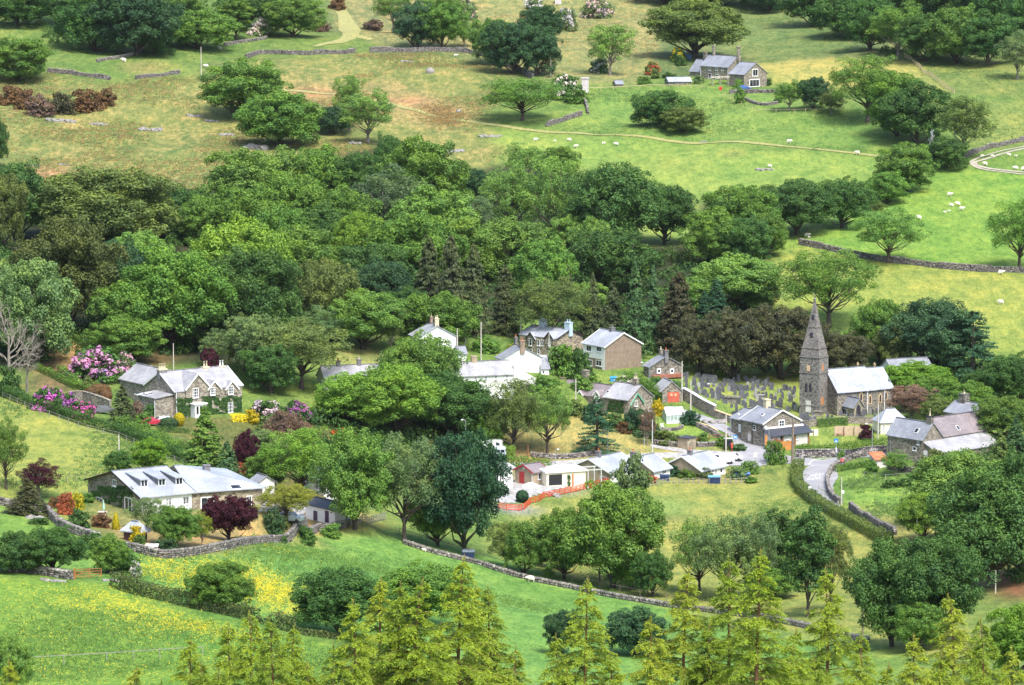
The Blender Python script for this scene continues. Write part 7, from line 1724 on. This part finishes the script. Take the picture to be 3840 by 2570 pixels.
caravan('white touring caravan behind the white bungalow', 1835, 1698, -.1, 5.2, 2.6, WHITE); caravan('pale grey trailer caravan in front of the white one', 1866, 1718, -.1, 3.2, 2.2, paint('caravan_grey', (.52, .60, .64), .5, .04))
def crate(name, label, cat, px, py, w, d, h, mat, lid=None, yaw=0):
    p = G(px, py); root = empty(name, p, yaw); tag(root, label, cat); m = M(); m.quadbox((-w / 2, -d / 2, -.3), (w / 2, d / 2, h)); m.build('body', mat, root); m = M(); m.hexa([(-w / 2 - .08, -d / 2 - .08, h), (w / 2 + .08, -d / 2 - .08, h), (w / 2 + .08, d / 2 + .08, h + .1), (-w / 2 - .08, d / 2 + .08, h + .1), (-w / 2 - .08, -d / 2 - .08, h + .08), (w / 2 + .08, -d / 2 - .08, h + .08), (w / 2 + .08, d / 2 + .08, h + .25), (-w / 2 - .08, d / 2 + .08, h + .25)]); m.build('lid', lid or mat, root)
NAVY = paint('navy_panel', (.015, .03, .09), .5, .15)
crate('bin_store', 'navy blue bin store at the white front of the right bungalow', 'bin store', 2678, 1812, 2.2, 1.0, 1.15, NAVY, paint('blue_lid', (.15, .35, .55), .4, .1)); crate('oil_tank', 'dark oil tank at the front corner of the left bungalow', 'tank', 2333, 1816, 1.3, .9, 1.0, NAVY); crate('covered_trailer', 'blue covered trailer at the end of the bungalow gardens', 'trailer', 2785, 1795, 2.6, 1.2, .9, NAVY, paint('blue_tarp', (.10, .2, .4), .6, .1)); crate('tarpaulin_heap', 'dark tarpaulined heap beside the dark round bush', 'heap', 2492, 1800, 1.7, 1.2, .7, NAVY)
crate('field_shelter', 'dark livestock trailer under the very dark round tree', 'trailer', 1757, 2090, 1.8, 1.2, .9, NAVY, paint('trailer_top', (.2, .25, .3), .4, .1)); crate('garden_crate', 'bright blue tarpaulin behind the long stone cottage', 'heap', 2300, 1430, 1.2, 1.0, .7, paint('bright_blue_tarp', (.04, .30, .62), .5, .1)); crate('stone_plinth', 'pale stone slab set into the bungalow garden wall', 'slab', 570, 2074, 1.6, 1.2, .9, STONE, PALED); crate('garden_box', 'teal water butt beside the greenhouse', 'water butt', 2569, 1590, .5, .5, 1.2, paint('teal_plastic', (.05, .38, .36), .4, .1)); crate('wheeled_box', 'blue black box on the farm lawn edge', 'box', 2584, 222, 1.5, 1.2, 1.3, paint('blue_box', (.02, .08, .20), .5, .1)); crate('red_box', 'small red box on the farmhouse garden wall', 'box', 2702, 338, .8, .6, .7, RED)
def bench(name, label, cat, px, py, mat, L=1.6):
    p = G(px, py); root = empty(name, p, -.1); tag(root, label, cat); m = M(); m.quadbox((-L / 2, -.35, .70), (L / 2, .35, .76)); m.build('table_top', mat, root)
    for y in (-.75, .75): m = M(); m.quadbox((-L / 2, y - .13, .42), (L / 2, y + .13, .46)); m.build('seat', mat, root)
    for x in (-L * .35, L * .35): m = M(); m.bar((x, -.8, 0), (x, .2, .7), .08); m.bar((x, .8, 0), (x, -.2, .7), .08); m.build('leg', mat, root)
bench('picnic_table', 'red brown picnic table on the pub lawn', 'table', 3153, 1632, paint('red_brown_wood', (.28, .07, .05), .7, .2)); bench('garden_table', 'pale stone garden table outside the bungalow patio door', 'table', 385, 1938, PALED, 1.3)
for x, lb in ((3147, 'left'), (3184, 'middle'), (3222, 'right')):
    p = G(x, 1634); m = M(); m.quadbox((-.95, -.04, -.2), (.95, .04, 1.9)); root = empty('wooden_screen', p, .05); m.build('panel', paint('tan_panel', (.48, .36, .24), .8, .15), root); m = M(); m.quadbox((-1.0, -.06, -.3), (-.951, .06, 2.0)); m.build('post', WOODO, root); tag(root, lb + ' of three tan wooden screens on the pub lawn', 'fence panel', 'tan screens on the pub lawn')
for x, lb in ((3041, 'left'), (3060, 'right')):
    p = G(x, 1634); m = M(); m.quadbox((-.42, -.04, -.2), (.42, .04, 1.3)); root = empty('white_screen', p, .1); m.build('panel', CREAM, root); m = M(); m.quadbox((-.47, -.05, -.3), (-.421, .05, 1.4)); m.build('post', WOODO, root); tag(root, lb + ' of two cream screens beside the slated porch', 'screen', 'cream screens beside the porch')
p = G(389, 1932); root = empty('parasol', p); tag(root, 'folded pale green parasol outside the bungalow patio door', 'parasol'); m = M(); m.tube([(0, 0, 0), (0, 0, 2.3)], [.03, .03], 6); m.build('pole', FRAME, root); m = M(); m.lathe([(.22, .9), (.17, 1.4), (.05, 2.2)], k=10); m.build('canopy', paint('pale_green_cloth', (.30, .52, .42), .8, .1), root)
p = G(2236, 1828); root = empty('log_pile', p); tag(root, 'stack of dark logs under the pergola beside the carport', 'log pile'); m = M()
for i in range(14): a = RNG.uniform(-1.2, 1.2); z = RNG.uniform(.1, .7); m.tube([(a, -.5, z), (a + .1, .5, z)], [.13, .13], 7)
m.build('logs', WOODO, root)
for x, y, lb in ((2030, 1812, 'white plastic garden chair in front of the red doored shed'), (2484, 1606, 'white garden chair beside the greenhouse')):
    p = G(x, y); root = empty('garden_chair', p, .4); tag(root, lb, 'chair'); m = M(); m.quadbox((-.28, -.26, .38), (.28, .26, .43)); m.build('seat', FRAME, root); m = M(); m.quadbox((-.28, .26, .38), (.28, .32, .95)); m.build('backrest', FRAME, root)
    for a, b in ((-.25, -.23), (.25, -.23), (-.25, .23), (.25, .23)): m = M(); m.bar((a, b, 0), (a, b, .38), .06); m.build('leg', FRAME, root)
p = G(2700, 318); root = empty('pergola', p, .3); tag(root, 'white flowered pergola in front of the hill farmhouse', 'pergola'); m = M()
for a in (-2.6, 0, 2.6):
    for b in (-.6, .6): m.bar((a, b, -.3), (a, b, 2.2), .16)
m.build('posts', WOODG, root); V, Q, A = leaves(np.c_[RNG.uniform(-3, 3, 500), RNG.normal(0, .7, 500), RNG.normal(2.3, .16, 500)], np.tile([0, 0, 1.], (500, 1)), .3); mobj('blossom', npmesh('blossom', V, Q, BLOOM, A), root, None, (.75, .70, .58))
# shrub layer under the woodland canopy
PTS = []
for poly, k in (([(0, 700), (150, 720), (850, 710), (1400, 600), (1700, 720), (2200, 640), (2420, 940), (2600, 960), (2850, 800), (2860, 1120), (2700, 1280), (2300, 1280), (1950, 1220), (1500, 1230), (1000, 1330), (300, 1330), (0, 1400)], 900), ([(1000, 1560), (1200, 1560), (1880, 1580), (1880, 1700), (1500, 1840), (1080, 1860)], 120), ([(0, -60), (1050, -60), (900, 120), (250, 190), (0, 60)], 130), ([(3000, -80), (3840, -80), (3840, 240), (3300, 215), (3050, 90)], 170), ([(2480, -60), (3000, -60), (3000, 20), (2500, 20)], 60), ([(3560, 1750), (3840, 1650), (3840, 2200), (3500, 1980)], 90), ([(3300, 1330), (3840, 1400), (3840, 1560), (3500, 1500)], 60)):
    q = 0
    while q < k:
        x, y = random.uniform(min(a for a, b in poly), max(a for a, b in poly)), random.uniform(min(b for a, b in poly), max(b for a, b in poly))
        if inpoly(poly, np.array([x]), np.array([y]))[0]: PTS.append((x, y)); q += 1
parts = []
for x, y in PTS:
    p = G(x, y); r = RNG.uniform(1.4, 3.2); k = int(70 * r); d = unit(RNG.normal(0, 1, (k, 3))); d[:, 2] = np.abs(d[:, 2]); lump = (1 + .25 * np.sin(d[:, 0] * 5 + x) * np.cos(d[:, 1] * 6 + y))[:, None]
    parts.append(leaves(p + d * lump * np.array([r, r, r * RNG.uniform(.7, 1.3)]) * RNG.uniform(.7, 1.05, (k, 1)), d, .55, .62, .5, np.clip(RNG.normal(.5, .18, k) + RNG.normal(0, .2), 0, 1)))
V, Q, A = join(parts); tag(mobj('undergrowth', npmesh('undergrowth', V, Q, LEAF, A), None, None, (.07, .15, .035)), 'green undergrowth filling the floor of the woods', 'undergrowth', kind='stuff')

# tussocks, rushes and bracken on the rough slopes; flowers in the meadow
def scatter(mask_w, k):
    idx = np.nonzero(mask_w > 0)[0]; w = mask_w[idx] * np.maximum(1, 1); c = RNG.choice(idx, k, p=w / w.sum()); j_ = np.where(vy[c] > 890, 3.2, 1.6); x = vx[c] + RNG.uniform(-1, 1, k) * 1.6; y = vy[c] + RNG.uniform(-1, 1, k) * j_; return np.c_[x, y, Hv(x, y)]
def tufts(name, label, polys, col, size, spread, per=7, hgt=.3, mat=LEAF):
    parts = []
    for poly, k in polys:
        w = inpoly(poly).astype(float) * np.clip(vnoise(vx / 16, vy / 22, 21) - .4, 0, 1); B = scatter(w, k); r = spread * RNG.uniform(.4, 1.4, (k, 1))
        P = np.repeat(B, per, 0); rr = np.repeat(r, per, 0); n_ = len(P); P = P + np.c_[RNG.normal(0, 1, (n_, 2)) * rr, RNG.uniform(.04, hgt, n_)]
        parts.append(leaves(P, np.c_[RNG.normal(0, .5, n_), np.full(n_, -.7), np.full(n_, .7)], size, .6, .5, np.clip(RNG.normal(.5, .25, n_), 0, 1)))
    V, Q, A = join(parts); tag(mobj(name, npmesh(name, V, Q, mat, A), None, None, col), label, name.replace('_', ' '), kind='stuff')
HILL = [(-20, 185), (110, 170), (270, 185), (440, 175), (560, 132), (800, 125), (1000, 118), (1190, 172), (1110, 260), (1165, 345), (1060, 400), (520, 430), (-20, 430)]
tufts('bracken', 'brown bracken and dead grass on the upper slopes', [(HILL, 5200), ([(1000, -20), (1530, -20), (1500, 120), (1480, 190), (1240, 190), (1000, 110)], 900), ([(640, 190), (900, 200), (1060, 265), (1040, 290), (700, 235)], 900)], (.27, .19, .085), .36, .6)
tufts('rough_grass', 'dark green tussocks on the rough pastures', [(HILL, 5200), ([(-20, 30), (560, 70), (430, 150), (-20, 185)], 1400), ([(1290, 215), (1460, 200), (1720, 205), (1910, 255), (2045, 345), (1640, 330), (1250, 295)], 1800), ([(1520, -20), (1830, -20), (1960, 120), (1760, 150), (1540, 60)], 1000), ([(0, 920), (200, 970), (420, 1070), (150, 1120), (0, 1120)], 900), ([(1930, 1100), (2080, 1085), (2200, 1110), (2200, 1180), (2000, 1180)], 900), ([(2090, 135), (2343, 130), (2343, 330), (2220, 330)], 600)], (.12, .21, .055), .28, .35)
tufts('meadow_grass', 'longer grass tufts in the lower meadows', [([(0, 1320), (240, 1340), (740, 1475), (900, 1567), (0, 1567)], 4200), ([(165, 1265), (840, 1210), (1550, 1392), (1400, 1500), (760, 1450), (250, 1335)], 4200), ([(1150, 1230), (1480, 1115), (1810, 1065), (2030, 1245), (1500, 1380)], 2600)], (.11, .215, .045), .2, .3, 6, .25)
w = np.clip(BC - .2, 0, 1) ** 1.4 * np.clip(vnoise(vx / 5, vy / 9, 31) * .6 + vnoise(vx / 17, vy / 26, 32) * .8 - .35, 0, 1); P = scatter(w, 17000); P[:, 2] += RNG.uniform(.12, .38, len(P))
V, Q, A = leaves(P, np.tile([0, -.5, .8], (len(P), 1)), .10, 1.0, .4); tag(mobj('buttercups', npmesh('buttercups', V, Q, BLOOM, A), None, None, (.60, .50, .02)), 'yellow buttercups flowering in the lower meadows', 'flowers', kind='stuff')
# ------------------------------------------------------------------ camera, sky, sun
cam = bpy.data.cameras.new('camera'); co = bpy.data.objects.new('camera', cam); C.objects.link(co)
co.location = (0, 0, ZC); co.rotation_euler = (math.pi / 2 - TH, 0, 0)
cam.sensor_width = 36; cam.lens = 36 * F / 3840; cam.clip_start = 1; cam.clip_end = 12000
bpy.context.scene.camera = co
W = bpy.data.worlds.new('World'); bpy.context.scene.world = W; W.use_nodes = True
nt = W.node_tree; bg = nt.nodes['Background']; sk = nt.nodes.new('ShaderNodeTexSky'); sk.sky_type = 'NISHITA'; sk.sun_disc = False
SEL, SAZ = rad(56), rad(155)                                  # sun high, behind the camera and to its right
sk.sun_elevation = SEL; sk.sun_rotation = SAZ; sk.air_density = 1.0; sk.dust_density = 2.5; sk.ozone_density = 1.0
nt.links.new(sk.outputs[0], bg.inputs[0]); bg.inputs[1].default_value = .115
su = bpy.data.lights.new('sun', 'SUN'); so = bpy.data.objects.new('sun', su); C.objects.link(so)
su.energy = 2.1; su.angle = rad(22); su.color = (1, .965, .90)
d = Vector((math.sin(SAZ) * math.cos(SEL), math.cos(SAZ) * math.cos(SEL), math.sin(SEL)))
so.rotation_euler = (-d).to_track_quat('-Z', 'Y').to_euler(); so.location = tuple(d * 300)
vs_ = bpy.context.scene.view_settings; vs_.view_transform = 'Standard'; vs_.look = 'None'; vs_.gamma = 1; vs_.use_curve_mapping = False; vs_.exposure = 1.45
bpy.context.scene.cycles.max_bounces = 5; bpy.context.scene.cycles.diffuse_bounces = 3; bpy.context.scene.cycles.transmission_bounces = 3


# the valley air: far slopes fade a little
m = bpy.data.materials.new('haze'); m.use_nodes = True; nt = m.node_tree; nt.nodes.remove(nt.nodes['Principled BSDF']); pv = nt.nodes.new('ShaderNodeVolumePrincipled')
pv.inputs['Color'].default_value = (.82, .92, 1, 1); pv.inputs['Density'].default_value = .000012; nt.links.new(pv.outputs[0], nt.nodes['Material Output'].inputs['Volume'])
hz = M(); zmin, zmax = float(ZG.min()) - 1, float(max(ZG.max(), ZC)) + 40; hz.quadbox((GX[0] - 1, GY[0] - 1, zmin), (GX[-1] + 1, GY[-1] + 1, zmax)); tag(hz.build('haze', m), kind='stuff')
